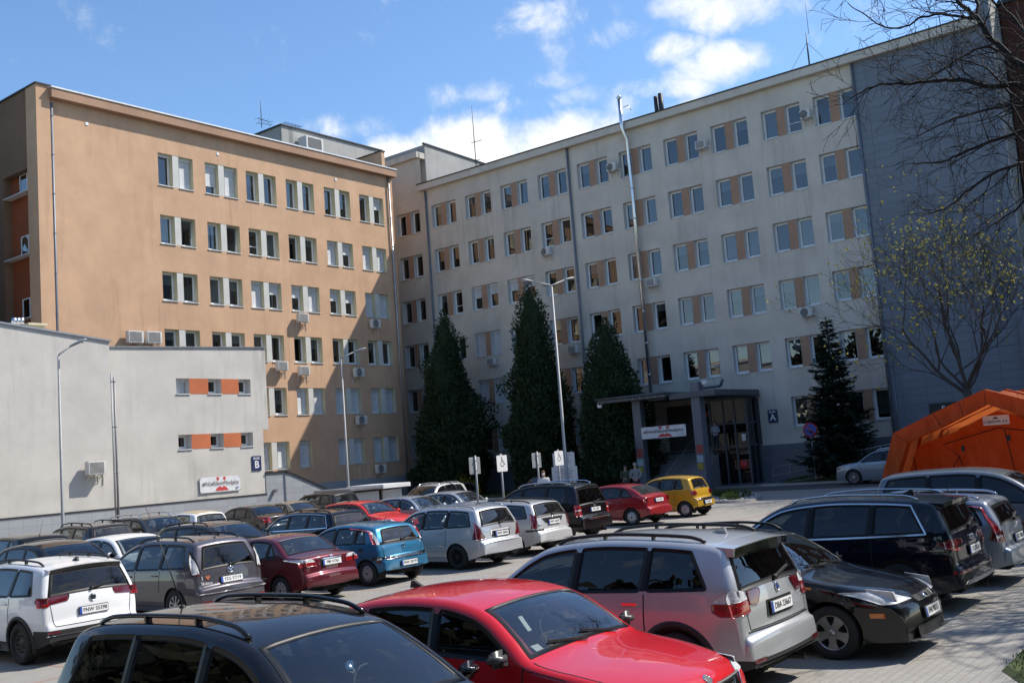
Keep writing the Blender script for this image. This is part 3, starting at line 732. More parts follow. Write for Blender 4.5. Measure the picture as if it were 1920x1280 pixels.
# body styles: profile (x/L, z/H) front to rear, belt (x/L, z/H), etc.
STY = dict(
 hatch=dict(prof=[(0, .27), (.004, .36), (.018, .44), (.045, .50), (.09, .55), (.16, .60), (.245, .645), (.275, .665), (.34, .80), (.40, .905), (.45, .955), (.53, .99), (.62, 1.0), (.74, .99), (.84, .965), (.885, .935), (.915, .82), (.945, .67), (.958, .58), (.964, .47), (.972, .455), (.990, .44), (.997, .36), (1, .24)],
   belt=[(0, .52), (.25, .615), (.6, .645), (.9, .665)], cowl=.285, wtop=.435, B=.545, C=.735, D=(.80, .845), rg=(.685, .90), quarter=False, xf=.20, xr=.845),
 mpv=dict(prof=[(0, .25), (.004, .34), (.016, .42), (.04, .475), (.08, .52), (.15, .575), (.205, .61), (.235, .635), (.30, .755), (.37, .875), (.42, .935), (.50, .98), (.60, 1.0), (.74, .995), (.86, .975), (.915, .945), (.940, .82), (.962, .66), (.969, .58), (.974, .46), (.980, .425), (.993, .41), (.998, .34), (1, .22)],
   belt=[(0, .48), (.22, .585), (.6, .615), (.93, .64)], cowl=.245, wtop=.405, B=.50, C=.70, D=(.855, .895), rg=(.645, .915), xf=.205, xr=.815),
 suv=dict(prof=[(0, .30), (.003, .40), (.010, .50), (.03, .565), (.07, .60), (.15, .635), (.235, .66), (.265, .68), (.33, .80), (.39, .90), (.435, .95), (.52, .985), (.62, 1.0), (.76, .99), (.88, .965), (.925, .94), (.950, .82), (.972, .66), (.979, .56), (.983, .43), (.987, .41), (.996, .395), (.999, .33), (1, .24)],
   belt=[(0, .52), (.25, .62), (.6, .64), (.93, .67)], cowl=.275, wtop=.42, B=.53, C=.73, D=(.855, .905), rg=(.68, .905), xf=.20, xr=.81),
 wagon=dict(prof=[(0, .27), (.004, .36), (.014, .44), (.04, .50), (.08, .545), (.15, .59), (.245, .635), (.275, .655), (.34, .79), (.40, .90), (.44, .95), (.52, .985), (.60, 1.0), (.74, .99), (.86, .965), (.915, .94), (.938, .84), (.965, .67), (.971, .58), (.975, .46), (.982, .44), (.995, .425), (.998, .35), (1, .23)],
   belt=[(0, .50), (.25, .605), (.6, .63), (.93, .66)], cowl=.285, wtop=.425, B=.53, C=.715, D=(.875, .915), rg=(.68, .91), xf=.20, xr=.795),
 sedan=dict(prof=[(0, .27), (.004, .36), (.014, .44), (.04, .50), (.09, .55), (.16, .595), (.255, .64), (.285, .66), (.345, .79), (.40, .90), (.44, .95), (.51, .985), (.58, 1.0), (.67, .985), (.725, .945), (.78, .855), (.83, .755), (.855, .72), (.90, .71), (.955, .695), (.972, .67), (.978, .56), (.981, .46), (.986, .44), (.996, .42), (.999, .34), (1, .24)],
   belt=[(0, .50), (.25, .615), (.6, .64), (.80, .66), (.96, .66)], cowl=.295, wtop=.425, B=.525, C=.69, D=(.705, .775), rgx=(.728, .842), xf=.195, xr=.80),
 fast=dict(prof=[(0, .28), (.003, .38), (.010, .47), (.035, .53), (.08, .57), (.16, .615), (.245, .65), (.275, .67), (.335, .79), (.395, .90), (.44, .95), (.52, .99), (.60, 1.0), (.70, .985), (.78, .945), (.85, .87), (.91, .76), (.935, .715), (.962, .68), (.970, .56), (.974, .46), (.982, .44), (.995, .425), (.998, .35), (1, .24)],
   belt=[(0, .50), (.25, .62), (.6, .645), (.85, .675), (.96, .67)], cowl=.285, wtop=.42, B=.525, C=.72, D=(.765, .845), rgx=(.792, .918), xf=.205, xr=.82),
)
RIMS = {}
def wheel_meshes(style, r, tw):
    key = (style, round(r, 3), tw)
    if key in RIMS: return RIMS[key]
    MX = Matrix.Rotation(-pi/2, 4, 'X')      # axis z -> +y (outward)
    rr = r*.66; h = tw/2
    t = MB(); t.lathe([(rr, -h*.9), (r*.80, -h), (r*.95, -h*.92), (r, -h*.6), (r, h*.6), (r*.95, h*.92), (r*.80, h), (rr, h*.88), (rr-.012, h*.5), (rr-.012, -h*.9), (rr, -h*.9)], 36, MX)
    tyre = t.mesh('tyre', M_TYRE); fix_normals(tyre)
    m = MB(); zo = h*.78
    if style in ('cover', 'coverd'):
        m.m = 0
        m.lathe([(0, zo+.012), (rr*.25, zo+.014), (rr*.6, zo+.010), (rr*.92, zo), (rr*.99, zo-.012)], 36, MX)
        m.m = 1
        n = 9 if style == 'cover' else 13
        for k in range(n):
            a = 2*pi*k/n
            b = MB(); b.bbox(rr*.60, rr*.84, -rr*.075, rr*.075, zo-.01, zo+.013, .006)
            m.add([MX @ (Matrix.Rotation(a, 4, 'Z') @ Vector(p)) for p in b.v], b.f)
        m.lathe([(0, zo+.018), (rr*.14, zo+.017), (rr*.16, zo+.01)], 16, MX)
        mats = [M_COVER, M_DARK]
    elif style == 'steel':
        m.lathe([(0, zo-.02), (rr*.2, zo-.018), (rr*.28, zo-.03), (rr*.55, zo-.035), (rr*.7, zo-.015), (rr*.85, zo-.03), (rr*.97, zo-.01), (rr, zo)], 30, MX)
        m.m = 1
        for k in range(10):
            a = 2*pi*k/10; m.lathe([(0, zo-.012), (rr*.07, zo-.012), (rr*.07, zo-.03)], 8, MX @ Matrix.Rotation(a, 4, 'Z') @ Matrix.Translation((rr*.62, 0, 0)))
        mats = [M_BLK, M_DARK]
    else:
        n, wd, dbl = {'five': (5, .20, 0), 'ten': (10, .085, 0), 'multi': (14, .055, 0), 'fat5': (5, .30, 0), 'y5': (5, .10, 1)}[style.split('_')[0]]
        m.lathe([(rr*.90, zo-.03), (rr*.93, zo), (rr*.99, zo+.004), (rr, zo-.01)], 36, MX)
        m.lathe([(0, zo+.006), (rr*.16, zo+.004), (rr*.22, zo-.012), (rr*.22, zo-.05)], 20, MX)
        for k in range(n):
            a0 = 2*pi*k/n
            for da in ((0,) if not dbl else (-.16, .16)):
                b = MB()
                w0, w1 = wd*rr*.75, wd*rr*1.1
                pts = [(rr*.14, -w0), (rr*.55, -w0*.95), (rr*.94, -w1), (rr*.94, w1), (rr*.55, w0*.95), (rr*.14, w0)]
                b.prism(pts, 'z', zo-.035, zo-.002)
                Mz = Matrix.Rotation(a0+da, 4, 'Z')
                m.add([MX @ (Mz @ Vector(p)) for p in b.v], b.f)
        m.m = 1
        m.lathe([(0, zo-.075), (rr*.9, zo-.07), (rr*.97, zo-.03)], 30, MX)
        m.lathe([(0, zo-.045), (rr*.62, zo-.045), (rr*.62, zo-.06)], 24, MX)
        mats = [M_ALLOYD if style.endswith('_d') else M_ALLOY, M_DARK]
    rim = m.mesh('rim', mats)
    RIMS[key] = (tyre, rim); return RIMS[key]

class Car:
    def __init__(s, label, sty, L, W, H, color, pos, rz, **k):
        st = dict(STY[sty]); st.update(k); s.k = st; s.L, s.W, s.H = L, W, H
        s.sty = sty
        s.prof = pchip([(x*L, z*H) for x, z in st['prof']])
        s.belt = pchip([(x*L, z*H) for x, z in st['belt']])
        s.tum = math.tan(R(st.get('tum', 19))); s.bowf = st.get('bowf', .13); s.bowr = st.get('bowr', .07)
        s.crown = st.get('crown', .035); s.rc = st.get('rc', .075)
        s.rw = st.get('rw', .31); s.tw = st.get('tw', .20)
        s.xf = st['xf']*L; s.xr = st['xr']*L; s.zsill = st.get('sill', .20)
        s.far = st.get('far', False)
        s.paint = color
        # arc-length table of the profile
        N = 900; s.tx = []; s.tz = []; s.ts = [0.0]
        P = st['prof']
        raw = [(i/N*L, s.prof(i/N*L)) for i in range(N+1)]
        for i, (x, z) in enumerate(raw):
            s.tx.append(x); s.tz.append(z)
            if i: s.ts.append(s.ts[-1]+hypot(x-raw[i-1][0], z-raw[i-1][1]))
        s.S = s.ts[-1]
        s.root = empty(st.get('name', 'parked_car'), pos, rz, label, st.get('cat', 'car'), st.get('group', 'parked cars'))
        s.make()
    # --- geometry functions (x measured from the front, straight space)
    def at(s, q):
        q = clamp(q, 0, s.S-1e-6); lo, hi = 0, len(s.ts)-1
        while hi-lo > 1:
            m = (lo+hi)//2
            if s.ts[m] <= q: lo = m
            else: hi = m
        t = (q-s.ts[lo])/max(1e-9, s.ts[hi]-s.ts[lo])
        return lerp(s.tx[lo], s.tx[hi], t), lerp(s.tz[lo], s.tz[hi], t), (s.tz[hi]-s.tz[lo])/max(1e-6, s.tx[hi]-s.tx[lo])
    def s_of_x(s, x):
        i = clamp(x/s.L, 0, 1)*(len(s.tx)-1); a = int(min(i, len(s.tx)-2)); return lerp(s.ts[a], s.ts[a+1], i-a)
    def wid(s, x):
        u = x/s.L; w = s.W/2
        if u < .22: w -= .075*s.W*((.22-u)/.22)**2.2
        if u > .80: w -= .050*s.W*((u-.80)/.20)**2.2
        return w
    def zbot(s, x):
        u = x/s.L; z = s.zsill
        if u < .12: z += .02*(.12-u)/.12
        if u > .84: z += .17*((u-.84)/.16)**1.3
        return z
    def yb(s, x, z):
        w = s.wid(x); zb = s.belt(x)
        if z <= zb:
            t = clamp((z-.15)/max(.05, zb-.15))
            f = .935+.065*sin(min(1, t*1.35)*pi/2)
            f -= .028*sstep(.72, 1.0, t)
            if .52 < t < .60: f -= 0.0
            return w*f
        return w*.972-(z-zb)*s.tum-.10*(z-zb)**2
    def sec(s, q):
        x, zt, m = s.at(q); zb = s.zbot(x)
        r = s.rc; h = zt-zb
        crown = min(s.crown, h*.3)
        rz = min(r*sqrt(1+m*m), max(.03, (h-crown)*.93))
        zc = zt-crown-rz
        yt = s.yb(x, zc+rz)-r
        return x, zt, zb, crown, r, rz, zc, yt
    def ring(s, q, nside, narc, ntop):
        x, zt, zb, crown, r, rz, zc, yt = s.sec(q)
        out = []
        for i in range(nside):
            z = lerp(zb, zc, i/(nside-1)); out.append((x, s.yb(x, z), z))
        for i in range(1, narc+1):
            a = pi/2*i/narc; z = zc+rz*sin(a); out.append((x, s.yb(x, z)-r*(1-cos(a)), z))
        for i in range(1, ntop+1):
            y = yt*(1-i/ntop); out.append((x, y, zt-crown*(y/yt)**2))
        return out
    def bow(s, x, y):
        u = x/s.L; w = s.W/2; k = (y/w)**2
        return x+s.bowf*max(0, 1-u/.42)**1.5*k-s.bowr*clamp((u-.72)/.25)**1.5*k
    def loc(s, x, y, z): return (s.L/2-s.bow(x, y), y, z)
    def side(s, x, z, off=0.0, sg=1):
        q = s.s_of_x(x); X, zt, zb, crown, r, rz, zc, yt = s.sec(q)
        y = s.yb(x, min(z, zc+rz))
        if z > zc:
            t = clamp((z-zc)/rz, 0, .999); y -= r*(1-sqrt(max(0, 1-t*t)))
        return s.loc(x, (y+off)*1.0, z) if sg > 0 else (lambda p: (p[0], -p[1], p[2]))(s.loc(x, y+off, z))
    def top(s, q, y, off=0.0):
        z, cn = s.ztop(q, y); x, zt2, m = s.at(q); n = Vector((-m, 1.0)); n.normalize()
        return s.loc(x+n.x*off, y+(off*cn if y > 0 else -off*cn), z+n.y*off)
    def ztop(s, q, y):
        """height of the section at station q for lateral y, and how far round the corner it is"""
        X, zt, zb, crown, r, rz, zc, yt = s.sec(q); a = abs(y)
        if a <= yt: return zt-crown*(a/max(yt, .05))**2, 0.0
        lo, hi = 0.0, pi/2
        for _ in range(14):
            m = (lo+hi)/2
            if s.yb(X, zc+rz*sin(m))-r*(1-cos(m)) > a: lo = m
            else: hi = m
        return zc+rz*sin(lo), cos(lo)
    def s_rear(s, y, z):
        lo = s.s_of_x(.70*s.L) if s.sty not in ('sedan', 'fast') else s.s_of_x(.80*s.L)
        hi = s.S-1e-4
        for _ in range(22):
            m = (lo+hi)/2; zz = s.ztop(m, y)[0]
            if zz > z: lo = m
            else: hi = m
        return (lo+hi)/2
    def s_front(s, y, z):
        lo = 1e-4; hi = s.s_of_x(.25*s.L)
        for _ in range(22):
            m = (lo+hi)/2; zz = s.ztop(m, y)[0]
            if zz < z: lo = m
            else: hi = m
        return (lo+hi)/2
    def rear(s, y, z, off=0.0):
        q = s.s_rear(y, z); x = s.at(q)[0]; p = s.loc(x, y, z); c = s.ztop(q, y)[1]*1.3; return (p[0]-off, p[1]+(off*c if y > 0 else -off*c), p[2])
    def front(s, y, z, off=0.0):
        q = s.s_front(y, z); x = s.at(q)[0]; p = s.loc(x, y, z); c = s.ztop(q, y)[1]*1.3; return (p[0]+off, p[1]+(off*c if y > 0 else -off*c), p[2])
    # --- patches laid on the body
    def patch(s, mb, outline, fn, off, out, rings=(.72, .42, .16), skirt=.015, inner=None, both=False):
        """fill an outline in a surface's own plane; out = rough outward direction; inner = inset width: only a frame"""
        n = len(outline)
        L0 = [fn(p, off) for p in outline]
        vs = list(L0); fs = []
        if skirt:
            vs += [fn(p, off-skirt) for p in outline]
            fs += [(i, (i+1) % n, n+(i+1) % n, n+i) for i in range(n)]
        base = 0
        if inner:
            ip = inset(outline, inner); b = len(vs); vs += [fn(p, off) for p in ip]
            fs += [(base+i, base+(i+1) % n, b+(i+1) % n, b+i) for i in range(n)]
        else:
            cx = sum(p[0] for p in outline)/n; cy = sum(p[1] for p in outline)/n
            for k in rings:
                b = len(vs); vs += [fn((cx+(p[0]-cx)*k, cy+(p[1]-cy)*k), off) for p in outline]
                fs += [(base+i, base+(i+1) % n, b+(i+1) % n, b+i) for i in range(n)]; base = b
            c = len(vs); vs.append(fn((cx, cy), off))
            fs += [(base+i, base+(i+1) % n, c) for i in range(n)]
        out = Vector(out)
        tot = 0.0
        for f in fs[n if skirt else 0:]:
            a, b_, c_ = (Vector(vs[f[0]]), Vector(vs[f[1]]), Vector(vs[f[2]])); tot += (b_-a).cross(c_-a).dot(out)
        if tot < 0: fs = [tuple(reversed(f)) for f in fs]
        mb.add(vs, fs, True)
    # --- window outlines
    def side_windows(s):
        k = s.k; L, H = s.L, s.H; rail = k.get('rail_h', .075)*1.0
        def zu(x):
            q = s.s_of_x(x); X, zt, zb, crown, r, rz, zc, yt = s.sec(q); x2, z2, m = s.at(q)
            return zt-crown-rail*sqrt(1+min(m*m, 4))
        def zl(x): return s.belt(x)+.02
        s.zu, s.zl = zu, zl
        x0 = k['cowl']*L+.05
        while zu(x0) < zl(x0)+.05: x0 += .01
        xd1, xd0 = k['D'][0]*L, k['D'][1]*L       # top / bottom end of the glass
        B, C = k['B']*L, k['C']*L
        pw = k.get('pillar', .075)
        cuts = [(x0, B-pw/2), (B+pw/2, C-pw/2)] + ([(C+pw/2, None)] if k.get('third', True) else [])
        if not k.get('third', True): cuts[1] = (B+pw/2, None)
        polys = []
        for a, b in cuts:
            lean = k.get('lean', .10)
            pts = []
            if b is None:
                xb0, xt0 = a, a+.03
                xb1, xt1 = xd0, xd1
            elif a == x0:
                xb0 = xt0 = a; xb1, xt1 = b, b+.03
            else: xb0, xt0, xb1, xt1 = a, a+.03, b, b+.05
            if xb1-xb0 < .12: continue
            n = 14
            low = [(lerp(xb0, xb1, i/n), zl(lerp(xb0, xb1, i/n))) for i in range(n+1)]
            if a == x0:
                upp = [(lerp(xt0, xt1, i/18), max(zu(lerp(xt0, xt1, i/18)), zl(lerp(xt0, xt1, i/18))+.02)) for i in range(19)]
            else:
                upp = [(lerp(xt0, xt1, i/n), zu(lerp(xt0, xt1, i/n))) for i in range(n+1)]
            poly = low+upp[::-1]
            # clean and round
            poly = roundpoly([poly[0], low[-1], upp[-1]]+upp[-2:0:-1]+[upp[0]], k.get('wr', .05), 3) if a != x0 else roundpoly(poly, .03, 1)
            polys.append(resample(poly, .07))
        return polys
    def windscreen(s):
        k = s.k; q0 = s.s_of_x(k['cowl']*s.L+.02); q1 = s.s_of_x(k['wtop']*s.L)
        n = 10; mar = .05
        def hw(q): return s.sec(q)[7]+s.rc*.35-mar
        rt = [(lerp(q0, q1, i/n), hw(lerp(q0, q1, i/n))) for i in range(n+1)]
        poly = [(q0, y) for y in [lerp(-rt[0][1], rt[0][1], i/8) for i in range(1, 8)]]+rt+[(q1, lerp(rt[-1][1], -rt[-1][1], i/8)) for i in range(1, 8)]+[(a, -b) for a, b in rt[::-1]]
        return resample(poly, .11)
    def rearglass(s):
        k = s.k
        if 'rgx' in k: q0, q1 = s.s_of_x(k['rgx'][0]*s.L), s.s_of_x(k['rgx'][1]*s.L)
        else:
            q0, q1 = s.s_rear(0, k['rg'][1]*s.H), s.s_rear(0, k['rg'][0]*s.H)
        n = 8; mar = k.get('rgm', .06)
        def hw(q): return s.sec(q)[7]+s.rc*.5-mar
        y0, y1 = hw(q0), hw(q1)
        poly = [(q0, -y0), (q0, y0)]+[(lerp(q0, q1, i/n), hw(lerp(q0, q1, i/n))) for i in range(1, n)]+[(q1, y1), (q1, -y1)]+[(lerp(q0, q1, i/n), -hw(lerp(q0, q1, i/n))) for i in range(n-1, 0, -1)]
        return resample(roundpoly(poly, .09, 4), .10)
    # --- build
    def make(s):
        k = s.k; root = s.root; L, W, H = s.L, s.W, s.H
        ds = .06 if s.far else k.get('ds', .04)
        nst = int(s.S/ds); ns, na, nt = (15, 4, 6) if s.far else (24, 6, 9)
        V = []; ST = []; rows = []
        for i in range(nst+1):
            q = s.S*i/nst*(1-1e-6)
            rg = s.ring(q, ns, na, nt)
            full = rg+[(x, -y, z) for x, y, z in rg[-2::-1]]
            rows.append(list(range(len(V), len(V)+len(full))))
            for j, p in enumerate(full):
                V.append(list(s.loc(*p))); ST.append((p[0], p[1], p[2], q, j))
        m = len(rows[0]); half = ns+na+nt
        sw = s.side_windows(); ws = s.windscreen(); rgl = s.rearglass()
        eb = .012
        swi = [inset(p, eb) for p in sw]; wsi = inset(ws, eb); rgi = inset(rgl, eb)
        bb = lambda P: (min(p[0] for p in P), max(p[0] for p in P), min(p[1] for p in P), max(p[1] for p in P))
        swb = [bb(p) for p in swi]; wb = bb(wsi); rb = bb(rgi)
        def inb(x, y, b): return b[0] < x < b[1] and b[2] < y < b[3]
        state = []
        for (x, y, z, q, j) in ST:
            jj = j if j < half else 2*(half-1)-j
            c = 0
            if jj < ns+na-1:
                for n_, P in enumerate(swi):
                    if inb(x, z, swb[n_]) and inpoly((x, z), P): c = 1; break
            if c == 0 and jj >= ns:
                if inb(q, y, wb) and inpoly((q, y), wsi): c = 2
                elif inb(q, y, rb) and inpoly((q, y), rgi): c = 3
            state.append(c)
        ra = s.rw+k.get('archgap', .055); zc_ = s.rw
        wc = [(L/2-s.bow(s.xf, W/2), zc_), (L/2-s.bow(s.xr, W/2), zc_)]
        F = []; snap = {}
        for i in range(nst):
            for j in range(m-1):
                f = (rows[i][j], rows[i][j+1], rows[i+1][j+1], rows[i+1][j])
                c = state[f[0]]
                if c and all(state[v] == c for v in f): continue
                jj = j if j < half else 2*(half-1)-j-1
                if jj < ns:
                    cx = sum(V[v][0] for v in f)/4; cz = sum(V[v][2] for v in f)/4
                    kill = False
                    for wi, (ax, az) in enumerate(wc):
                        if hypot(cx-ax, cz-az) < ra:
                            kill = True
                            for v in f: snap[v] = wi
                    if kill: continue
                F.append(f)
        used = set(v for f in F for v in f)
        for v in used:
            j = ST[v][4]; jj = j if j < half else 2*(half-1)-j
            if jj > ns: continue
            for wi, (ax, az) in enumerate(wc):
                dx, dz = V[v][0]-ax, V[v][2]-az; d = hypot(dx, dz)
                if d < ra or (snap.get(v) == wi and d < ra+.06): V[v][0] = ax+dx/d*ra; V[v][2] = az+dz/d*ra
        # snap near-outside verts of cut faces too, for a clean round opening
        remap = {}; V2 = []
        for v in sorted(used): remap[v] = len(V2); V2.append(V[v])
        me = bpy.data.meshes.new('body')
        F2 = [tuple(remap[v] for v in f) for f in F]
        capf = [rows[0][::-1], rows[-1]]
        me.from_pydata(V2, [], F2); me.materials.append(s.paint)
        lz = k.get('lowz')
        if lz:
            me.materials.append(k.get('lowm', M_BLK))
            bm = bmesh.new(); bm.from_mesh(me)
            for zz in lz: bmesh.ops.bisect_plane(bm, geom=bm.verts[:]+bm.edges[:]+bm.faces[:], plane_co=(0, 0, zz), plane_no=(0, 0, 1), dist=1e-5)
            for f in bm.faces:
                c_ = f.calc_center_median()
                f.material_index = 1 if c_.z < (lz[1] if c_.x < -L*.405 else lz[0]) else 0
            bm.to_mesh(me); bm.free()
        me.polygons.foreach_set('use_smooth', [True]*len(me.polygons))
        # orientation: roof faces must look up
        me.update()
        up = sum(p.normal.z for p in me.polygons if p.center.z > .8*H)
        if up < 0: me.flip_normals()
        body = inst('body', me, root); s.body = body
        # ends + floor
        u = MB()
        for rw_ in capf: u.add([V[v] for v in rw_], [tuple(range(len(rw_)))])
        pts = [(s.L*i/10) for i in range(11)]
        for i in range(10):
            a, b = pts[i], pts[i+1]
            ya, yb_ = s.yb(a, s.zbot(a))-.02, s.yb(b, s.zbot(b))-.02
            inner = lambda x, y: min(y, W/2-s.tw-.12) if min(abs(x-s.xf), abs(x-s.xr)) < .62 else y
            ya, yb_ = inner(a, ya), inner(b, yb_)
            u.quad((L/2-a, ya, s.zbot(a)+.01), (L/2-a, -ya, s.zbot(a)+.01), (L/2-b, -yb_, s.zbot(b)+.01), (L/2-b, yb_, s.zbot(b)+.01))
        for (ax, az) in wc:
            for sg in (1, -1):
                n = 22; ro = []
                for i in range(n+1):
                    a = lerp(-.42, pi+.42, i/n); px, pz = ax+ra*cos(a), az+ra*sin(a)
                    yy = s.yb(L/2-px, max(pz, .1))-.004
                    ro.append(((px, sg*yy, pz), (px, sg*(W/2-s.tw-.14), pz)))
                for i in range(n): u.quad(ro[i][0], ro[i+1][0], ro[i+1][1], ro[i][1], True)
                u.add([p[1] for p in ro], [tuple(range(n+1))])
        # axles, exhaust
        for (ax, az) in wc: u.tube([(ax, -W/2+.2, az), (ax, W/2-.2, az)], .04, 8)
        u.tube([(-L/2+.7, -W*.22, .24), (-L/2+.07, -W*.24, .25)], .035, 10)
        u.bbox(-L/2+.25, -L/2+.75, -W*.32, W*.1, .2, .36, .03)
        u.build('underbody', M_DARK, root)
        # wheels
        tyre, rim = wheel_meshes(k.get('rim', 'ten'), s.rw, s.tw)
        for (ax, az) in wc:
            for sg in (1, -1):
                w = inst('wheel', tyre, root, (ax, sg*(W/2-s.tw/2-.015), s.rw), (0, k.get('wrot', .3)+ax, 0 if sg > 0 else pi))
                inst('rim', rim, w)
        # glass
        gm = k.get('gl', M_GLASS); gs = k.get('gls', gm)
        for P in sw:
            for sg in (1, -1):
                fn = lambda p, o, sg=sg: s.side(p[0], p[1], o, sg)
                g = MB(); s.patch(g, P, fn, .002, (0, sg, 0), skirt=0)
                back = sum(p[0] for p in P)/len(P) > k['B']*L
                go = g.build('side_window', gs if back else gm, root)
                fr = MB(); s.patch(fr, inset(P, -.008), fn, .004, (0, sg, .0), inner=k.get('frit', .03)+.008, skirt=.012)
                fr.build('window_frame', M_FRIT, go)
        for P, Q in zip(sw[:-1], sw[1:]):
            a0 = max(p[0] for p in P); b0 = min(p[0] for p in Q)
            if b0-a0 > .25 or not k.get('bpillar', True): continue
            zlo = s.belt((a0+b0)/2)+.028; pp = [p for p in P if p[0] > a0-.12]; qq = [p for p in Q if p[0] < b0+.12]
            zhi = max(p[1] for p in pp)-.03
            ax0 = max(p[0] for p in pp if p[1] < zlo+.12); bx0 = min(p[0] for p in qq if p[1] < zlo+.12); ax1 = max(p[0] for p in pp if p[1] > zhi-.12); bx1 = min(p[0] for p in qq if p[1] > zhi-.12)
            for sg in (1, -1):
                fn = lambda p, o, sg=sg: s.side(p[0], p[1], o, sg); g = MB()
                s.patch(g, resample([(ax0-.02, zlo), (bx0+.02, zlo), (bx1+.02, zhi), (ax1-.02, zhi)], .08), fn, .0032, (0, sg, 0), skirt=0); g.build('pillar_trim', M_PILLAR, s.body)
        tfn = lambda p, o: s.top(p[0], p[1], o)
        g = MB(); s.patch(g, ws, tfn, .002, (1, 0, 1), rings=(.85, .65, .42, .2), skirt=0); wso = g.build('windscreen', k.get('glf', M_GLASS), root)
        fr = MB(); s.patch(fr, inset(ws, -.012), tfn, .004, (1, 0, 1), inner=.05, skirt=.01); fr.build('window_frame', M_FRIT, wso)
        g = MB(); s.patch(g, rgl, tfn, .002, (-1, 0, .6), rings=(.85, .65, .42, .2), skirt=0); rgo = g.build('rear_window', k.get('glr', M_GLASSR if gs is M_GLASS else gs), root)
        fr = MB(); s.patch(fr, inset(rgl, -.012), tfn, .004, (-1, 0, .6), inner=k.get('rfrit', .055), skirt=.01); fr.build('window_frame', M_FRIT, rgo)
        s.interior(ws)
        s.details(ws, rgl)
    def interior(s, ws):
        k = s.k; L, W, H = s.L, s.W, s.H; zb = s.belt(.5*L)
        m = MB(); X = lambda u: L/2-u*L
        zs = zb-.36
        # dash
        xd = k['cowl']*L
        m.add([(L/2-xd+.10, -W*.41, zb-.06), (L/2-xd+.10, W*.41, zb-.06), (L/2-xd-.42, W*.42, zb-.05), (L/2-xd-.42, -W*.42, zb-.05), (L/2-xd-.50, -W*.42, zb-.36), (L/2-xd-.50, W*.42, zb-.36)], [(0, 1, 2, 3), (3, 2, 5, 4)])
        # floor and door cards
        m.box(X(.93), L/2-xd+.1, -W*.42, W*.42, zs-.16, zs-.12)
        for sg in (1, -1): m.box(X(.88), L/2-xd, sg*W*.445-.01, sg*W*.445+.01, zs-.15, zb-.03)
        ms = [M_SEAT]
        m.build('interior', M_SEAT, s.root)
        seatm = k.get('seat', M_SEAT)
        def seat(x, y, w, hr=True, h=None):
            b = MB(); h = h or .62
            b.bbox(x-.05, x+.50, y-w/2, y+w/2, zs-.10, zs+.10, .05)
            T = Matrix.Translation((x-.04, y, zs+.06)) @ Matrix.Rotation(-.22, 4, 'Y')
            q = MB(); q.bbox(-.07, .07, -w/2, w/2, 0, h, .05); b.add([T @ Vector(p) for p in q.v], q.f)
            if hr:
                for yy in ((0,) if w < .7 else (-w*.33, w*.33)):
                    q = MB(); q.bbox(-.05, .05, yy-.13, yy+.13, h+.03, h+.20, .045); b.add([T @ Vector(p) for p in q.v], q.f)
                    q = MB(); q.bbox(-.01, .01, yy-.05, yy+.05, h-.02, h+.05, .004); b.add([T @ Vector(p) for p in q.v], q.f)
            b.build('seat', seatm, s.root)
        xs1 = (k['B']-.04)*L
        h1 = min(.60, (H-.32)-(zs+.06))
        for y in (.37, -.37): seat(L/2-xs1, y, .50, h=h1-.03)
        xs2 = min((k['B']+.165)*L, (.78 if s.sty not in ('sedan', 'fast') else .74)*L)
        seat(L/2-xs2, 0, 1.24, h=h1-.08)
        # steering wheel
        b = MB(); c = Vector((L/2-xd-.62, .37, zb+.02)); T = Matrix.Translation(c) @ Matrix.Rotation(R(62), 4, 'Y')
        pts = [T @ Vector((.185*cos(2*pi*i/20), .185*sin(2*pi*i/20), 0)) for i in range(21)]
        b.tube(pts, .016, 8, False); b.tube([T @ Vector((0, -.18, 0)), T @ Vector((0, .18, 0))], .02, 6)
        b.tube([c, c+Vector((.3, 0, -.12))], .03, 6); b.build('steering_wheel', M_BLK, s.root)
        # inner mirror
        b = MB(); q = s.s_of_x(k['wtop']*L-.16); p = Vector(s.top(q, 0, -.07)); b.bbox(p.x-.035, p.x+.01, -.12, .12, p.z-.05, p.z+.025, .012); b.bar((p.x, 0, p.z), tuple(Vector(s.top(q, 0, 0))), .03); b.build('inner_mirror', M_BLK, s.root)
    def rtext(s, txt, y, z, size, mat, off=.012, name='lettering', sx=1.0, face='rear', parent=None):
        me = text_mesh(txt, size, mat, .0015, .0, 'CENTER', sx)
        f = s.rear if face == 'rear' else s.front
        p = Vector(f(y, z, off)); a = Vector(f(y, z+.03, off)); b = Vector(f(y, z-.03, off))
        up = (a-b).normalized()
        l = Vector(f(y+.05, z, off)); r_ = Vector(f(y-.05, z, off))
        xa = (r_-l).normalized() if face == 'rear' else (l-r_).normalized()
        up = (up-xa*up.dot(xa)).normalized(); n = xa.cross(up)
        o = inst(name, me, parent or s.root)
        Mx = Matrix((xa, up, n)).transposed().to_4x4(); Mx.translation = p
        o.matrix_local = Mx; return o
    def plate(s, txt, z, face='rear', y=0.0, tilt=None, off=.03, w=.52):
        f = s.rear if face == 'rear' else s.front; sg = -1 if face == 'rear' else 1
        p = Vector(f(y, z, off))
        up = (Vector(f(y, z+.05, off))-Vector(f(y, z-.05, off))).normalized()
        if up.z < .75: up = Vector((up.x*.4, 0, 1)).normalized()
        xa = Vector((0, -1, 0)) if face == 'rear' else Vector((0, 1, 0))
        n = xa.cross(up).normalized(); up = n.cross(xa)
        Mx = Matrix((xa, up, n)).transposed().to_4x4(); Mx.translation = p
        b = MB(); b.m = 1; b.bbox(-w/2-.012, w/2+.012, -.068, .068, -.02, .0, .006); b.m = 0; b.box(-w/2, w/2, -.057, .057, -.01, .004)
        b.m = 2; b.box(-w/2+.001, -w/2+.045, -.056, .056, .0, .0055)
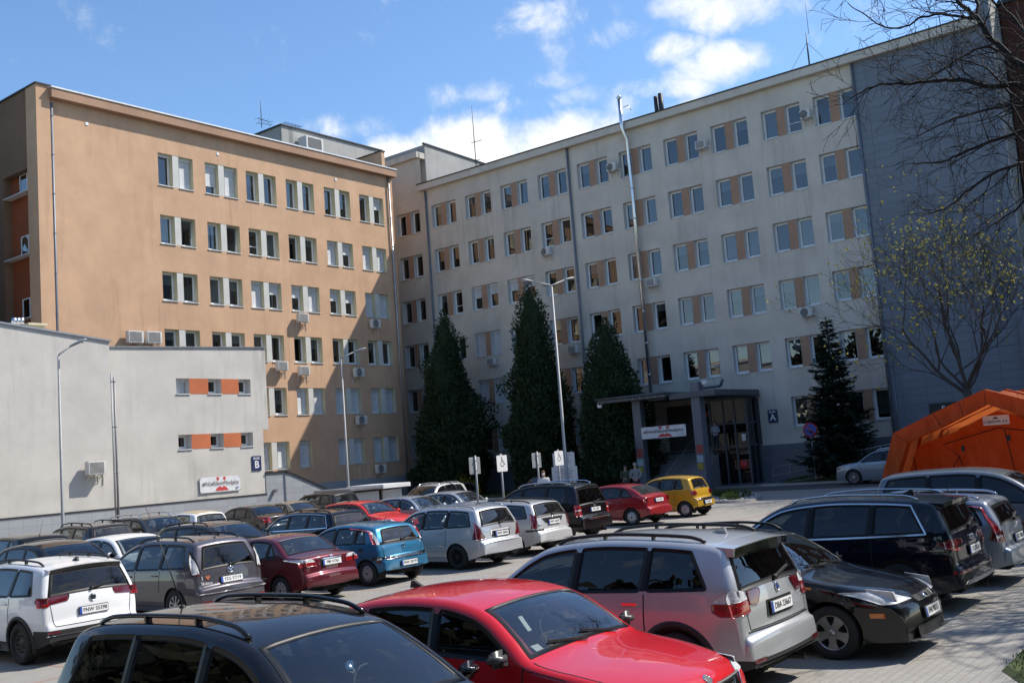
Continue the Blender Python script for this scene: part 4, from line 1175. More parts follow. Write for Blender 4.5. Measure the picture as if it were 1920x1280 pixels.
        o = b.build('licence_plate', [M_PLATE, M_BLK, M_PLATEB], s.root); o.matrix_local = Mx
        t = inst('plate_number', text_mesh(txt, .088, M_INK, .001, .0012, sx=.98), o); t.location = (.022, 0, .0052)
        return o
    def strip(s, mb, pts, fn, off, wdt, out):
        """thin strip following 2-D points on a surface"""
        L_ = []; n = len(pts)
        for i, p in enumerate(pts):
            a = Vector(pts[max(i-1, 0)]); b = Vector(pts[min(i+1, n-1)]); d = (b-a).normalized(); nn = Vector((-d.y, d.x))*wdt/2
            L_.append((fn((p[0]+nn.x, p[1]+nn.y), off), fn((p[0]-nn.x, p[1]-nn.y), off)))
        vs = []; fs = []
        for a, b in L_: vs += [a, b]
        for i in range(n-1): fs.append((2*i, 2*i+1, 2*i+3, 2*i+2))
        nrm = sum(((Vector(vs[f[1]])-Vector(vs[f[0]])).cross(Vector(vs[f[2]])-Vector(vs[f[0]])) for f in fs), Vector())
        if nrm.dot(Vector(out)) < 0: fs = [f[::-1] for f in fs]
        mb.add(vs, fs, True)
    def details(s, ws, rgl):
        k = s.k; L, W, H = s.L, s.W, s.H; root = s.root
        sidef = {1: lambda p, o: s.side(p[0], p[1], o, 1), -1: lambda p, o: s.side(p[0], p[1], o, -1)}
        rearf = lambda p, o: s.rear(p[0], p[1], o); frontf = lambda p, o: s.front(p[0], p[1], o)
        rag = s.rw+k.get('archgap', .055)
        lin = lambda a, b, n=10: [(lerp(a[0], b[0], i/n), lerp(a[1], b[1], i/n)) for i in range(n+1)]
        # door gaps
        if not k.get('nogaps'):
            g = MB()
            B, C = k['B']*L, k['C']*L
            zs = s.zsill+.10
            x0 = k['cowl']*L+.02
            for sg in (1, -1):
                g = MB()
                for xa, xb in ((x0, x0+.03), (B+.01, B-.0), (min(C+.01, s.xr-.02), min(C, s.xr-rag*.75))):
                    zlow = zs if xb != min(C, s.xr-rag*.75) else s.rw+rag*.72
                    s.strip(g, lin((xa, s.belt(xa)+.0), (xb, zlow), 12), sidef[sg], .0025, .014, (0, sg, 0))
                s.strip(g, lin((x0+.03, zs), (s.xr-rag-.02, zs), 14), sidef[sg], .0025, .010, (0, sg, 0))
                zz = k.get('capz', .62)*H; s.strip(g, lin((s.xf-rag*.2, zz-.06), (x0, zz), 6), sidef[sg], .0025, .007, (0, sg, 0))
                g.build('door_gap', M_DARK, s.body)
            yy = W*.37; g = MB()
            if not s.far and k.setdefault('bz', .44): s.strip(g, lin((-yy, k['bz']*H), (yy, k['bz']*H), 12), rearf, .003, .012, (-1, 0, 0))
            if s.sty not in ('sedan', 'fast'):
                for sg in (1, -1):
                    zt_, zb_ = k['rg'][0]*H-.02, (k.get('bz') or .45)*H
                    s.strip(g, lin((sg*W*.405, zt_), (sg*W*.37, zb_), 8), rearf, .003, .010, (-1, 0, 0))
            if g.f: g.build('tailgate_gap', M_DARK, s.body)
            if k.get('mould', s.sty in ('sedan', 'hatch', 'wagon', 'fast') and not s.far):
                for sg in (1, -1):
                    zz = .385*H; m_ = MB(); s.patch(m_, resample([(s.xf+rag+.05, zz-.022), (s.xr-rag-.05, zz-.022), (s.xr-rag-.06, zz+.022), (s.xf+rag+.06, zz+.022)], .12), sidef[sg], .011, (0, sg, 0)); m_.build('side_moulding', k.get('mouldm', s.paint), s.body)
            if k.get('chrome'):
                P0 = s.side_windows(); xa = min(p[0] for p in P0[0])-.01; xb = k['D'][1]*L+.015; xt = k['D'][0]*L+.02
                lo_ = [(lerp(xa, xb, i/24), s.zl(lerp(xa, xb, i/24))-.012) for i in range(25)]
                hi_ = [(lerp(xa, xt, i/30), max(s.zu(lerp(xa, xt, i/30))+.016, s.zl(lerp(xa, xt, i/30))-.012)) for i in range(31)]
                for sg in (1, -1):
                    m_ = MB(); s.strip(m_, lo_, sidef[sg], .007, .024, (0, sg, 0)); s.strip(m_, hi_+[(lerp(xt, xb, i/6), lerp(hi_[-1][1], lo_[-1][1], i/6)) for i in range(1, 7)], sidef[sg], .007, .022, (0, sg, 0)); m_.build('chrome_trim', M_CHROME, s.body)
            # bonnet shut line
            q0 = s.s_of_x(.075*L); q1 = s.s_of_x(k['cowl']*L-.03)
            for sg in (1, -1):
                g = MB(); s.strip(g, [(lerp(q0, q1, i/12), sg*(s.sec(lerp(q0, q1, i/12))[7]+.0)) for i in range(13)], lambda p, o: s.top(p[0], p[1], o), .0025, .010, (0, 0, 1))
                g.build('bonnet_gap', M_DARK, s.body)
        # handles
        hm = k.get('handle', s.paint)
        if not s.far:
            for sg in (1, -1):
                for xh in ((k['B']*L-.20), (k['C']*L-.16)):
                    if xh > s.xr-.1 and k.get('doors', 4) == 4 and False: continue
                    if k.get('doors', 4) == 2 and xh > k['B']*L: continue
                    zh = s.belt(xh)-.10
                    p = Vector(s.side(xh, zh, .012, sg)); b = MB(); b.bbox(p.x-.10, p.x+.10, p.y-.018, p.y+.018, p.z-.014, p.z+.014, .008)
                    b.build('door_handle', hm, s.body)
        # mirrors
        for sg in (1, -1):
            xm = k['cowl']*L+.20; zm = s.belt(xm)+.075
            p = Vector(s.side(xm, s.belt(xm), 0, sg)); b = MB()
            c = Vector((p.x+.02, p.y+sg*.13, zm))
            b.bbox(c.x-.045, c.x+.06, c.y-.11, c.y+.11, c.z-.075, c.z+.075, .05); b.sm = [True]*len(b.sm)
            for i in range(len(b.v)):
                x, y, z = b.v[i]; t = sg*(y-c.y)/.11; b.v[i] = (x-.03*max(0, t)*(x > c.x), y, c.z+(z-c.z)*(1-.18*max(0, t)))
            b.bar((p.x, p.y-sg*.02, p.z+.01), (c.x, c.y-sg*.03, c.z-.035), .05, .03)
            o = b.build('wing_mirror', k.get('mirror', s.paint), root)
            g = MB(); g.lathe([(0, 0), (.085, 0)], 16, Matrix.Translation((c.x-.046, c.y, c.z)) @ Matrix.Diagonal((1, 1.0, .62, 1)) @ Matrix.Rotation(-pi/2, 4, 'Y'))
            g.build('mirror_glass', M_CHROME, o)
        # roof rails
        rl = k.get('rails')
        if rl:
            q0 = s.s_of_x(k['wtop']*L+.16); q1 = s.s_of_x(min(.93, k['D'][0]+.02)*L)
            for sg in (1, -1):
                b = MB(); pts = []
                n = 36; hgt = k.get('railh', .04)
                for i in range(n+1):
                    q = lerp(q0, q1, i/n); y = sg*(s.sec(q)[7]-.03); e = min(i, n-i)/n
                    pts.append(s.top(q, y, .012+hgt*sin(min(1, e/.11)*pi/2)))
                b.tube(pts, k.get('railr', .019), 8)
                for t in (.33, .66) if k.get('feet', 1) else ():
                    q = lerp(q0, q1, t); y = sg*(s.sec(q)[7]-.03); b.bar(s.top(q, y, 0), s.top(q, y, .006+hgt), .055, .022)
                b.build('roof_rail', rl, root)
        # aerial
        an = k.get('aerial')
        if an:
            q = s.s_of_x(k.get('aerx', .82)*L); p = Vector(s.top(q, 0, 0)); b = MB()
            if an == 'fin':
                b.prism([(p.x+.10, p.z-.006), (p.x-.10, p.z-.006), (p.x-.075, p.z+.062), (p.x-.045, p.z+.066)], 'y', -.018, .018)
            elif an == 'whip':
                b.tube([p, p+Vector((-.06, 0, .10)), p+Vector((-.22, 0, .45))], [.008, .005, .0025], 6); b.sphere(p, (.03, .03, .02), 8, 6)
            elif an == 'long':
                b.tube([p, p+Vector((-.25, 0, .45)), p+Vector((-.50, 0, .85))], [.008, .004, .002], 6); b.sphere(p, (.03, .03, .02), 8, 6)
            else:
                b.tube([p, p+Vector((-.09, 0, .16))], [.009, .005], 6); b.sphere(p, (.03, .03, .02), 8, 6)
            b.build('aerial', k.get('aerm', M_BLK), root)
        # spoiler
        if k.get('spoiler'):
            q = s.s_rear(0, k['rg'][1]*H)-.01; d, th = k['spoiler']; b = MB(); n = 10
            hw = s.sec(q)[7]+s.rc*.3; vs = []; fs = []
            for i in range(n+1):
                y = lerp(-hw, hw, i/n); p = Vector(s.top(q-.14, y, .004)); r_ = Vector(s.top(q, y, .0))
                e = 1-.35*(abs(y)/hw)**3
                tip = Vector((r_.x-d*e, y, p.z-.02-.0*d)); vs += [p, tip, tip+Vector((.012, 0, -th)), r_+Vector((0, 0, -.03))]
            for i in range(n):
                for j in range(4): a, c = 4*i+j, 4*i+(j+1) % 4; fs.append((a, c, c+4, a+4))
            fs += [(0, 3, 2, 1), (4*n, 4*n+1, 4*n+2, 4*n+3)]
            b.add(vs, fs); o = b.build('spoiler', [s.paint], root, fixn=True)
            m2 = MB(); vs = []; fs = []
            for i in range(n+1):
                y = lerp(-hw*.96, hw*.96, i/n); r_ = Vector(s.top(q, y, 0)); e = 1-.35*(abs(y)/hw)**3; p = Vector(s.top(q-.14, y, .004))
                t = Vector((r_.x-d*e-.003, y, p.z-.03)); vs += [t, t+Vector((.010, 0, -th*.9)), r_+Vector((-.005, 0, -.05))]
            for i in range(n): fs += [(3*i, 3*i+3, 3*i+4, 3*i+1), (3*i+1, 3*i+4, 3*i+5, 3*i+2)]
            m2.add(vs, fs); m2.build('spoiler_edge', M_BLKG, o)
        # rear lamps: polygons in (y,z) for +y, mirrored; optional side wrap in (x,z)
        for lst, f, nm, outv in ((k.get('tail', []), rearf, 'tail_light', (-1, 0, 0)), (k.get('head', []), frontf, 'headlight', (1, 0, .2))):
            for sg in (1, -1):
                b = MB(); mats = []
                for (mat, poly, *wrap) in lst:
                    if mat not in mats: mats.append(mat)
                    b.m = mats.index(mat)
                    P = resample(roundpoly([(sg*y*W/2, z*H) for y, z in poly], .02, 3), .03)
                    s.patch(b, P, f, .009 if len(mats) == 1 else .012, outv, skirt=.03, rings=(.88, .75, .62, .48, .33, .16))
                    if wrap and wrap[0]:
                        Pw = resample(roundpoly([(x*L, z*H) for x, z in wrap[0]], .02, 3), .05)
                        s.patch(b, Pw, sidef[sg], .008, (0, sg, 0), skirt=.03)
                if b.f: b.build(nm, mats, root)
        # generic front/rear/side patches: (name, material, face, polygon)
        for (nm, mat, face, poly, *o) in k.get('extra', []):
            b = MB(); off = o[0] if o else .006
            if face in ('rear', 'front'):
                f = rearf if face == 'rear' else frontf
                P = resample(roundpoly([(y*W/2, z*H) for y, z in poly], .015, 3), .06)
                s.patch(b, P, f, off, (-1 if face == 'rear' else 1, 0, 0))
            elif face == 'side':
                for sg in (1, -1):
                    P = resample(roundpoly([(x*L, z*H) for x, z in poly], .015, 3), .06); b = MB(); s.patch(b, P, sidef[sg], off, (0, sg, 0))
                    if sg > 0: b.build(nm, mat, root)
            elif face == 'top':
                P = resample([(s.s_of_x(x*L), y*W/2) for x, y in poly], .1); s.patch(b, P, lambda p, o_: s.top(p[0], p[1], o_), off, (0, 0, 1))
            b.build(nm, mat, root)
        # cladding: arches and sill
        cl = k.get('clad')
        if cl:
            for xc in (s.xf, s.xr):
                cx = L/2-s.bow(xc, W/2)
                for sg in (1, -1):
                    b = MB(); n = 24; vs = []; fs = []
                    for i in range(n+1):
                        a = lerp(-.35, pi+.35, i/n)
                        for rr_, of in ((rag-.004, -.02), (rag-.004, .012), (rag+.055, .010), (rag+.06, -.004)):
                            px, pz = cx+rr_*cos(a), s.rw+rr_*sin(a); xx = L/2-px
                            vs.append((px, sg*(s.yb(clamp(xx, .05, L-.05), max(pz, .15))+of), pz))
                    for i in range(n):
                        for j in range(3): fs.append((4*i+j, 4*i+j+1, 4*i+j+5, 4*i+j+4))
                    b.add(vs, fs, True); b.build('wheel_arch_trim', cl, s.body, fixn=True)
            x0, x1 = s.xf+rag, s.xr-rag
            for sg in (1, -1):
                P = resample([(x0, s.zsill), (x1, s.zsill), (x1, s.zsill+.16), (x0, s.zsill+.16)], .12); b = MB(); s.patch(b, P, sidef[sg], .008, (0, sg, 0)); b.build('sill_trim', cl, s.body)
        # bumper lower and side wrap
        # wipers
        q0 = ws[0][0]
        for (ya, yc, l) in ((.62, .05, 0), (.02, -.55, 0)):
            b = MB(); a = Vector(s.top(q0-.03, ya*W/2*.9, .02)); c = Vector(s.top(q0+.08, yc*W/2*.9, .018)); b.bar(a, c, .016, .02)
            b.build('windscreen_wiper', M_BLK, root)
        if k.get('rwiper', True) and s.sty not in ('sedan', 'fast'):
            b = MB(); zl = k['rg'][0]*H+.045; a = Vector(s.rear(0, zl-.02, .025)); c = Vector(s.rear(-.36*W/2*1.3, zl+.05, .02)); b.bar(a, c, .022, .02); b.sphere(a, .03, 8, 6); b.build('rear_wiper', M_BLK, root)
        # plates
        if k.get('rplate'): s.plate(k['rplate'], k.get('rpz', .5)*H, 'rear', off=k.get('rpo', .022))
        if k.get('fplate'): s.plate(k['fplate'], k.get('fpz', .27)*H, 'front', off=.02)
# ================================================================== THE PARKED CARS
PT = dict(
 white=paint('white paint', (.74, .75, .76), 0, .3, .03), graphite=paint('violet grey paint', (.085, .078, .092), .35, .32, .05), maroon=paint('maroon paint', (.105, .010, .018), .25, .33, .05),
 blue=paint('sky blue paint', (.030, .165, .30), .35, .32, .05), silver=paint('silver paint', (.47, .48, .50), .45, .33, .03), silver2=paint('pale silver paint', (.52, .52, .52), .3, .33, .03),
 black=paint('black paint', (.005, .005, .007), .0, .28, .03, .85, .05), cherry=paint('cherry paint', (.27, .014, .020), .1, .3, .04), yellow=paint('yellow ochre paint', (.50, .29, .022), .15, .33, .05),
 red=paint('bright red paint', (.52, .012, .018), .0, .27, .015), navy=paint('navy black paint', (.004, .006, .013), .1, .26, .015, .9, .05), bluegrey=paint('blue silver paint', (.25, .28, .33), .5, .32, .03),
 dgrey=paint('dark grey paint', (.045, .048, .052), .4, .33, .05), beige=paint('beige paint', (.30, .26, .20), .45, .34, .05), bsilver=paint('bluish silver paint', (.36, .40, .47), .45, .32, .03),
 scarlet=paint('scarlet paint', (.56, .025, .020), .0, .3, .03), bbrown=paint('brown black paint', (.028, .024, .022), .3, .3, .06), sgrey=paint('mid grey paint', (.16, .175, .195), .5, .33, .03))
GRP = 'cars parked in the lot'
HEAD = [(M_CLEAR, [(.50, .45), (.93, .46), (.985, .525), (.60, .505)], [(.022, .47), (.075, .50), (.085, .535), (.022, .525)])]
def front_bits(gr=(.40, .36, .455), lo=True):
    e = [('grille', M_BLKG, 'front', [(-gr[0], gr[1]), (gr[0], gr[1]), (gr[0]*1.12, gr[2]), (-gr[0]*1.12, gr[2])])]
    if lo: e.append(('lower_grille', M_BLK, 'front', [(-.62, .16), (.62, .16), (.70, .27), (-.70, .27)]))
    return e
def reflector(y0, y1, z0, z1, mat=None): return [('reflector', mat or M_REDD, 'rear', [(y0, z0), (y1, z0), (y1, z1), (y0, z1)]), ('reflector', mat or M_REDD, 'rear', [(-y1, z0), (-y0, z0), (-y0, z1), (-y1, z1)])]
GAPZ = dict(name='parked_car', group=GRP)
def rear_car(label, sty, L, W, H, p, Xl, Yax, **k):
    """parked nose away: Xl = outer face of its left wheels, Yax = rear axle"""
    xr = k.get('xr', STY[sty]['xr']); xc = Xl+W/2; yc = Yax-(.5-xr)*L
    k.setdefault('group', GRP)
    return Car(label, sty, L, W, H, p, (xc, yc, gz(xc, yc)), R(90+k.pop('yaw', 0)), **k)
def nose_car(label, sty, L, W, H, p, xc, yfront, **k):
    """parked nose towards the camera"""
    k.setdefault('group', GRP); k.setdefault('head', HEAD); k.setdefault('extra', front_bits())
    yc = yfront+L/2
    return Car(label, sty, L, W, H, p, (xc, yc, gz(xc, yc)), R(-90+k.pop('yaw', 0)), **k)
def emblem(car, kind, z, face='rear', r=.055, y=0.0, off=.012):
    f = car.rear if face == 'rear' else car.front; sg = -1 if face == 'rear' else 1
    p = Vector(f(y, z, off)); up = (Vector(f(y, z+.04, off))-Vector(f(y, z-.04, off))).normalized(); xa = Vector((0, sg, 0)); n = xa.cross(up).normalized(); up = n.cross(xa)
    Mx = Matrix((xa, up, n)).transposed().to_4x4(); Mx.translation = p
    b = MB()
    if kind in ('vw', 'bmw', 'arrow', 'wing'):
        b.m = 0; b.lathe([(r*.82, -.004), (r*.82, .004), (r, .004), (r, -.006)], 24, None); 
        b.m = 1; b.lathe([(0, .001), (r*.83, .001)], 24)
    t = .011
    def st(*pts):
        for a, c in zip(pts[:-1], pts[1:]): b.bar((a[0]*r, a[1]*r, .002), (c[0]*r, c[1]*r, .002), t, .006)
    b.m = 0
    if kind == 'vw': st((-.42, .72), (0, .08), (.42, .72)); st((-.8, .25), (-.35, -.7), (0, -.02), (.35, -.7), (.8, .25))
    elif kind == 'm': 
        b.lathe([(r*.86, -.004), (r*.86, .005), (r, .005), (r, -.006)], 24, Matrix.Diagonal((1.2, .9, 1, 1))); st((-.9, .45), (-.35, .2), (0, -.3), (.35, .2), (.9, .45))
    elif kind == 'bolt':
        b.lathe([(r*.84, -.004), (r*.84, .005), (r, .005), (r, -.006)], 24); st((-1.2, .12), (.1, .12), (-.1, -.12), (1.2, -.12))
    elif kind == 'bmw':
        b.m = 2
        for a in (0, pi): b.add([(0, 0, .003)]+[(r*.66*cos(a+pi/2*i/5+pi/2), r*.66*sin(a+pi/2*i/5+pi/2), .003) for i in range(6)], [(0, i+1, i+2) for i in range(5)])
        b.m = 0
        for a in (pi/2, 3*pi/2): b.add([(0, 0, .003)]+[(r*.66*cos(a+pi/2*i/5+pi/2), r*.66*sin(a+pi/2*i/5+pi/2), .003) for i in range(6)], [(0, i+1, i+2) for i in range(5)])
    elif kind == 'arrow': st((-.5, -.5), (.2, .3), (.6, .1)); st((-.2, -.6), (.5, .1))
    elif kind == 'oval': b.lathe([(0, .004), (r*.9, .003), (r, -.006)], 20, Matrix.Diagonal((1.5, .75, 1, 1)))
    elif kind == 'rings':
        for i in range(4): b.lathe([(r*.5, -.002), (r*.5, .005), (r*.66, .005), (r*.66, -.002)], 18, Matrix.Translation(((i-1.5)*r*.95, 0, 0)))
    elif kind == 'chev': st((-.8, -.1), (0, .5), (.8, -.1)); st((-.8, -.6), (0, 0), (.8, -.6))
    elif kind == 'lion': st((-.2, -.9), (.1, -.2), (-.3, .3), (.1, .9)); st((.1, .2), (.6, .4)); st((.1, -.2), (.5, -.5))
    elif kind == 'tri': st((-.7, .5), (-.3, -.4), (0, .4), (.3, -.4), (.7, .5))
    o = b.build('emblem', [M_CHROME, M_INK, M_PLATEB], car.root); o.matrix_local = Mx; return o
def letters(car, txt, y, z, size, mat=None, face='rear'):
    o = car.rtext(txt, y, z, size, mat or M_CHROME, .010, 'badge_lettering', 1.0, face); return o

# ---- row in front of the camera
c = nose_car('black people carrier with tall roof rails, nearest the camera at the bottom', 'mpv', 4.45, 1.77, 1.63, PT['black'], 5.14, 4.12, rails=M_BLKG, railh=.035, railr=.019, aerial='long', aerx=.80, ds=.03, gl=M_GLASSD, rim='ten', fplate='FZI 40718')
b = MB(); b.bbox(-.03, .03, -.05, .05, 0, .012, .004); o = b.build('windscreen_sticker', M_WSIGN, c.root); o.location = Vector(c.top(c.s_of_x(1.15), -.45, -.03))
b = MB(); b.lathe([(0, 0), (.05, 0), (.052, -.006)], 18); o = b.build('holder_disc', M_CHROME, c.root); o.location = Vector(c.top(c.s_of_x(1.45), -.05, -.05)); o.rotation_euler = (0, 1.0, 0)
RBITS = [('grille', M_BLKG, 'front', [(-.52, .335), (.52, .335), (.60, .47), (-.60, .47)], .010), ('lower_grille', M_BLK, 'front', [(-.7, .16), (.7, .16), (.75, .27), (-.75, .27)])]
c = nose_car('bright red hatchback with dark windows facing the camera between black and silver cars', 'fast', 4.40, 1.80, 1.46, PT['red'], 7.66, 4.12, ds=.03, aerial='fin', aerx=.74, gl=M_GLASSD, glf=M_GLASS, mould=False, mirror=M_MIRR, handle=PT['red'], rim='five', tw=.21, rw=.32, extra=RBITS, fplate='FNW 5S180',
    head=[(M_CLEAR, [(.56, .455), (.95, .475), (.985, .53), (.64, .50)], [(.025, .485), (.07, .51), (.08, .54), (.025, .53)])], belt=[(0, .50), (.25, .625), (.6, .66), (.85, .70), (.96, .68)])
b = MB()
for i in range(-7, 8): p = Vector(c.front(i*.062, .60, .016)); q = Vector(c.front(i*.058, .50, .016)); b.bar(p, q, .012, .012)
b.build('grille_bars', M_LAMPD, c.root)
b = MB(); P = [(-.58, .33), (.58, .33), (.66, .475), (-.66, .475)]; P = resample(roundpoly([(y*.9, z*1.46) for y, z in P], .03, 3), .06)
c.patch(b, P, lambda p, o: c.front(p[0], p[1], o), .014, (1, 0, 0), inner=.022, skirt=.03); b.build('grille_surround', M_CHROME, c.root)
emblem(c, 'wing', .735, 'front', .045, off=.008)
b = MB(); b.bbox(-.003, .003, -.03, .03, 0, .16, .002); o = b.build('parking_ticket', M_WSIGN, c.root); o.location = Vector(c.top(c.s_of_x(1.55), -.34, -.10)); o.rotation_euler = (0, -.7, 0)
b = MB(); b.bbox(-.04, .04, -.055, .055, 0, .004, .002); o = b.build('windscreen_sticker', M_PLATE, c.root); o.location = Vector(c.top(c.s_of_x(1.34), -.58, -.012)); o.rotation_euler = (0, .55, 0)
XB = [('plate_recess', M_BLK, 'rear', [(-.36, .475), (.36, .475), (.33, .575), (-.33, .575)], .006), ('bumper_gap', M_DARK, 'rear', [(-.80, .415), (.80, .415), (.80, .424), (-.80, .424)], .004)]+reflector(.62, .86, .245, .27)
c = rear_car('silver off-roader with black roof rails and a big roof spoiler, rear to the camera', 'suv', 4.57, 1.86, 1.67, PT['silver'], 9.55, 5.57, ds=.03, rails=M_BLK, railh=.035, railr=.020, aerial='fin', aerx=.84, aerm=PT['silver'], spoiler=(.14, .085), gl=M_GLASSD, clad=M_BLK, lowz=(.38, .44), rw=.355, tw=.235, rim='y5', rplate='DBA 23667', rpz=.527, rpo=.02, extra=XB, handle=M_CHROME, bz=.43,
    tail=[(M_CLEAR, [(.70, .615), (.985, .60), (.985, .635), (.90, .675), (.72, .665)], [(.915, .60), (.975, .60), (.975, .672), (.945, .655)]), (M_RED, [(.70, .535), (.985, .52), (.985, .60), (.70, .615)], [(.915, .55), (.935, .52), (.978, .52), (.975, .60), (.915, .60)]), (M_REDD, [(.42, .64), (.52, .57), (.69, .575), (.69, .66), (.42, .665)])], glf=M_GLASS)
emblem(c, 'bmw', .635*1.67, r=.045); letters(c, 'X3', -.62, 1.075, .06)
c = nose_car('black estate car with clear headlights and silver five-spoke wheels, nose to the camera', 'wagon', 4.40, 1.70, 1.46, PT['black'], 12.74, 3.92, ds=.035, rails=M_BLK, railh=.06, rim='fat5', rw=.31, fplate='FNI 90S15', fpz=.335, gl=M_GLASSD, glf=M_GLASS,
    head=[(M_CLEAR, [(.42, .455), (.93, .44), (.985, .53), (.88, .535), (.62, .50)], [(.022, .455), (.075, .49), (.105, .555), (.03, .53)])],
    extra=[('grille', M_BLK, 'front', [(-.34, .425), (.34, .425), (.40, .475), (-.40, .475)]), ('lower_grille', M_BLK, 'front', [(-.50, .16), (.50, .16), (.55, .25), (-.55, .25)]), ('side_indicator', M_AMBER, 'side', [(.045, .335), (.085, .335), (.085, .375), (.045, .375)], .008), ('repeater', M_AMBER, 'side', [(.245, .55), (.27, .555), (.27, .575), (.245, .57)], .008)])
emblem(c, 'oval', .655, 'front', .05)
QB = [('skid_plate', M_ALLOY, 'rear', [(-.80, .245), (.80, .245), (.66, .275), (-.66, .275)], .016)]+reflector(.50, .92, .335, .365)
c = rear_car('dark navy off-roader with chrome window surround, rear to the camera by the silver estate', 'suv', 4.66, 1.90, 1.655, PT['navy'], 15.02, 5.02, ds=.035, rails=M_CHROME, railh=.045, railr=.014, feet=0, aerial='fin', aerx=.80, spoiler=(.13, .06), gl=M_GLASSD, glf=M_GLASS, chrome=True, third=True, rim='y5_d', rw=.36, tw=.24, rplate='FZ 5Z61A', rpz=.50, extra=QB,
    tail=[(M_REDD, [(.46, .575), (.80, .56), (.985, .54), (.985, .605), (.86, .625), (.46, .612)], [(.93, .56), (.978, .54), (.978, .605), (.94, .61)]), (M_RED, [(.60, .515), (.86, .53), (.96, .555), (.80, .552), (.60, .545)])])
emblem(c, 'rings', .60*1.655, r=.055); letters(c, 'Q5', .60, .70, .06); letters(c, 'TDI', -.62, 1.02, .055)
c = rear_car('silver blue estate with tall red lamps up its rear pillars, right edge', 'wagon', 4.51, 1.77, 1.46, PT['bluegrey'], 17.58, 4.98, ds=.04, rails=M_CHROME, railh=.05, aerial='stub', aerx=.74, gl=M_GLASSD, glf=M_GLASS, rplate='FZG 7R03', rim='five', rg=(.68, .88), rgm=.11,
    tail=[(M_RED, [(.87, .60), (.99, .58), (.99, .78), (.96, .90), (.88, .93), (.88, .80)]), (M_REDD, [(.76, .50), (.99, .49), (.99, .60), (.78, .62)], [(.93, .50), (.975, .49), (.975, .60), (.945, .64)]), (M_CLEAR, [(.78, .545), (.985, .535), (.985, .565), (.78, .575)])])
nose_car('dark grey people carrier parked past the silver blue estate beside the tent', 'mpv', 4.60, 1.83, 1.74, PT['sgrey'], 21.9, 3.05, gl=M_GLASSD, glf=M_GLASS, seat=M_SEAT, D=(.885, .93), rplate=None)

# ---- middle row, rears to the camera
TB = [('bumper_strip', M_LAMPD, 'rear', [(-.9, .285), (.9, .285), (.9, .30), (-.9, .30)], .012)]+[(n, m, f, p, .012) for n, m, f, p in reflector(.66, .88, .31, .332)]
c = rear_car('white off-roader cut by the left edge, only its lamp showing', 'suv', 4.4, 1.84, 1.66, PT['white'], 5.55, 17.6, rplate='FNW 41906', tail=[(M_RED, [(.62, .56), (.985, .54), (.985, .66), (.62, .655)])], lowz=(.36, .56), extra=TB[:1]+reflector(.62, .93, .36, .385, M_RED), gl=M_GLASSD, clad=M_BLK)
c = rear_car('white off-roader with black steel wheels and dark lower bumper at far left', 'suv', 4.49, 1.84, 1.665, PT['white'], 8.62, 17.62, ds=.035, rails=M_BLK, railh=.045, aerial='fin', aerx=.86, rim='steel', rw=.345, tw=.225, clad=M_BLK, gl=M_GLASSD, rplate='FNW 55398', rpz=.487, lowz=(.36, .565), extra=TB, bz=.375, spoiler=(.06, .035),
    tail=[(M_REDD, [(.43, .645), (.47, .605), (.80, .588), (.985, .56), (.985, .655), (.43, .672)], [(.925, .625), (.955, .57), (.978, .56), (.978, .655), (.94, .665)]), (M_RED, [(.80, .575), (.985, .565), (.985, .60), (.80, .605)])])
emblem(c, 'vw', .605*1.665, r=.06)
MBX = [('reflector', M_RED, 'side', [(.955, .55), (.972, .55), (.97, .60), (.955, .60)], .006), ('bumper_top', PT['graphite'], 'rear', [(-.9, .335), (.9, .335), (.9, .36), (-.9, .36)], .02)]+reflector(.55, .86, .20, .25, M_RED)
c = rear_car('violet grey people carrier with clear upright rear lamps and a heart sticker', 'mpv', 4.50, 1.76, 1.63, PT['graphite'], 12.22, 18.55, ds=.035, rails=M_BLK, railh=.05, aerial='stub', aerx=.86, rim='ten', rw=.32, rplate='FZG 57719', rpz=.475, extra=MBX, bz=.34,
    tail=[(M_FRIT, [(.76, .57), (.955, .56), (.955, .68), (.925, .80), (.87, .865), (.82, .79)]), (M_CLEAR, [(.80, .585), (.935, .575), (.935, .67), (.905, .77), (.87, .82), (.84, .76)])], rg=(.635, .905), rgm=.13, gls=M_GLASSD)
emblem(c, 'm', .585*1.63, r=.07)
letters(c, 'I', .665, .845, .11, M_WSIGN); letters(c, 'S\u0142ubice', .575, .745, .088, M_WSIGN)
b = MB(); hp = [(0, -.045), (.03, -.012), (.05, .015), (.047, .035), (.028, .045), (.008, .035), (0, .022), (-.008, .035), (-.028, .045), (-.047, .035), (-.05, .015), (-.03, -.012)]
c.patch(b, [(.54+x, .85+z) for x, z in hp], lambda p, o: c.rear(p[0], p[1], o), .009, (-1, 0, 0), skirt=0); b.build('heart_sticker', M_ORX, c.root)
LBX = [('plate_recess', M_BLK, 'rear', [(-.36, .53), (.36, .53), (.36, .625), (-.36, .625)]), ('chrome_strip', M_CHROME, 'rear', [(-.36, .628), (.36, .628), (.36, .64), (-.36, .64)], .010)]
c = rear_car('maroon saloon with pale seat covers between a grey carrier and a blue hatchback', 'sedan', 4.24, 1.69, 1.43, PT['maroon'], 14.52, 18.1, ds=.035, rim='cover', rw=.29, tw=.18, rplate='FMI 41361', rpz=.575, extra=LBX, bz=.45, seat=M_SEATG,
    tail=[(M_CLEAR, [(.52, .605), (.985, .61), (.985, .655), (.60, .655)], [(.955, .61), (.985, .61), (.983, .65), (.96, .65)]), (M_RED, [(.48, .545), (.985, .545), (.985, .61), (.52, .605)], [(.95, .545), (.985, .545), (.985, .61), (.955, .61)])])
emblem(c, 'tri', .665*1.43, r=.05)
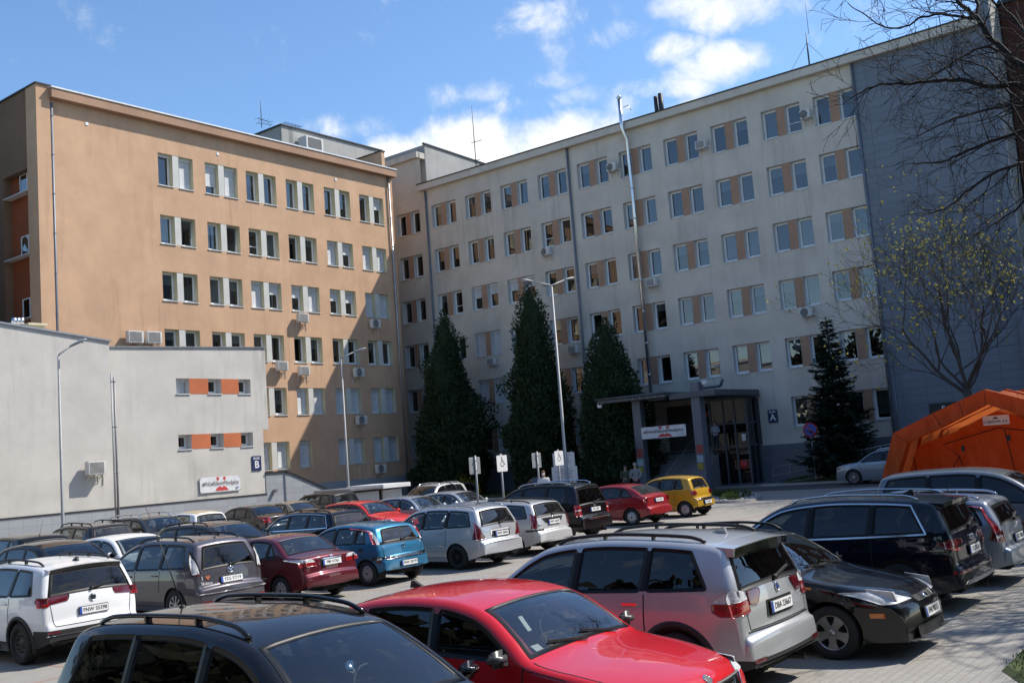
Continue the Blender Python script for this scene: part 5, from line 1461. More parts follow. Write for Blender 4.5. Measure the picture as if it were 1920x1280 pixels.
CBX = [('bumper_strip', M_LAMPD, 'rear', [(-.985, .415), (.985, .415), (.985, .462), (-.985, .462)], .016), ('bumper_strip', M_LAMPD, 'side', [(.885, .415), (.985, .415), (.985, .462), (.905, .462)], .010), ('reflector', M_REDD, 'side', [(.93, .36), (.975, .36), (.975, .40), (.93, .40)], .008), ('fuel_flap', M_BLK, 'side', [(.775, .56), (.80, .54), (.825, .56), (.83, .59), (.80, .61), (.775, .59)], .006), ('window_base', M_FRIT, 'rear', [(-.80, .655), (.80, .655), (.80, .69), (-.80, .69)], .010)]
c = rear_car('sky blue small hatchback with red lamps high beside its rear window', 'hatch', 3.82, 1.65, 1.44, PT['blue'], 17.02, 18.02, ds=.035, rim='coverd', rw=.285, tw=.18, aerial='stub', aerx=.80, rplate='FNW 38199', rpz=.325, rpo=.03, extra=CBX, rgm=.15,
    tail=[(M_RED, [(.90, .655), (.985, .67), (.985, .80), (.93, .925), (.85, .945), (.88, .84)]), (M_CLEAR, [(.83, .66), (.90, .655), (.88, .84), (.835, .90), (.83, .80)])])
emblem(c, 'bolt', .60*1.44, r=.05); letters(c, 'DTI', .60, .87, .055); letters(c, 'CORSA', -.60, .90, .05)
PBX = [('plate_trim', PT['white'], 'rear', [(-.46, .525), (.46, .525), (.46, .60), (-.46, .60)], .010), ('plate_recess', M_BLK, 'rear', [(-.40, .48), (.40, .48), (.40, .575), (-.40, .575)], .014)]
c = rear_car('silver estate with dark red triangular lamps and black wheels beside the blue hatchback', 'wagon', 4.42, 1.76, 1.58, PT['silver'], 19.68, 17.55, ds=.035, rim='ten_d', rw=.305, aerial='stub', aerx=.80, rplate='FNW 38462', rpz=.525, rpo=.03, extra=PBX, rails=PT['silver'], railh=.03, bz=.40,
    tail=[(M_REDD, [(.66, .47), (.985, .46), (.985, .62), (.93, .74), (.88, .70), (.80, .58)], [(.925, .465), (.975, .46), (.97, .60), (.955, .70), (.94, .60)])], rgm=.10)
emblem(c, 'lion', .645*1.58, r=.06); letters(c, 'PEUGEOT', .52, .93, .05)
FBX = [('plate_recess', M_LAMPD, 'rear', [(-.42, .565), (.42, .565), (.58, .66), (-.58, .66)]), ('bumper_strip', M_BLK, 'rear', [(.55, .44), (.97, .43), (.97, .465), (.55, .47)], .012), ('bumper_strip', M_BLK, 'side', [(.90, .43), (.985, .43), (.985, .462), (.905, .462)], .008)]
c = rear_car('pale silver estate with slim tall lamps between silver estate and black van', 'wagon', 4.45, 1.71, 1.48, PT['silver2'], 22.2, 17.7, ds=.04, rim='multi', rw=.30, rails=M_BLK, railh=.03, rplate='FNW 46092', rpz=.575, extra=FBX, rg=(.70, .92), rgm=.05,
    tail=[(M_REDD, [(.82, .49), (.985, .48), (.985, .66), (.92, .75), (.86, .74)], [(.945, .49), (.975, .48), (.97, .66), (.955, .73)])], aerial=None)
emblem(c, 'oval', .665*1.48, r=.04); letters(c, 'Focus', .62, .80, .065, M_INK)
SBX = [('bumper_strip', M_CHROME, 'rear', [(-.93, .355), (.60, .355), (.60, .385), (-.93, .385)], .016)]
c = rear_car('black van-like people carrier with bright red lamps and silver rails', 'mpv', 4.63, 1.81, 1.74, PT['black'], 25.35, 18.4, ds=.04, rails=M_CHROME, railh=.05, rim='ten', gl=M_GLASSD, rplate='FSL 22N7', rpz=.515, extra=SBX, rg=(.62, .90), rgm=.06,
    tail=[(M_RED, [(.74, .43), (.985, .42), (.985, .60), (.93, .62), (.76, .60)], [(.945, .43), (.975, .42), (.97, .60), (.945, .60)]), (M_CLEAR, [(.76, .515), (.98, .51), (.98, .53), (.76, .535)])])
emblem(c, 'vw', .59*1.74, r=.06); letters(c, 'Sharan', .55, 1.03, .06)
c = rear_car('cherry red liftback saloon beside the yellow city car', 'fast', 4.17, 1.70, 1.405, PT['cherry'], 30.0, 18.75, rim='cover', rw=.285, tw=.18, rplate='FSL 31847', rpz=.575, extra=LBX[:1], bz=.46,
    tail=[(M_RED, [(.62, .555), (.985, .54), (.985, .68), (.70, .665)], [(.955, .55), (.98, .54), (.975, .66), (.955, .64)])])
emblem(c, 'chev', .665*1.40, r=.04); letters(c, 'XSARA', .55, .90, .05)
YBX = [('bumper_strip', M_CHROME, 'rear', [(-.9, .40), (.9, .40), (.9, .44), (-.9, .44)], .02), ('plate_recess', M_BLK, 'rear', [(-.42, .29), (.42, .29), (.42, .385), (-.42, .385)])]
c = rear_car('yellow ochre city car last in its row near the flower bed', 'hatch', 3.50, 1.495, 1.485, PT['yellow'], 33.0, 18.35, rim='cover', rw=.27, tw=.16, rplate='FSL 08R1', rpz=.335, extra=YBX, rgm=.12,
    tail=[(M_RED, [(.58, .54), (.70, .515), (.90, .515), (.985, .545), (.985, .60), (.86, .63), (.66, .625)], [(.945, .53), (.975, .53), (.97, .61), (.945, .60)])], aerial=None)

# ---- next row back
far = dict(far=True)
nose_car('black hatchback behind the white off-roader, facing the lot', 'fast', 4.5, 1.80, 1.46, PT['black'], 13.2, 22.6, gl=M_GLASSD, glf=M_GLASS, **far)
nose_car('white coupe behind the violet grey carrier, facing the lot', 'fast', 4.25, 1.77, 1.40, PT['white'], 15.3, 23.0, glf=M_GLASS, gl=M_GLASSD, **far)
nose_car('brown black estate with roof rails behind the maroon saloon', 'wagon', 4.6, 1.80, 1.50, PT['bbrown'], 17.6, 22.0, rails=M_BLK, gl=M_GLASSD, glf=M_GLASS, **far)
c = rear_car('navy estate with chrome window trim, rear to camera behind the blue hatchback', 'wagon', 4.7, 1.80, 1.50, PT['navy'], 20.35, 23.7, gl=M_GLASS, chrome=True, rails=M_BLK, railh=.03, rplate='FZ 3371K', tail=[(M_RED, [(.50, .60), (.985, .57), (.985, .655), (.50, .645)], [(.94, .58), (.975, .57), (.972, .655), (.95, .65)])], **far)
nose_car('scarlet hatchback facing the lot behind the navy estate', 'hatch', 4.15, 1.70, 1.44, PT['scarlet'], 26.9, 26.2, **far)
nose_car('bluish silver hatchback facing the lot, right of the scarlet one', 'hatch', 3.83, 1.65, 1.43, PT['bsilver'], 29.4, 26.2, **far)
nose_car('silver small hatchback facing the lot behind the first disabled sign', 'hatch', 3.9, 1.66, 1.43, PT['silver'], 32.0, 26.2, **far)

# ---- along the white block
rear_car('black hatchback with whip aerial at the left edge under the white wall', 'hatch', 4.1, 1.74, 1.47, PT['black'], 14.3, 29.5, gl=M_GLASSD, aerial='whip', tail=[(M_RED, [(.7, .55), (.98, .55), (.98, .66), (.7, .66)])], **far)
c = rear_car('dark estate with a bicycle carrier on its roof under the white wall', 'wagon', 4.6, 1.78, 1.52, PT['bbrown'], 17.6, 32.0, rails=M_BLK, railh=.06, tail=[(M_RED, [(.8, .5), (.98, .5), (.98, .68), (.8, .68)])], **far)
nose_car('dark estate with silver roof bars under the white wall, facing the lot', 'wagon', 4.5, 1.78, 1.60, PT['dgrey'], 20.3, 29.6, rails=M_CHROME, railh=.09, **far)
c = rear_car('white tiny cabriolet with beige cloth roof under the white wall', 'hatch', 3.55, 1.63, 1.49, PT['white'], 22.9, 33.6, tail=[(M_RED, [(.76, .5), (.94, .5), (.94, .64), (.76, .64)])], extra=[('cloth_roof', simple('beige hood cloth', (.34, .27, .17), .9), 'top', [(.46, -.62), (.46, .62), (.80, .64), (.895, .60), (.895, -.60), (.80, -.64)], .012)], third=False, **far)
rear_car('black saloon with red lamps under the banner wall', 'sedan', 4.65, 1.76, 1.48, PT['bbrown'], 26.3, 34.3, gl=M_GLASSD, rplate='FZ 8105C', rpz=.56, tail=[(M_RED, [(.60, .52), (.985, .51), (.985, .67), (.68, .66)], [(.95, .52), (.985, .51), (.982, .66), (.955, .64)])], **far)
rear_car('beige saloon beside the black saloon by the ramp wall', 'sedan', 4.45, 1.72, 1.43, PT['beige'], 29.3, 35.6, tail=[(M_RED, [(.60, .55), (.985, .55), (.985, .65), (.66, .65)])], **far)
rear_car('dark off-roader in front of the ramp wall', 'suv', 4.4, 1.82, 1.62, PT['bbrown'], 33.0, 37.6, tail=[(M_RED, [(.64, .54), (.985, .53), (.985, .64), (.64, .64)])], gl=M_GLASS, **far)
# ---- cars standing across, near the cream block
def side_car(label, sty, L, W, H, p, x, y, rz, **k):
    k.setdefault('group', GRP); k.setdefault('head', HEAD); k.setdefault('extra', front_bits())
    return Car(label, sty, L, W, H, p, (x, y, gz(x, y)), R(rz), far=True, **k)
side_car('silver off-roader with roof rails nosing left beside the sheltered kiosk', 'suv', 4.40, 1.82, 1.64, PT['silver2'], 36.6, 34.0, 188, rails=M_CHROME, railh=.05, gl=M_GLASSD, glf=M_GLASSD)
side_car('dark hatchback in the shade behind the silver off-roader', 'hatch', 4.0, 1.7, 1.46, PT['dgrey'], 41.8, 37.5, 188, gl=M_GLASSD)
side_car('black hatchback in deep shade under the conifers', 'hatch', 4.2, 1.75, 1.50, PT['black'], 47.4, 35.2, 190, glf=M_GLASS)
side_car('grey off-roader with multi-spoke wheels beside the orange tent', 'suv', 4.7, 1.86, 1.66, PT['bluegrey'], 50.6, 16.9, 90, rim='multi', rw=.36, clad=None, gl=M_GLASSD, rails=M_CHROME, group='cars by the entrance road')
# ================================================================== TREES AND PLANTS
def leaf_mat(name, a, b, rough=.6, trans=.25):
    t = NT(name); c = t.coord('Object'); f = t.noise(1.1, 4, .6, c); g = t.noise(9, 3, .6, c)
    col = t.mix(f, a, b); col = t.mix(t.math('MULTIPLY', g, .5), col, tuple(x*.55 for x in a))
    p = t.principled(col, rough, spec=.3)
    tr = t.n.new('ShaderNodeBsdfTranslucent'); t.link(col, tr.inputs[0])
    m = t.n.new('ShaderNodeMixShader'); m.inputs[0].default_value = trans; t.link(p, m.inputs[1]); t.link(tr.outputs[0], m.inputs[2])
    return t.done(m.outputs[0])
M_THUJA = leaf_mat('conifer scale leaves', (.014, .034, .016), (.052, .084, .030), .7, .1)
M_SPRUCE = leaf_mat('spruce needles', (.016, .036, .027), (.034, .064, .044), .7, .05)
M_BUD = leaf_mat('opening buds', (.30, .30, .06), (.42, .40, .11), .6, .35)
M_BUSH = leaf_mat('shrub leaves', (.045, .080, .018), (.10, .14, .035), .6, .25)
M_FORS = leaf_mat('forsythia flowers', (.36, .27, .012), (.50, .38, .02), .6, .3)
M_BARK = simple('grey bark', (.060, .052, .045), .95, bump=.6, bscale=30, var=.3)
M_BARKD = simple('dark twigs', (.016, .013, .012), .9, var=.3)
M_STONE = simple('bed stones', (.20, .19, .18), .9, bump=.5)

def rdir(): 
    while True:
        v = Vector((random.uniform(-1, 1), random.uniform(-1, 1), random.uniform(-1, 1)))
        if .05 < v.length < 1: return v.normalized()
def leafq(b, p, d, n, l, w):
    """small pointed leaf"""
    s = d.cross(n); s = s.normalized() if s.length > 1e-4 else d.orthogonal().normalized()
    b.add([p, p+d*l*.5+s*w*.5, p+d*l, p+d*l*.5-s*w*.5], [(0, 1, 2, 3)])
def grow(b, p, d, L, r, depth, tips, n=5, spread=.75, bend=.18, up=.12, kids=3, minr=.004, sides=None, twig=None):
    pts = [p.copy()]; rs = [r]; seg = max(3, int(L/.35)+2); q = p.copy(); dd = d.copy()
    for i in range(seg):
        dd = (dd+rdir()*bend+Vector((0, 0, up*.35))).normalized(); q = q+dd*(L/seg); pts.append(q.copy()); rs.append(max(minr, r*(1-.55*(i+1)/seg)))
    tgt = twig if (twig is not None and depth <= 1) else b
    tgt.tube(pts, rs, sides or (8 if r > .08 else 5 if r > .025 else 3), cap=False)
    if depth <= 0 or L < .12:
        tips.append((q, dd)); return
    for k in range(kids+(1 if depth > 2 else 0)):
        t = random.uniform(.35, 1.0) if k else 1.0; i = min(seg, max(1, int(t*seg)))
        nd = (dd*.9+rdir()*spread+Vector((0, 0, up))).normalized()
        grow(b, pts[i], nd, L*random.uniform(.55, .82), max(minr, rs[i]*random.uniform(.55, .75)), depth-1, tips, n, spread, bend, up, kids, minr, None, twig)

def thuja(name, x, y, h, rad, label, seed, n=30000, prof=None):
    random.seed(seed)
    root = empty(name, (x, y, 0), 0, label, 'tree', 'conifers before the cream block')
    tr = MB(); tr.tube([(0, 0, -.1), (0, 0, h*.5), (.05, 0, h*.9)], [.16, .10, .03], 8); tr.build('trunk', M_BARK, root)
    P = pchip(prof or [(0, .80), (.10, .97), (.25, 1.0), (.45, .82), (.65, .55), (.82, .33), (.93, .16), (1.0, .02)])
    b = MB(); 
    lob = [(random.uniform(0, 6.28), random.uniform(.08, .94), random.uniform(.10, .32)) for _ in range(44)]
    def rad_at(a, t):
        r = rad*.83*P(t)
        for la, lt, ls in lob:
            da = (a-la+pi) % (2*pi)-pi
            r += rad*ls*exp(-(da/.33)**2-((t-lt)/.055)**2)
        return r*(.93+.07*sin(a*5+t*31)*1.0)
    # dark heart, so the light does not pass straight through
    nu, nv = 20, 22; vs = []; fs = []
    for i in range(nv+1):
        for j in range(nu):
            a = 2*pi*j/nu; t = i/nv; r = rad_at(a, t)*.66; vs.append((r*cos(a), r*sin(a), .15+t*(h*.96)))
    for i in range(nv):
        for j in range(nu): fs.append((i*nu+j, i*nu+(j+1) % nu, (i+1)*nu+(j+1) % nu, (i+1)*nu+j))
    b.add(vs, fs, True)
    for i in range(n):
        t = 1-sqrt(random.random()); t = clamp(t*1.02); a = random.uniform(0, 2*pi); R_ = rad_at(a, t)
        k = random.choice((1.0, 1.0, .95, .88, .80, .74, .69)); r = R_*k*random.uniform(.93, 1.05)*(1.12 if random.random() < .05 else 1)
        p = Vector((r*cos(a), r*sin(a), .1+t*h)); out = Vector((cos(a), sin(a), 0))
        d = (Vector((0, 0, 1))*random.uniform(.2, 1.0)+out*random.uniform(.2, .9)+rdir()*.5).normalized()
        l = random.uniform(.16, .38)*(.55+.5*(1-t)); leafq(b, p, d, (out+rdir()*.7).normalized(), l, l*random.uniform(.4, .65))
    b.build('crown', M_THUJA, root); return root
thuja('conifer', 52.4, 46.4, 12.8, 2.7, 'left dark conifer of three, tallest behind the forsythia', 3)
thuja('conifer', 52.6, 39.1, 13.6, 2.25, 'middle dark conifer of three, reaching highest beside the double lamp', 5, prof=[(0, .80), (.12, .97), (.3, 1.0), (.5, .84), (.66, .66), (.78, .52), (.86, .40), (.92, .24), (.97, .12), (1, .02)])
thuja('conifer', 52.5, 33.5, 10.4, 2.3, 'right dark conifer of three, shortest, next to the entrance canopy', 9, prof=[(0, .80), (.15, .97), (.35, 1.0), (.55, .90), (.72, .70), (.85, .45), (.94, .22), (1, .02)])

def spruce(x, y, h, rad):
    random.seed(31)
    root = empty('spruce_tree', (x, y, .1), 0, 'dark spruce with spreading tiers of branches before the cream wall', 'tree')
    t = MB(); t.tube([(0, 0, -.3), (0, 0, h*.6), (0, 0, h)], [.14, .07, .012], 8); t.build('trunk', M_BARK, root)
    b = MB(); z = .5
    while z < h-.15:
        f = 1-z/h; L = rad*(f**.85)*random.uniform(.85, 1.15)+.08; n = max(5, int(5+7*f)); a0 = random.uniform(0, 6)
        for k in range(n):
            a = a0+2*pi*k/n+random.uniform(-.25, .25); l = L*random.uniform(.70, 1.18); out = Vector((cos(a), sin(a), 0)); p0 = Vector((0, 0, z+random.uniform(-.08, .08)))
            m = max(4, int(l/.075)); side = Vector((-sin(a), cos(a), 0))
            for i in range(1, m+1):
                s = i/m; p = p0+out*l*s+Vector((0, 0, -.22*l*s+.30*l*s*s))
                for sg in (1, -1):
                    ll = (.42*l*(1-s)*.9+.13)*random.uniform(.7, 1.1)
                    d = (out*.75+side*sg*random.uniform(.5, 1.0)+Vector((0, 0, random.uniform(-.28, .10)))).normalized()
                    kk = max(1, int(ll/.14))
                    for j in range(kk):
                        leafq(b, p+d*ll*j/kk, (d+rdir()*.35).normalized(), (Vector((0, 0, 1))+rdir()*.5).normalized(), ll/kk*1.5+.07, .13)
                leafq(b, p, (out+rdir()*.3).normalized(), Vector((0, 0, 1)), .24, .11)
        z += .18+.08*f
    for i in range(60): leafq(b, Vector((0, 0, h-random.uniform(0, .9))), (Vector((0, 0, 1.2))+rdir()*.9).normalized(), rdir(), .16, .04)
    b.build('crown', M_SPRUCE, root)
spruce(53.6, 20.25, 8.55, 2.30)

# tree with opening buds
def budding(x, y, label):
    random.seed(44)
    root = empty('budding_tree', (x, y, 0), 0, label, 'tree')
    b = MB(); tw = MB(); tips = []
    b.tube([(0, 0, -.2), (0, .02, 2.2), (-.02, .05, 4.0)], [.24, .19, .17], 10)
    top = Vector((-.02, .05, 3.95))
    for (dy, dz, dx, L, r) in ((.62, 1.0, -.1, 4.0, .085), (.12, 1.0, .1, 4.4, .085), (-.55, 1.0, .15, 3.8, .075), (.35, 1.0, .5, 3.6, .06), (-.25, 1.0, -.45, 3.8, .06), (.80, .80, -.2, 3.0, .04), (-.80, .75, .2, 3.0, .04), (.8, .75, .4, 3.4, .07), (-.75, .8, -.4, 3.4, .07)):
        grow(b, top+Vector((0, 0, random.uniform(-.5, .1))), Vector((dx, dy, dz)).normalized(), L, r, 4, tips, spread=.78, bend=.15, up=.10, kids=3, minr=.006, twig=tw)
    b.build('trunk', M_BARK, root)
    for (p, d) in tips:
        for k in range(random.choice((0, 1, 1, 2))):
            q = p-d*random.uniform(0, .35)+rdir()*.04
            for j in range(3): leafq(tw2 if False else BUDS, q, (d+rdir()*.9).normalized(), rdir(), random.uniform(.07, .14), .07)
    tw.build('twigs', M_BARKD, root); BUDS.build('buds', M_BUD, root)
BUDS = MB()
budding(45.8, 11.55, 'tree with thin twigs and yellow green opening buds behind the orange tent')

# bare tree reaching in from the right, limbs first, then twigs
def bare_tree(label, base, limbs, seed, r0, depth=3, tlen=1.3, every=.30):
    random.seed(seed)
    root = empty('bare_tree', base, 0, label, 'tree', None); B = Vector(base)
    b = MB(); tw = MB(); tips = []
    for pts, ra, rb in limbs:
        P = [Vector(p)-B for p in pts]
        # smooth
        Q = []
        for i in range(len(P)-1):
            for k in range(4):
                t = k/4; p0, p1, p2, p3 = P[max(i-1, 0)], P[i], P[i+1], P[min(i+2, len(P)-1)]
                Q.append(.5*((2*p1)+(-p0+p2)*t+(2*p0-5*p1+4*p2-p3)*t*t+(-p0+3*p1-3*p2+p3)*t**3))
        Q.append(P[-1]); n = len(Q)
        Q = [q+(rdir()*.02 if 0 < i < n-1 else Vector()) for i, q in enumerate(Q)]
        b.tube(Q, [lerp(ra, rb, i/(n-1)) for i in range(n)], 8 if ra > .04 else 6, cap=False)
        acc = 0
        for i in range(1, n):
            seg = Q[i]-Q[i-1]; acc += seg.length
            while acc > every:
                acc -= every*random.uniform(.7, 1.4)
                d = (seg.normalized()*.8+rdir()*.9+Vector((0, 0, -.05))).normalized(); rr = min(.020, lerp(ra, rb, i/n)*.5)
                grow(b, Q[i]-seg*random.random(), d, tlen*(1-.55*i/n)*random.uniform(.5, 1.15), rr, depth-1, tips, spread=.75, bend=.22, up=.03, kids=3, minr=.0052, twig=tw)
    b.build('trunk', M_BARKD, root); tw.build('twigs', M_BARKD, root)
def zp(pts, X0=23.0, dx=0.0, dz=3.0):
    out = []
    for i, (u, v) in enumerate(pts): out.append(px(u/3+1280, v/3, X=X0+dx*i/max(1, len(pts)-1)))
    return out
fork = px(2010, 330, X=23.6)
L1 = [(24.6, .9, -.1), (24.5, 1.1, 2.5), (24.2, 1.6, 4.6), tuple(fork)]
limbs = [([Vector(p) for p in L1], .24, .13),
 ([fork]+zp([(2000, 470), (1850, 330), (1740, 220), (1650, 100), (1560, 20), (1480, -60)], 23.4, -.8), .085, .03),
 (zp([(1650, 100), (1662, 40), (1640, -30), (1600, -150)], 23.0, .4), .05, .02),
 (zp([(1650, 105), (1500, 85), (1350, 95), (1250, 150), (1120, 150), (1000, 70), (930, 20)], 23.0, -1.2), .032, .008),
 ([fork]+zp([(1980, 510), (1750, 490), (1560, 450), (1400, 462), (1250, 470), (1100, 480), (990, 525), (900, 590)], 23.6, -1.8), .07, .008),
 (zp([(1850, 330), (1720, 265), (1580, 315), (1450, 400), (1340, 460)], 23.2, .8), .034, .010),
 (zp([(1990, 560), (1800, 600), (1620, 640), (1450, 700), (1300, 780)], 23.4, .9), .040, .010),
 (zp([(2000, 720), (1800, 770), (1600, 850), (1450, 910), (1290, 920)], 23.5, -1.0), .05, .010),
 (zp([(2000, 900), (1780, 960), (1620, 1060), (1500, 1160), (1380, 1200)], 23.5, .6), .04, .010),
 (zp([(2000, 640), (1840, 520), (1700, 380), (1560, 340), (1400, 300)], 23.8, 1.2), .035, .009),
 (zp([(1985, 300), (1900, 150), (1800, 40), (1760, -40)], 23.8, .8), .04, .014),
 (zp([(2000, 1000), (1900, 1150), (1780, 1240), (1650, 1320)], 23.4, -.6), .032, .008)]
bare_tree('bare branched tree reaching in over the upper right corner', tuple(L1[0]), limbs, 12, .2, depth=3, tlen=1.35, every=.20)
def simple_bare(base, seed, label, h=4.0, r=.17):
    random.seed(seed); root = empty('bare_tree', base, 0, label, 'tree'); b = MB(); tw = MB(); tips = []
    b.tube([(0, 0, -.2), (.05, 0, h*.5), (0, .1, h)], [r, r*.85, r*.75], 9)
    for k in range(6):
        a = 2*pi*k/6+random.uniform(-.4, .4)
        grow(b, Vector((0, .1, h-random.uniform(0, .6))), Vector((cos(a)*.7, sin(a)*.7, 1)).normalized(), 3.0*random.uniform(.8, 1.1), r*.6, 4, tips, spread=.7, bend=.16, up=.10, kids=3, minr=.014, twig=tw)
    b.build('trunk', M_BARKD, root); tw.build('twigs', M_BARKD, root)
simple_bare((20.2, -.9, 0), 5, 'bare tree just outside the right edge, shading the paving by the black estate', 4.2, .16)
simple_bare((25.6, -1.6, 0), 8, 'bare tree just outside the right edge, beside the bare tree with long limbs', 4.4, .18)

def bush(name, x, y, z, rx, ry, rz_, mat, n, label, cat='shrub', group=None, lsz=.12, seed=1, stems=None):
    random.seed(seed); root = empty(name, (x, y, z), 0, label, cat, group); b = MB()
    for i in range(n):
        d = rdir(); d.z = abs(d.z); k = random.uniform(.45, 1.0)**.6*(.85+.3*noise.noise(d*2.3+Vector((seed, 0, 0))))
        p = Vector((d.x*rx*k, d.y*ry*k, d.z*rz_*k)); leafq(b, p, (d+rdir()*.8+Vector((0, 0, .3))).normalized(), rdir(), lsz*random.uniform(.6, 1.3), lsz*.5)
    b.build('foliage', mat, root)
    s = MB()
    for i in range(7): a = random.uniform(0, 6.28); s.tube([(0, 0, -.05), (rx*.4*cos(a), ry*.4*sin(a), rz_*.45), (rx*.75*cos(a), ry*.75*sin(a), rz_*.7)], [.02, .012, .005], 4)
    s.build('stems', M_BARKD, root)
p = px(866, 915, X=49.9); bush('forsythia_bush', 50.6, p.y+.2, .05, 1.15, 1.3, 1.75, M_FORS, 900, 'yellow flowering forsythia under the left conifer', 'bush', None, .10, 4)
bush('shrub', 54.3, 18.0, .15, .9, 1.5, 1.7, M_BUSH, 1300, 'loose green shrub right of the spruce foot', 'shrub', None, .11, 6)
bush('shrub', 54.6, 15.4, .15, .8, .9, 3.4, M_BUSH, 900, 'tall thin shrub against the blue grey cladding', 'shrub', None, .10, 8)
# stone edged flower bed in the paving
fb = empty('flower_bed', (42.6, 21.6, 0), 0, 'oval bed of pale stones with low evergreen clumps in the paving', 'flower bed')
random.seed(3); b = MB()
n = 40; ax = Vector((.80, .6, 0)).normalized(); ay = Vector((-ax.y, ax.x, 0))
ring0 = [ax*3.6*cos(2*pi*i/n)+ay*1.5*sin(2*pi*i/n) for i in range(n)]
b.add([(v.x, v.y, .0) for v in ring0]+[(v.x*.97, v.y*.97, .10) for v in ring0], [(i, (i+1) % n, n+(i+1) % n, n+i) for i in range(n)]+[tuple(range(n, 2*n))]); b.build('gravel', M_STONE, fb)
b = MB()
for i in range(260):
    a = random.uniform(0, 6.28); r = sqrt(random.random()); p = ax*3.35*r*cos(a)+ay*1.35*r*sin(a); s = random.uniform(.04, .11)
    b.sphere((p.x, p.y, .10), (s, s*random.uniform(.7, 1), s*.6), 6, 4)
tag(b.build('stones', simple('pale pebbles', (.36, .35, .32), .9), fb), kind='stuff')
for k, (u, v, s) in enumerate(((-2.4, .2, .55), (-1.3, -.4, .7), (-.2, .4, .6), (.9, -.3, .55), (1.8, .3, .5))):
    p = Vector((42.6, 21.6, .08))+ax*u+ay*v
    bush('low_evergreen', p.x, p.y, p.z, s, s, s*.62, M_BUSH, 420, ['low evergreen clump at the left end of the flower bed', 'widest low evergreen clump in the flower bed front', 'low evergreen clump in the middle of the bed', 'low evergreen clump right of the bed middle', 'low evergreen clump at the far end of the bed'][k], 'plant', 'evergreen clumps in the flower bed', .10, 20+k)
# grass blades on the verge and lawns near enough to show
random.seed(2); b = MB()
for i in range(9000):
    x = random.uniform(11.2, 16.5); y = random.uniform(-.6, 3.0)
    if y > 2.6+.42*min(1, (x-11.15)/.75) or random.random() < .15: continue
    a = random.uniform(0, 6.28); h = random.uniform(.02, .07); d = Vector((cos(a)*.6, sin(a)*.5, 1)).normalized(); leafq(b, Vector((x, y, .045)), d, rdir(), h, .015)
tag(b.build('grass', M_BUSH), kind='stuff')
random.seed(4); b = MB()
for i in range(9000):
    if i % 3: x, y = random.uniform(52.3, 56), random.uniform(8, 23.2)
    else: x, y = random.uniform(51.2, 56), random.uniform(34.2, 50)
    z = .24+.03*sin(x*1.7+y*.9) if y < 30 else .20; a = random.uniform(0, 6.28); leafq(b, Vector((x, y, z-.02)), Vector((cos(a)*.5, sin(a)*.5, 1)).normalized(), rdir(), random.uniform(.06, .16), .03)
tag(b.build('grass', M_BUSH), kind='stuff')
# belt of trees added out of frame to cut sky light and darken reflections
random.seed(9); b = MB()
def mass(cx, cy, r, h, n):
    b.tube([(cx, cy, 0), (cx, cy, h*.6)], [.3, .2], 6)
    for i in range(n):
        d = rdir(); k = random.uniform(.55, 1.0); p = Vector((cx+d.x*r*k, cy+d.y*r*k, h*.54+d.z*h*.46*k)); leafq(b, p, rdir(), rdir(), random.uniform(.9, 1.7), .9)
for (x, y) in ((-11, -7), (-13, 0), (-12, 7), (-13, 14), (-12, 21), (-13, 28), (-12, 35), (-13, 42), (-14, 50), (-6, -13), (1, -15), (8, -17), (15, -19), (22, -21), (30, -23), (38, -24), (-3, -19), (11, -23)): mass(x+random.uniform(-1, 1), y+random.uniform(-1, 1), random.uniform(3.8, 4.8), random.uniform(14, 18), 800)
for (x, y, h) in ((19.0, 55, 21), (17.5, 62, 22), (19.5, 70, 22), (13, 57, 20)): mass(x, y, 4.2, h, 1500)  # unseen trees added to keep sky light off the end wall
tag(b.build('tree_belt', leaf_mat('far twigs and leaves', (.026, .027, .016), (.05, .052, .028), .8, .1)), kind='stuff')
# ================================================================== LAMPS, SIGNS, CANOPY, TENT, PEOPLE
M_GALV = simple('galvanised steel', (.27, .28, .29), .55, .2, scale=8)
M_LENS = simple('lamp lens', (.55, .56, .56), .15, coat=.6)
def lamp_head(b, p, d, s=1.0):
    """flat street lantern at p, pointing along d"""
    d = Vector(d).normalized(); sd = d.cross(Vector((0, 0, 1))).normalized(); up = sd.cross(d)
    sec = [(0, .045, .05), (.12, .09, .07), (.40, .15, .085), (.62, .14, .07), (.74, .06, .04)]
    vs = []; fs = []; n = 10
    for (t, w, h) in sec:
        for j in range(n):
            a = 2*pi*j/n; k = h if sin(a) > 0 else h*.5
            vs.append(Vector(p)+d*t*s+sd*w*cos(a)*s+up*k*sin(a)*s)
    for i in range(len(sec)-1):
        for j in range(n): fs.append((i*n+j, i*n+(j+1) % n, (i+1)*n+(j+1) % n, (i+1)*n+j))
    fs += [tuple(range(n-1, -1, -1)), tuple((len(sec)-1)*n+j for j in range(n))]
    b.add(vs, fs, True)
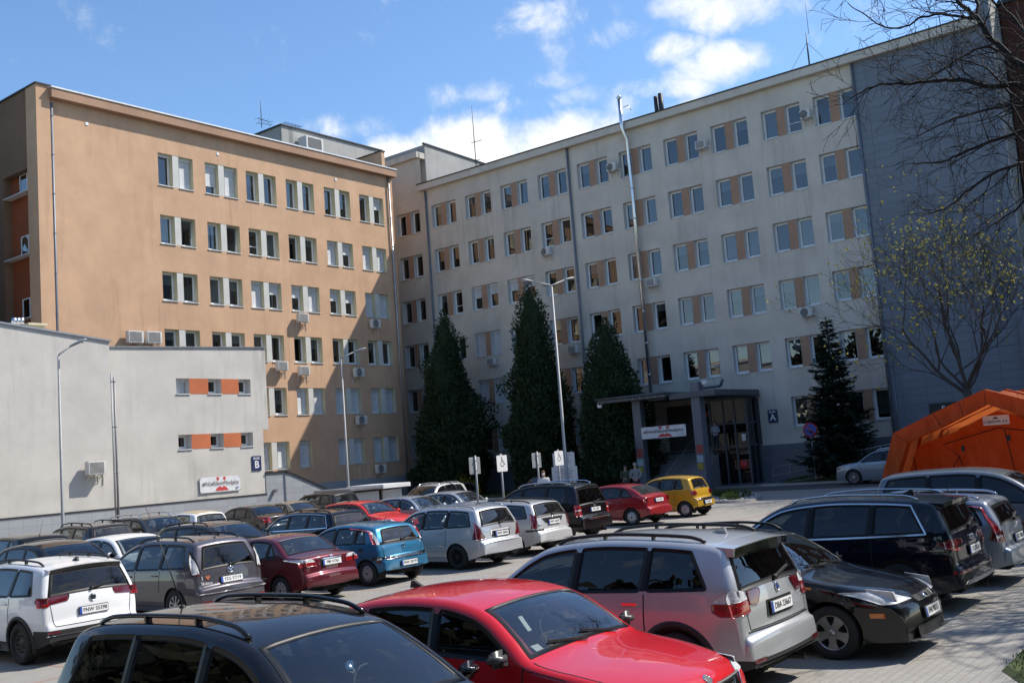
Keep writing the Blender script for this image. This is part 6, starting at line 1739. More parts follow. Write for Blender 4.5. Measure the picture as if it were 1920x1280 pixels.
def street_lamp(x, y, h, arms, label, r=.085):
    root = empty('street_lamp', (x, y, 0), 0, label, 'street lamp', 'street lamps in the car park')
    b = MB(); b.tube([(0, 0, -.1), (0, 0, 1.2), (0, 0, 1.25), (0, 0, h)], [r, r, r*.8, r*.52], 14); b.build('pole', M_GALV, root)
    b = MB(); b.bbox(-r-.06, r+.06, -r-.06, r+.06, -.02, .03, .01); b.build('base_plate', M_GALV, root)
    for (ax, ay, az) in arms:
        a = MB(); e = Vector((ax, ay, h+az)); a.tube([(0, 0, h-.05), (ax*.06, ay*.06, h+.08), tuple(e)], .035, 8); a.build('arm', M_GALV, root)
        q = MB(); lamp_head(q, e-Vector((ax, ay, az))*.08, (ax, ay, az*.55)); hd = q.build('lamp_head', M_GALV, root)
        g = MB(); d = Vector((ax, ay, az*.55)).normalized(); c = e+d*.42+Vector((0, 0, -.045)); g.sphere(c, (.20, .11, .03), 12, 6, Matrix.Rotation(atan2(ay, ax), 4, 'Z')); g.build('lens', M_LENS, hd)
street_lamp(22.0, 41.0, 8.2, [(.42, -.25, .42)], 'street lamp standing before the plain end of the white block')
street_lamp(38.70, 42.0, 8.65, [(.62, -.45, .38)], 'street lamp before the apricot wing')
street_lamp(42.3, 30.0, 11.05, [(-1.25, .35, .22), (1.0, -.2, .42), (.75, .85, .30)], 'tall street lamp with several heads between the conifers', .11)

# ---- disabled parking signs
def wheelchair(b, s):
    """wheelchair symbol drawn in the y/z plane, facing -y -> built in x/z"""
    def arc(cx, cz, r, a0, a1, w, n=14):
        pts = [(cx+r*cos(lerp(a0, a1, i/n)), cz+r*sin(lerp(a0, a1, i/n))) for i in range(n+1)]
        for p, q in zip(pts[:-1], pts[1:]): b.bar((p[0]*s, 0, p[1]*s), (q[0]*s, 0, q[1]*s), w*s, .004, (0, 1, 0))
    b.lathe([(0, -.002), (.085*s, -.002), (.085*s, .002), (0, .002)], 12, Matrix.Translation((-.05*s, 0, .80*s)) @ Matrix.Rotation(pi/2, 4, 'X'))
    def ln(*p):
        for a, c in zip(p[:-1], p[1:]): b.bar((a[0]*s, 0, a[1]*s), (c[0]*s, 0, c[1]*s), .085*s, .004, (0, 1, 0))
    ln((-.05, .70), (-.02, .25), (.30, .25), (.42, -.10), (.54, -.05)); ln((-.04, .48), (.24, .48))
    arc(.02, .0, .34, pi*.75, pi*1.95, .075)
def disabled_sign(x, y, h, front, label, r=.038):
    root = empty('parking_sign', (x, y, gz(x, y)), 0 if front else pi, label, 'road sign', 'disabled parking signs')
    b = MB(); b.tube([(0, .04, -.1), (0, .04, h+.06)], r, 10); b.build('post', M_GALV, root)
    b = MB(); P = roundpoly([(-.30, h-.60), (.30, h-.60), (.30, h), (-.30, h)], .05, 4); b.prism(P, 'y', -.008, .004); pl = b.build('sign_plate', M_WSIGN if front else M_WSIGN, root)
    g = MB(); P2 = roundpoly([(-.29, h-.59), (.29, h-.59), (.29, h-.01), (-.29, h-.01)], .05, 4); g.prism(P2, 'y', .0045, .010); g.build('plate_back', M_GALV, pl)
    s = MB(); wheelchair(s, .29); o = s.build('wheelchair_symbol', M_INK, pl); o.location = (0, -.011, h-.31)
    for zz in (h-.12, h-.48):
        c = MB(); c.bbox(-.06, .06, .0, .085, zz-.02, zz+.02, .004); c.build('clamp', M_GALV, root)
for k, (u, v, Y, fr, lb) in enumerate(((889, 857, 24.2, False, 'first white sign from the left, seen from behind, above the silver estates'), (940, 853, 24.0, True, 'disabled parking sign with wheelchair symbol second from the left'), (1005, 849, 25.6, False, 'white sign seen from behind, above the black car in the shade'), (1047, 845, 25.2, True, 'disabled parking sign with wheelchair symbol beside the tall lamp'))):
    p = px(u, v, Y=Y); disabled_sign(p.x, p.y, p.z, fr, lb)
# ---- no parking sign
p = px(1518, 794, X=52.35); root = empty('no_parking_sign', (p.x, p.y, .1), -pi/2, 'round blue and red no parking sign by the spruce', 'road sign')
b = MB(); b.tube([(0, .05, -.2), (0, .05, p.z+.0)], .03, 10); b.build('post', M_GALV, root)
MY = Matrix.Translation((0, 0, p.z-.42)) @ Matrix.Rotation(pi/2, 4, 'X')
b = MB(); b.lathe([(0, .0), (.40, .0), (.40, .012), (0, .012)], 32, MY); pl = b.build('sign_disc', simple('sign red', (.42, .02, .02), .45), root)
b = MB(); b.lathe([(0, .0135), (.325, .0135)], 32, MY); b.build('blue_field', simple('sign blue', (.02, .07, .36), .45), pl)
b = MB(); b.bar((-.24, -.016, p.z-.42+.24), (.24, -.016, p.z-.42-.24), .075, .004, (0, 1, 0)); b.build('red_bar', MATS['sign red'], pl)
# ---- white information boards by the tall lamp
p0 = px(1035, 846, X=47.0); root = empty('information_board', (47.0, p0.y, 0), -pi/2, 'stack of white information boards behind the tall lamp', 'notice board')
# local x runs to the right in the picture
spec = [(.02, 1.50, 2.62, 1.85), (-.12, 1.62, 1.85, 1.06), (.45, 1.50, 1.03, .25)]
for (a, c, z1, z0) in spec:
    b = MB(); b.bbox(a, c, -.02, .02, z0, z1, .01); o = b.build('board', M_WSIGN, root)
    t = MB(); random.seed(int(z1*10))
    z = z1-.14
    while z > z0+.10: w = random.uniform(.55, .95)*(c-a-.3); t.box(a+.15+(c-a-.3-w)/2, a+.15+(c-a-.3+w)/2, -.026, -.021, z-.018, z+.018); z -= .115
    t.build('printed_lines', simple('faded print', (.22, .24, .32), .6), o)
for xx in (.35, 1.25):
    b = MB(); b.tube([(xx, .05, -.1), (xx, .05, 2.7)], .03, 8); b.build('post', M_GALV, root)

# ---- wall signs and banners
M_BAN = simple('banner cloth', (.66, .66, .67), .6, var=.06); M_BRED = simple('banner red', (.52, .05, .05), .6)
def block_sign(parent_loc, rz, letter, label):
    root = empty('block_sign', parent_loc, rz, label, 'sign')
    b = MB(); b.bbox(-.30, .30, -.03, .0, -.38, .38, .01); b.build('plate', M_NAVY, root)
    o = inst('lettering', text_mesh(letter, .52, M_WSIGN, .003, .012), root, (0, -.034, -.08), (pi/2, 0, 0)); o = inst('lettering', text_mesh('BLOK', .16, M_WSIGN, .003, .003), root, (0, -.034, .25), (pi/2, 0, 0))
p = px(1449, 780, X=56.25); block_sign((56.27, p.y, p.z), -pi/2, 'A', 'navy sign with white letter A beside the entrance')
p = px(481, 868, Y=43.97); block_sign((p.x, 43.98, p.z), 0, 'B', 'navy sign with white letter B on the white block')
def banner(loc, rz, w, h, label, wavy=.02, seed=0):
    root = empty('banner', loc, rz, label, 'banner'); n, m = 24, 8; b = MB(); vs = []; fs = []; random.seed(seed)
    fz = lambda x, z: -.03-wavy*(.5+.5*sin(x*5.1+z*3+seed))*(.4+.6*abs(x/w))
    for i in range(n+1):
        for j in range(m+1): x = lerp(-w/2, w/2, i/n); z = lerp(-h/2, h/2, j/m); vs.append((x, fz(x, z), z))
    for i in range(n):
        for j in range(m): a = i*(m+1)+j; fs.append((a, a+m+1, a+m+2, a+1))
    b.add(vs, fs, True); b.build('cloth', M_BAN, root)
    # red figure: two ribbons crossing under a white circle
    r = MB()
    def poly(P, off=.006):
        c = (sum(p[0] for p in P)/len(P), sum(p[1] for p in P)/len(P))
        P = resample(P, .12); r.add([(x*w, fz(x*w, z*h)-off, z*h) for x, z in P]+[(c[0]*w, fz(c[0]*w, c[1]*h)-off, c[1]*h)], [(i, (i+1) % len(P), len(P)) for i in range(len(P))])
    poly([(-.10, .47), (-.03, .47), (-.03, .30), (-.08, .22)]); poly([(.07, .47), (.14, .47), (.12, .22), (.07, .30)]); poly([(-.10, -.26), (-.02, -.12), (.03, -.22), (.08, -.12), (.16, -.26), (.19, -.43), (-.13, -.43)]); r.build('red_print', M_BRED, root)
    t = text_mesh('#NieK\u0142amMedyka', h*.36, M_INK, .001, .0); 
    wd = max(v.co.x for v in t.vertices)-min(v.co.x for v in t.vertices); k = w*.90/wd
    for v in t.vertices: v.co.x *= k; z_ = v.co.y; x_ = v.co.x; v.co = (x_, -.052-wavy-(.002 if v.co.z > 0 else 0), z_)
    inst('lettering', t, root, (0, 0, h*.07))
    e = MB(); e.lathe([(0, .003), (h*.085, .003), (h*.085, 0)], 14, Matrix.Translation((w*.42, -.06-wavy, -h*.26)) @ Matrix.Rotation(pi/2, 4, 'X')); e.build('round_print', simple('pale blue print', (.30, .42, .62), .6), root)
    for sx in (-1, 1):
        for sz in (-1, 1): g = MB(); g.bbox(sx*w*.485-.02, sx*w*.485+.02, -.06, .02, sz*h*.44-.02, sz*h*.44+.02, .004); g.build('fixing', M_GALV, root)
p = px(413, 907, Y=43.95); banner((p.x, 43.96, p.z), 0, 2.42, .76, 'white hashtag banner with red figure on the white block wall', .012, 1)
# ---- dark hospital sign on the cladding, half hidden by the tent
p = px(1741, 757, X=56.1); root = empty('hospital_sign', (56.20, p.y, p.z), -pi/2, 'black sign with white lettering half hidden by the tent', 'sign')
b = MB(); b.bbox(0, 3.0, -.05, 0, -1.6, 0, .01); b.build('plate', M_INK, root)
for k, s_ in enumerate(('Szpitalny', 'Oddzia\u0142', 'Ratunkowy')): inst('lettering', text_mesh(s_, .42, M_WSIGN, .003, .008), root, (1.35, -.055, -.32-.48*k), (pi/2, 0, 0))

# ---- air conditioners
ACN = [0]
def ac_unit(loc, rz, label, w=.82, h=.58, d=.32, fan=True):
    root = empty('air_conditioner', loc, rz, label, 'air conditioner', 'air conditioners on the walls')
    b = MB(); b.bbox(-w/2, w/2, -d-.16, -.16, -h/2, h/2, .02); b.build('casing', M_AC, root)
    g = MB(); yy = -d-.163
    if fan:
        g.lathe([(0, 0), (h*.42, 0), (h*.42, .01), (h*.46, .01)], 24, Matrix.Translation((-w*.12, yy, 0)) @ Matrix.Rotation(pi/2, 4, 'X'))
        o = g.build('fan_grille', M_ACD, root); q = MB()
        for k in range(4): q.lathe([(h*(.09+.09*k), -.003), (h*(.105+.09*k), -.003), (h*(.105+.09*k), .004), (h*(.09+.09*k), .004)], 24, Matrix.Translation((-w*.12, yy-.006, 0)) @ Matrix.Rotation(pi/2, 4, 'X'))
        q.build('grille_rings', M_AC, o)
    else:
        g.box(-w*.42, w*.36, yy-.002, yy, -h*.40, h*.40); o = g.build('grille', M_ACD, root); q = MB()
        for k in range(11): q.box(-w*.42, w*.36, yy-.012, yy-.003, -h*.40+k*h*.08, -h*.40+k*h*.08+.014)
        q.build('grille_slats', M_AC, o)
    for sx in (-w*.33, w*.33):
        c = MB(); c.bar((sx, 0, -h/2-.03), (sx, -d-.14, -h/2-.03), .035, .035); c.bar((sx, -.005, -h/2-.02), (sx, -.005, -h/2-.38), .035, .02); c.bar((sx, -.01, -h/2-.34), (sx, -d*.8, -h/2-.04), .02); c.build('bracket', M_AC, root)
    q = MB(); q.tube([(w/2, -.22, -h*.3), (w/2+.10, -.12, -h*.3), (w/2+.10, -.02, -h*.5), (w/2+.08, -.02, -h*1.3)], .022, 6); q.build('hose', M_PVC, root)
for (u, v), lb in zip([(567, 596), (528, 686), (569, 695), (703, 607), (672, 698), (677, 787), (713, 878), (252, 632), (287, 633)],
    ['air conditioner high on the sunlit apricot wall, under the third window row', 'left air conditioner of two low on the sunlit apricot wall', 'right air conditioner of two low on the sunlit apricot wall', 'air conditioner on the shaded apricot wall, highest and furthest right', 'air conditioner on the shaded apricot wall behind the lamp head', 'air conditioner with round fan on the shaded apricot wall', 'lowest air conditioner on the apricot wall, just above the plinth', 'left air conditioner of the pair above the white block roof', 'right air conditioner of the pair above the white block roof']):
    p = px(u, v, Y=50.1); ac_unit((p.x, 50.39, p.z), 0, lb, fan=(u in (677, 672, 703, 713)), w=.92 if u < 300 else .80, h=.66 if u < 300 else .56)
for (u, v), lb in zip([(1148, 314), (1315, 272), (1511, 215), (1024, 472), (1222, 530), (1513, 585), (922, 678), (1075, 655)],
    ['air conditioner in the top window row beside the flue', 'middle air conditioner of the top window row on the cream block', 'air conditioner in the top window row nearest the clad bay', 'air conditioner with round fan under a window right of the left downpipe', 'air conditioner beside the flue, half way up', 'air conditioner with round fan above the spruce', 'air conditioner between the left and middle conifers', 'air conditioner between the middle and right conifers']):
    p = px(u, v, X=56.0); ac_unit((56.29, p.y, p.z), -pi/2, lb, fan=(u in (1024, 1513, 1511, 1148)), w=.60 if u == 1511 else .70, h=.50)
p = px(178, 877, Y=43.45); ac_unit((p.x, 43.71, p.z), 0, 'air conditioner alone on the plain white wall', fan=False, w=.86, h=.60)
p = px(582, 277, Y=54.5); root = empty('rooftop_cooler', (p.x, 54.9, p.z-.3), 0, 'large white cooler box on the apricot roof edge', 'air conditioner'); b = MB(); b.bbox(-.8, .8, -.9, 0, 0, .95, .02); b.build('casing', M_AC, root); b = MB(); b.box(-.62, .62, -.915, -.90, .12, .85); b.build('grille', M_ACD, root)

# ---- aerials on the roofs
def mast(x, y, z0, h, label, parts, r=.03, guys=None):
    root = empty('roof_aerial', (x, y, z0), 0, label, 'aerial', 'aerials on the roofs'); b = MB(); b.tube([(0, 0, 0), (0, 0, h*.6), (0, 0, h)], [r, r, r*.5], 6); b.build('mast', M_IRON, root)
    for (z, dx, dy, l, n) in parts:
        q = MB(); d = Vector((dx, dy, 0)).normalized(); s = Vector((-d.y, d.x, 0)); q.bar(Vector((0, 0, z))-d*l*.3, Vector((0, 0, z))+d*l*.7, .03)
        for k in range(n): c = Vector((0, 0, z))+d*(l*(-.28+.96*k/max(1, n-1))); q.bar(c-s*.3, c+s*.3, .015)
        q.build('aerial_boom', M_IRON, root)
    for (gx, gy, gz_, zz) in guys or []: q = MB(); q.tube([(0, 0, zz), (gx, gy, gz_)], .012, 4); q.build('guy_wire', M_IRON, root)
p = px(893, 315, X=57.5); mast(57.5, p.y, 23.3, px(889, 197, X=57.5).z-23.3, 'tall thin mast on the cream roof left of centre', [(2.6, .2, -1, .9, 4), (1.2, .3, -1, .5, 3)], .035)
p = px(1518, 125, X=58.0); mast(58, p.y, 23.3, 2.9, 'guyed mast on the cream roof at upper right', [(.5, 0, 1, .5, 3)], .05, [(0, 1.9, 0, 2.3), (0, -1.7, 0, 2.3), (1.5, .5, 0, 2.3)])
p = px(1516, 60, X=58.0); mast(58.05, p.y+.02, 26.1, 2.2, 'whip on top of the guyed mast', [], .015)
p = px(491, 245, Y=56); mast(p.x, 56, 26.9, 2.0, 'aerial with cross bars on the left of the plant room', [(.6, 1, .1, 1.2, 4), (.3, 1, -.3, 1.0, 2)], .025)
p = px(555, 245, Y=56); mast(p.x, 56, 27.0, .75, 'flat comb aerial on the plant room roof', [(.7, -1, 0, 1.6, 9)], .03)
# chimney stack and three steel flues behind the white block
p = px(62, 618, Y=47); b = MB(); b.box(p.x-.35, p.x+.35, 46.6, 47.2, 8.8, p.z+.15); b.box(p.x-.45, p.x+.45, 46.5, 47.3, p.z+.15, p.z+.25); tag(b.build('chimney', M_REVY), 'short yellow chimney on the white block roof at left', 'chimney')
for k, u in enumerate((26, 33, 40)):
    p = px(u, 596, Y=46.2); b = MB(); b.tube([(p.x, 46.2, 8.8), (p.x, 46.2, p.z-.3)], .09, 10); b.tube([(p.x, 46.2, p.z-.3), (p.x, 46.2, p.z)], .13, 10)
    tag(b.build('steel_flue', M_STEEL), ['leftmost of three short steel flues on the white block', 'middle of three short steel flues on the white block', 'rightmost of three short steel flues on the white block'][k], 'flue', 'three steel flues')
# ---- grey kiosk / bin shelter behind the scarlet car
p = px(650, 917, Y=38.0); q_ = px(756, 907, Y=38.0); root = empty('bin_shelter', (p.x, 38.0, 0), 0, 'low grey bin shelter with a pale flat roof behind the scarlet car', 'shelter'); w = q_.x-p.x; zt = p.z
b = MB(); b.box(.1, w*.55, .0, .1, -.1, zt-.22); b.box(w*.62, w-.15, .0, .1, -.1, zt-.22); b.box(.1, w-.1, 2.0, 2.1, -.1, zt-.1); b.box(.1, .2, .1, 2.0, -.1, zt-.1); b.box(w-.2, w-.1, .1, 2.0, -.1, zt-.1); b.build('wall', M_REVC, root)
b = MB(); b.bbox(-.15, w*.52, -.35, 2.3, zt-.12, zt+.02, .02); b.build('roof', M_ZINC, root); b = MB(); b.bbox(w*.53, w+.15, -.40, 2.3, zt-.14, zt+.08, .02); b.build('roof', M_WSIGN, root)

# ---- entrance canopy, stairs, glazed porch
M_CAN = simple('grey canopy metal', (.085, .095, .11), .45, .3); M_COLM = simple('grey clad column', (.13, .145, .175), .5, .2); M_PGL = glass('porch glass', (.16, .17, .18), 1.3, dirt=.02)
cp = empty('entrance_canopy', (51.0, 0, 0), 0, 'flat grey entrance canopy on two square columns', 'canopy')
zc_ = 5.2; yl_, yr_ = 33.2, 25.7
b = MB(); b.bbox(-.6, 5.3, 28.6, yl_, zc_+.06, zc_+.34, .03); b.build('roof', M_CAN, cp)
b = MB(); b.bbox(-.3, 5.3, yr_, 28.58, zc_-.12, zc_+.22, .03); b.build('roof', M_CAN, cp)
b = MB()
for k in range(9): b.box(-.62, -.60, 28.8+k*.48, 28.82+k*.48, zc_+.08, zc_+.33)
b.build('fascia_ribs', M_ZINC, cp)
b = MB(); b.tube([(-.66, 28.6, zc_+.30), (-.66, yl_+.1, zc_+.30)], .07, 10); b.build('gutter', M_CAN, cp)
b = MB(); b.bbox(-.5, -.30, yl_-.25, yl_+.05, zc_-.15, zc_+.1, .02); b.build('flood_lamp', M_WSIGN, cp)
for yy in (29.6, 31.2): b = MB(); b.box(1.0, 1.2, yy, yy+1.1, zc_+.02, zc_+.055); b.build('ceiling_lamp', M_BLIND, cp)
b = MB(); b.bbox(.15, .62, 30.75, 31.30, -.1, zc_+.06, .02); b.build('column', M_COLM, cp)
b = MB(); b.bbox(-.15, .45, 26.75, 27.30, -.1, zc_+.72, .02); b.build('column', M_COLM, cp)
b = MB(); b.bbox(-.05, .25, 26.3, 26.6, zc_+.55, zc_+.75, .03); b.build('camera_dome', M_WSIGN, cp)
b = MB(); b.tube([(1.8, 28.0, zc_+.45), (2.2, 26.6, zc_+.48)], .085, 10); b.tube([(2.2, 26.6, zc_+.48), (2.2, 26.4, zc_+.85)], .08, 10); b.build('vent_pipe', M_CAN, cp)
random.seed(5)
for (yy, xx) in ((31.03, .13), (27.03, -.17)):
    for k, (zz, h, m) in enumerate(((2.25, .46, simple('faded red notice', (.30, .06, .05), .7)), (1.72, .38, simple('pale blue notice', (.30, .38, .43), .6)), (1.30, .34, simple('yellow notice', (.34, .28, .03), .6)))):
        b = MB(); b.bbox(xx-.012, xx, yy-.22+.04*k, yy+.20, zz-h/2, zz+h/2, .003); b.build('notice', m, cp)
p1 = px(1204, 812, X=50.95); p2 = px(1285, 806, X=50.8); banner((50.90, (p1.y+p2.y)/2, (p1.z+p2.z)/2), -pi/2, abs(p1.y-p2.y), .66, 'white hashtag banner hung between the canopy columns', .010, 2)
# stairs rise to the porch door
st = empty('entrance_stairs', (51.6, 0, 0), 0, 'grey entrance stairs with steel handrails under the canopy', 'stairs')
for k in range(12):
    b = MB(); b.bbox(k*.32, 4.7, 28.0, 31.6, k*.165, k*.165+.16, .008); b.m = 0; b.build('step', simple('stair stone', (.24, .24, .25), .8), st)
for yy in (28.05, 29.7, 31.55):
    b = MB(); b.tube([(.05, yy, .0), (.05, yy, 1.0), (3.6, yy, 2.85), (4.6, yy, 2.85)], .025, 8)
    for k in range(1, 12): b.tube([(k*.32, yy, k*.165), (k*.32, yy, .98+k*.165)], .014, 6)
    b.tube([(.05, yy, .55), (3.6, yy, 2.40)], .016, 6); b.build('handrail', M_GALV, st)
for yy in (32.0,):
    b = MB()
    for k in range(14): b.bar((.2+k*.16, yy, -.1), (.2+k*.16, yy, 1.5), .02)
    b.bar((.1, yy, 1.5), (2.5, yy, 1.5), .04); b.bar((.1, yy, .2), (2.5, yy, .2), .04); b.build('side_railing', M_IRON, st)
po = empty('glazed_porch', (54.9, 0, 0), 0, 'glazed grey porch with dark doors right of the stairs', 'porch')
b = MB()
ys = (26.0, 26.75, 27.45, 28.3)
for yy in ys: b.bbox(-.06, .06, yy-.06, yy+.06, -.1, 5.0, .01)
for zz in (.05, 2.25, 3.55, 4.95): b.box(-.055, .055, ys[0]+.06, ys[-1]-.06, zz-.05, zz+.05)
for xx in (.7, 1.34): b.bbox(xx-.05, xx+.05, 25.95, 26.05, -.1, 5.0, .01)
for zz in (.05, 2.25, 3.55, 4.95): b.box(.06, 1.36, 25.96, 26.04, zz-.05, zz+.05)
b.build('frame', M_CAN, po)
b = MB(); b.quad((0, ys[-1], .1), (0, ys[0], .1), (0, ys[0], 4.9), (0, ys[-1], 4.9)); b.quad((0, 26.0, .1), (1.36, 26.0, .1), (1.36, 26.0, 4.9), (0, 26.0, 4.9)); b.build('glazing', M_PGL, po)
b = MB(); b.bbox(-.3, 1.36, 25.62, 28.4, 5.03, 5.07, .01); b.build('roof', M_CAN, po)
b = MB(); b.box(.03, .10, 26.85, 27.4, .1, 2.1); b.build('door', M_IRON, po)
b = MB(); b.lathe([(0, 0), (.27, 0), (.27, .012), (0, .012)], 20, Matrix.Translation((-.03, 26.45, 1.15)) @ Matrix.Rotation(-pi/2, 4, 'Y')); b.build('round_notice', M_BRED, po)
b = MB(); b.box(-.035, -.025, 26.15, 26.4, 2.5, 2.9); b.build('notice', M_WSIGN, po)
# dark wall openings behind the porch: doorway
b = MB(); b.box(56.2, 56.28, 25.8, 31.9, 2.2, 4.9); tag(b.build('doorway', M_ROOM), None); dw = bpy.data.objects['doorway']; dw.parent = cb
b = MB(); b.lathe([(0, 0), (.42, 0), (.42, .04), (0, .04)], 24, Matrix.Translation((55.9, 29.1, 4.2)) @ Matrix.Rotation(-pi/2, 4, 'Y')); rs = tag(b.build('round_sign', M_INK), 'round dark sign with a red heart under the canopy', 'sign')
b = MB(); b.add([(55.85, 29.1+x*4.5, 4.2+z*4.5) for x, z in hp], [tuple(range(len(hp)))]); b.build('heart', M_BRED, rs)
# ramp railing before the spruce
rp = empty('wheelchair_ramp', (53.2, 0, 0), 0, 'sloping ramp with steel railing left of the grey off-roader', 'ramp')
b = MB(); b.add([(0, 24.0, .05), (1.2, 24.0, .05), (1.2, 17.0, .95), (0, 17.0, .95), (0, 24, -.2), (1.2, 24, -.2), (1.2, 17, -.2), (0, 17, -.2)], [(0, 1, 2, 3), (4, 0, 3, 7), (3, 2, 6, 7)]); b.build('ramp_slab', M_KERB, rp)
b = MB()
for zz in (.45, .9): b.tube([(.05, 24.0, .05+zz), (.05, 17.0, .95+zz)], .022, 8)
for k in range(8): yy = 24-k*1.0; z0 = lerp(.05, .95, (24-yy)/7); b.tube([(.05, yy, z0-.1), (.05, yy, z0+.9)], .02, 6)
b.build('railing', M_GALV, rp)

# ---- orange rescue tent
def fabric(name, col, trans=.45):
    t = NT(name); c = t.coord('Object'); f = t.noise(3.5, 6, .6, c, .6); cc = t.mix(f, tuple(x*.82 for x in col), tuple(min(1, x*1.12) for x in col))
    d = t.principled(cc, .62, 0, t.bump(t.noise(2.2, 5, .6, t.coord('Object', (1, 1, .35)), 1.2), 1.0, .30), spec=.3)
    tr = t.n.new('ShaderNodeBsdfTranslucent'); t.link(cc, tr.inputs[0]); m = t.n.new('ShaderNodeMixShader'); m.inputs[0].default_value = trans; t.link(d, m.inputs[1]); t.link(tr.outputs[0], m.inputs[2]); return t.done(m.outputs[0])
M_TENT = fabric('orange tent fabric', (.56, .135, .034), .55); M_SEAM = simple('dark tent seam', (.05, .018, .010), .8)
XT = 34.0; yc = 8.12
tent = empty('rescue_tent', (XT, yc, 0), 0, 'large orange rescue tent with a white maker plate on its gable', 'tent')
def sect(dw=0.0, dh=0.0): return [(3.85-dw, -.1), (2.92-dw, 2.44-dh*.7), (1.6-dw*.5, 2.98-dh), (0.0, 3.58-dh)]
def arch(b, x0, x1, o, i):
    O = o+[(-y, z) for y, z in o[-2::-1]]; I = i+[(-y, z) for y, z in i[-2::-1]]; n = len(O)
    vs = [(x0, y, z) for y, z in O]+[(x0, y, z) for y, z in I]+[(x1, y, z) for y, z in O]+[(x1, y, z) for y, z in I]; fs = []
    for k in range(n-1): fs += [(k, k+1, n+k+1, n+k), (2*n+k+1, 2*n+k, 3*n+k, 3*n+k+1), (k+1, k, 2*n+k, 2*n+k+1), (n+k, n+k+1, 3*n+k+1, 3*n+k)]
    b.add(vs, fs)
b = MB(); arch(b, 0, .42, sect(), sect(.42, .46)); b.build('front_arch', M_TENT, tent)
for (ya, za, yb, zb) in ((0, 3.58, 0, 3.12), (1.6, 2.98, 1.4, 2.55), (-1.6, 2.98, -1.4, 2.55), (2.92, 2.44, 2.5, 2.12), (.8, 3.29, .7, 2.84)): b = MB(); b.tube([(-.012, ya, za-.01), (-.012, yb, zb+.01)], .009, 4); b.build('arch_seam', M_SEAM, tent)
def skin(x0, x1, dw, dh, nx, name):
    b = MB(); o = sect(dw, dh); O = o+[(-y, z) for y, z in o[-2::-1]]; P = []
    for k in range(len(O)-1):
        for j in range(5): t = j/5; P.append((lerp(O[k][0], O[k+1][0], t), lerp(O[k][1], O[k+1][1], t)))
    P.append(O[-1]); n = len(P); vs = []; fs = []; random.seed(4)
    for i in range(nx+1):
        s = sin(pi*((i/nx*4) % 1)); 
        for k, (y, z) in enumerate(P): vs.append((lerp(x0, x1, i/nx), y*(1-.018*s), z*(1-.02*s)+random.uniform(-.012, .012)))
    for i in range(nx):
        for k in range(n-1): fs.append((i*n+k, i*n+k+1, (i+1)*n+k+1, (i+1)*n+k))
    b.add(vs, fs, True); return b.build(name, M_TENT, tent)
skin(.40, 8.6, .02, .02, 34, 'roof_shell')
for xx in (2.8, 5.2, 7.6): b = MB(); arch(b, xx, xx+.25, sect(-.02, -.02), sect(.06, .06)); b.build('rib', M_TENT, tent)
b = MB(); o = sect(.05, .05); O = o+[(-y, z) for y, z in o[-2::-1]]; b.add([(8.58, y, z) for y, z in O], [tuple(range(len(O)))]); b.build('back_wall', M_TENT, tent)
# gable wall set back under the awning
b = MB(); o = sect(.34, .68); O = o+[(-y, z) for y, z in o[-2::-1]]; vs = []; fs = []; n = 26; m = 12
for i in range(n+1):
    y = lerp(3.4, -3.4, i/n); zt = 0
    for k in range(len(O)-1):
        if O[k+1][0] <= y <= O[k][0]: zt = lerp(O[k][1], O[k+1][1], (O[k][0]-y)/max(1e-6, O[k][0]-O[k+1][0]))
    for j in range(m+1): z = lerp(-.1, max(zt, .0), j/m); vs.append((1.35+.04*sin(y*3.1+z*2.2)+.03*sin(y*9), y, z))
for i in range(n):
    for j in range(m): a = i*(m+1)+j; fs.append((a, a+m+1, a+m+2, a+1))
b.add(vs, fs, True); b.build('gable_wall', M_TENT, tent)
b = MB()
for pts in ([(1.55, 1.15), (1.30, 1.55), (1.75, 1.95), (.3, 2.30), (0, 2.36), (-1.4, 2.1), (-1.75, 1.9)], [(-.15, 2.3), (-.35, .6)], [(1.3, 1.55), (1.1, .6)], [(2.75, 1.6), (2.6, .3)]): b.tube([(1.25, y, z) for y, z in pts], .018, 5)
b.build('door_seam', M_SEAM, tent)
b = MB(); b.bbox(1.20, 1.25, -.34, .44, 2.46, 2.76, .005); pl = b.build('maker_plate', M_WSIGN, tent); o = inst('lettering', text_mesh('LUBAWA S.A.', .125, M_NAVY, .001, .001), pl, (1.195, .05, 2.56), (pi/2, 0, -pi/2)); b = MB(); b.add([(1.195, .16, 2.65), (1.195, .06, 2.72), (1.195, -.04, 2.65)], [(0, 1, 2)]); b.build('plate_mark', M_NAVY, pl)
for (y, z) in ((-.25, 2.02), (1.15, 1.78)): b = MB(); b.bbox(1.21, 1.27, y-.05, y+.05, z-.10, z+.10, .01); b.build('buckle', M_BLK, tent)

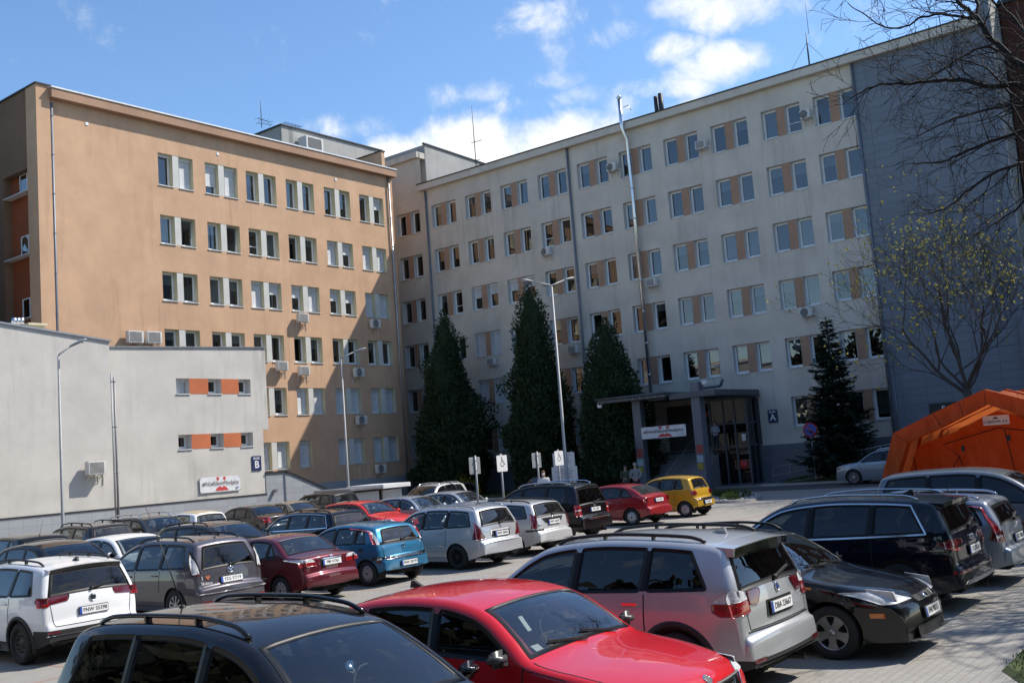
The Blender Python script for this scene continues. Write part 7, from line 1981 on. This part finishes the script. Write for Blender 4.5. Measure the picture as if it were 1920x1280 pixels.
# ---- people
def skin_body(name, joints, edges, mat, parent, root=0, sub=2):
    me = bpy.data.meshes.new(name); me.from_pydata([j[0] for j in joints], edges, []); o = bpy.data.objects.new(name, me); COL.objects.link(o)
    md = o.modifiers.new('s', 'SKIN'); md.use_smooth_shade = True; sd = o.modifiers.new('d', 'SUBSURF'); sd.levels = sub; sd.render_levels = sub
    for v, j in zip(me.skin_vertices[0].data, joints): r = j[1]; v.radius = r if isinstance(r, tuple) else (r, r)
    me.skin_vertices[0].data[root].use_root = True
    dg = bpy.context.evaluated_depsgraph_get(); m2 = bpy.data.meshes.new_from_object(o.evaluated_get(dg)); bpy.data.objects.remove(o)
    m2.materials.clear(); m2.materials.append(mat); m2.name = name
    m2.polygons.foreach_set('use_smooth', [True]*len(m2.polygons)); return inst(name, m2, parent)
def person(loc, rz, label, jacket, trousers, skin, hair, hands='back', h=1.75, mask=False, hat=None, bag=None, cat='person'):
    """faces local -y; body is one continuous mesh, clothes and hair are parts over it"""
    k = h/1.75; root = empty('person', loc, rz, label, cat); V = lambda x, y, z: (x*k, y*k, z*k)
    J = [(V(0, 0, .96), (.15*k, .11*k)), (V(0, .0, 1.15), (.14*k, .10*k)), (V(0, .01, 1.36), (.17*k, .115*k)), (V(0, .015, 1.48), (.07*k, .06*k)), (V(0, -.005, 1.56), .055*k), (V(0, -.02, 1.65), (.078*k, .092*k)), (V(0, -.015, 1.73), (.062*k, .075*k))]
    E = [(0, 1), (1, 2), (2, 3), (3, 4), (4, 5), (5, 6)]
    ar = {'back': [(.19, .01, 1.42), (.27, .07, 1.16), (.06, .19, 1.0)], 'down': [(.19, .01, 1.42), (.24, .03, 1.14), (.25, -.05, .90)], 'hold': [(.19, .01, 1.42), (.26, .02, 1.15), (.14, -.22, 1.10)]}[hands]
    tips = {}
    for s in (1, -1):
        i = len(J); J += [(V(s*ar[0][0], ar[0][1], ar[0][2]), .062*k), (V(s*ar[1][0], ar[1][1], ar[1][2]), .045*k), (V(s*ar[2][0], ar[2][1], ar[2][2]), .030*k)]
        E += [(2, i), (i, i+1), (i+1, i+2)]; wr = Vector(J[i+2][0]); d = (wr-Vector(J[i+1][0])).normalized(); sd = d.cross(Vector((0, 1, .3))).normalized()
        pa = wr+d*.085*k; J.append((tuple(pa), (.032*k, .018*k))); E.append((i+2, i+3))
        for f, (off, ln) in enumerate(((-.028, .065), (-.010, .078), (.010, .072), (.027, .055))):
            a = pa+sd*off*k+d*.02*k; t1 = a+d*ln*.5*k; t2 = t1+(d*.8+Vector((0, -.35, 0))).normalized()*ln*.5*k
            n0 = len(J); J += [(tuple(a), .0095*k), (tuple(t1), .0085*k), (tuple(t2), .007*k)]; E += [(i+3, n0), (n0, n0+1), (n0+1, n0+2)]
        n0 = len(J); th = wr+d*.035*k-sd*.035*k*s; J += [(tuple(th), .011*k), (tuple(th+d*.04*k-sd*.012*k*s), .009*k)]; E += [(i+2, n0), (n0, n0+1)]
    for s in (1, -1):
        i = len(J); J += [(V(s*.10, 0, .90), .095*k), (V(s*.11, -.015, .50), .062*k), (V(s*.11, .02, .10), .042*k), (V(s*.115, -.10, .035), (.042*k, .03*k)), (V(s*.115, -.17, .03), (.035*k, .022*k))]; E += [(0, i), (i, i+1), (i+1, i+2), (i+2, i+3), (i+3, i+4)]
    skin_body('body', J, E, skin, root)
    C = [(V(0, 0, .82), (.19*k, .14*k)), (V(0, 0, 1.0), (.175*k, .135*k)), (V(0, .0, 1.18), (.17*k, .13*k)), (V(0, .01, 1.37), (.19*k, .135*k)), (V(0, .015, 1.48), (.085*k, .075*k))]; CE = [(0, 1), (1, 2), (2, 3), (3, 4)]
    for s in (1, -1):
        i = len(C); C += [(V(s*ar[0][0], ar[0][1], ar[0][2]), .082*k), (V(s*ar[1][0], ar[1][1], ar[1][2]), .066*k), (V(s*lerp(ar[1][0], ar[2][0], .86), lerp(ar[1][1], ar[2][1], .86), lerp(ar[1][2], ar[2][2], .86)), .050*k)]; CE += [(3, i), (i, i+1), (i+1, i+2)]
    skin_body('jacket', C, CE, jacket, root, 1)
    T = [(V(0, 0, .96), (.165*k, .125*k))]; TE = []
    for s in (1, -1): i = len(T); T += [(V(s*.10, 0, .86), .105*k), (V(s*.11, -.015, .50), .078*k), (V(s*.11, .01, .12), .062*k)]; TE += [(0, i), (i, i+1), (i+1, i+2)]
    skin_body('trousers', T, TE, trousers, root)
    for s in (1, -1): b = MB(); b.bbox(s*.115*k-.05, s*.115*k+.05, -.22*k, .07*k, 0, .085*k, .025); b.build('shoe', M_BLK, root)
    hd = Vector(V(0, -.015, 1.665)); b = MB(); b.sphere(hd+Vector((0, .015, .025)), (.088*k, .104*k, .105*k), 16, 12)
    b.v = [(x, y, z) if (y > hd.y-.055*k or z > hd.z+.055*k) else (x*.9, y+.03*k, z) for x, y, z in b.v]; b.build('hair', hair, root)
    f = MB(); f.sphere(hd+Vector((0, -.095*k, -.005)), (.014*k, .02*k, .022*k), 8, 6); f.build('nose', skin, root)
    e = MB(); 
    for s in (1, -1): e.sphere(hd+Vector((s*.032*k, -.083*k, .022*k)), (.012*k, .008*k, .007*k), 8, 6)
    e.build('eyes', M_INK, root)
    q = MB(); q.bbox(-.025*k, .025*k, hd.y-.088*k, hd.y-.078*k, hd.z-.052*k, hd.z-.042*k, .003); q.build('mouth', M_BRED, root)
    if mask: q = MB(); q.sphere(hd+Vector((0, -.062*k, -.035*k)), (.062*k, .048*k, .052*k), 12, 8); q.build('face_mask', M_WSIGN, root)
    if hat: q = MB(); q.sphere(hd+Vector((0, .0, .075*k)), (.098*k, .112*k, .062*k), 14, 8); q.build('cap', hat, root)
    if bag: q = MB(); q.bbox(-.17, .17, .13, .33, 1.02*k, 1.45*k, .06); q.build('backpack', bag, root)
    return root
SK = simple('skin', (.42, .25, .18), .6); HG = simple('grey hair', (.30, .28, .26), .8); HB = simple('chestnut hair', (.16, .075, .035), .7); HD = simple('dark hair', (.03, .022, .018), .7)
JG = simple('grey jacket', (.21, .215, .21), .9, scale=14); TRD = simple('dark trousers', (.03, .032, .038), .9)
p = px(1190, 868, X=44.0); person((44.0, p.y, p.z-1.76), R(-62+180), 'man in grey jacket seen from behind, hands clasped at his back', JG, TRD, SK, HG, 'back', 1.74, hat=simple('beige cap', (.32, .28, .22), .9))
p = px(1178, 872, X=45.5); person((45.6, p.y+.28, p.z-1.74), R(-40), 'person in dark patterned coat just left of the man in grey', simple('dark green coat', (.05, .065, .045), .9, var=.6, scale=18), TRD, SK, HD, 'hold', 1.72)
p = px(1018, 883, Y=24.6); person((p.x, 24.6, p.z-1.63), R(-50), 'woman with chestnut hair and white face mask behind the black carrier', simple('white coat', (.6, .6, .6), .8), TRD, SK, HB, 'down', 1.62, mask=True)
p = px(1333, 790, X=53.5); person((53.9, p.y, p.z-1.72), R(-90), 'faint figure in pale clothes standing under the canopy by the porch', simple('pale blue coat', (.32, .36, .42), .8), TRD, SK, HD, 'hold', 1.7)
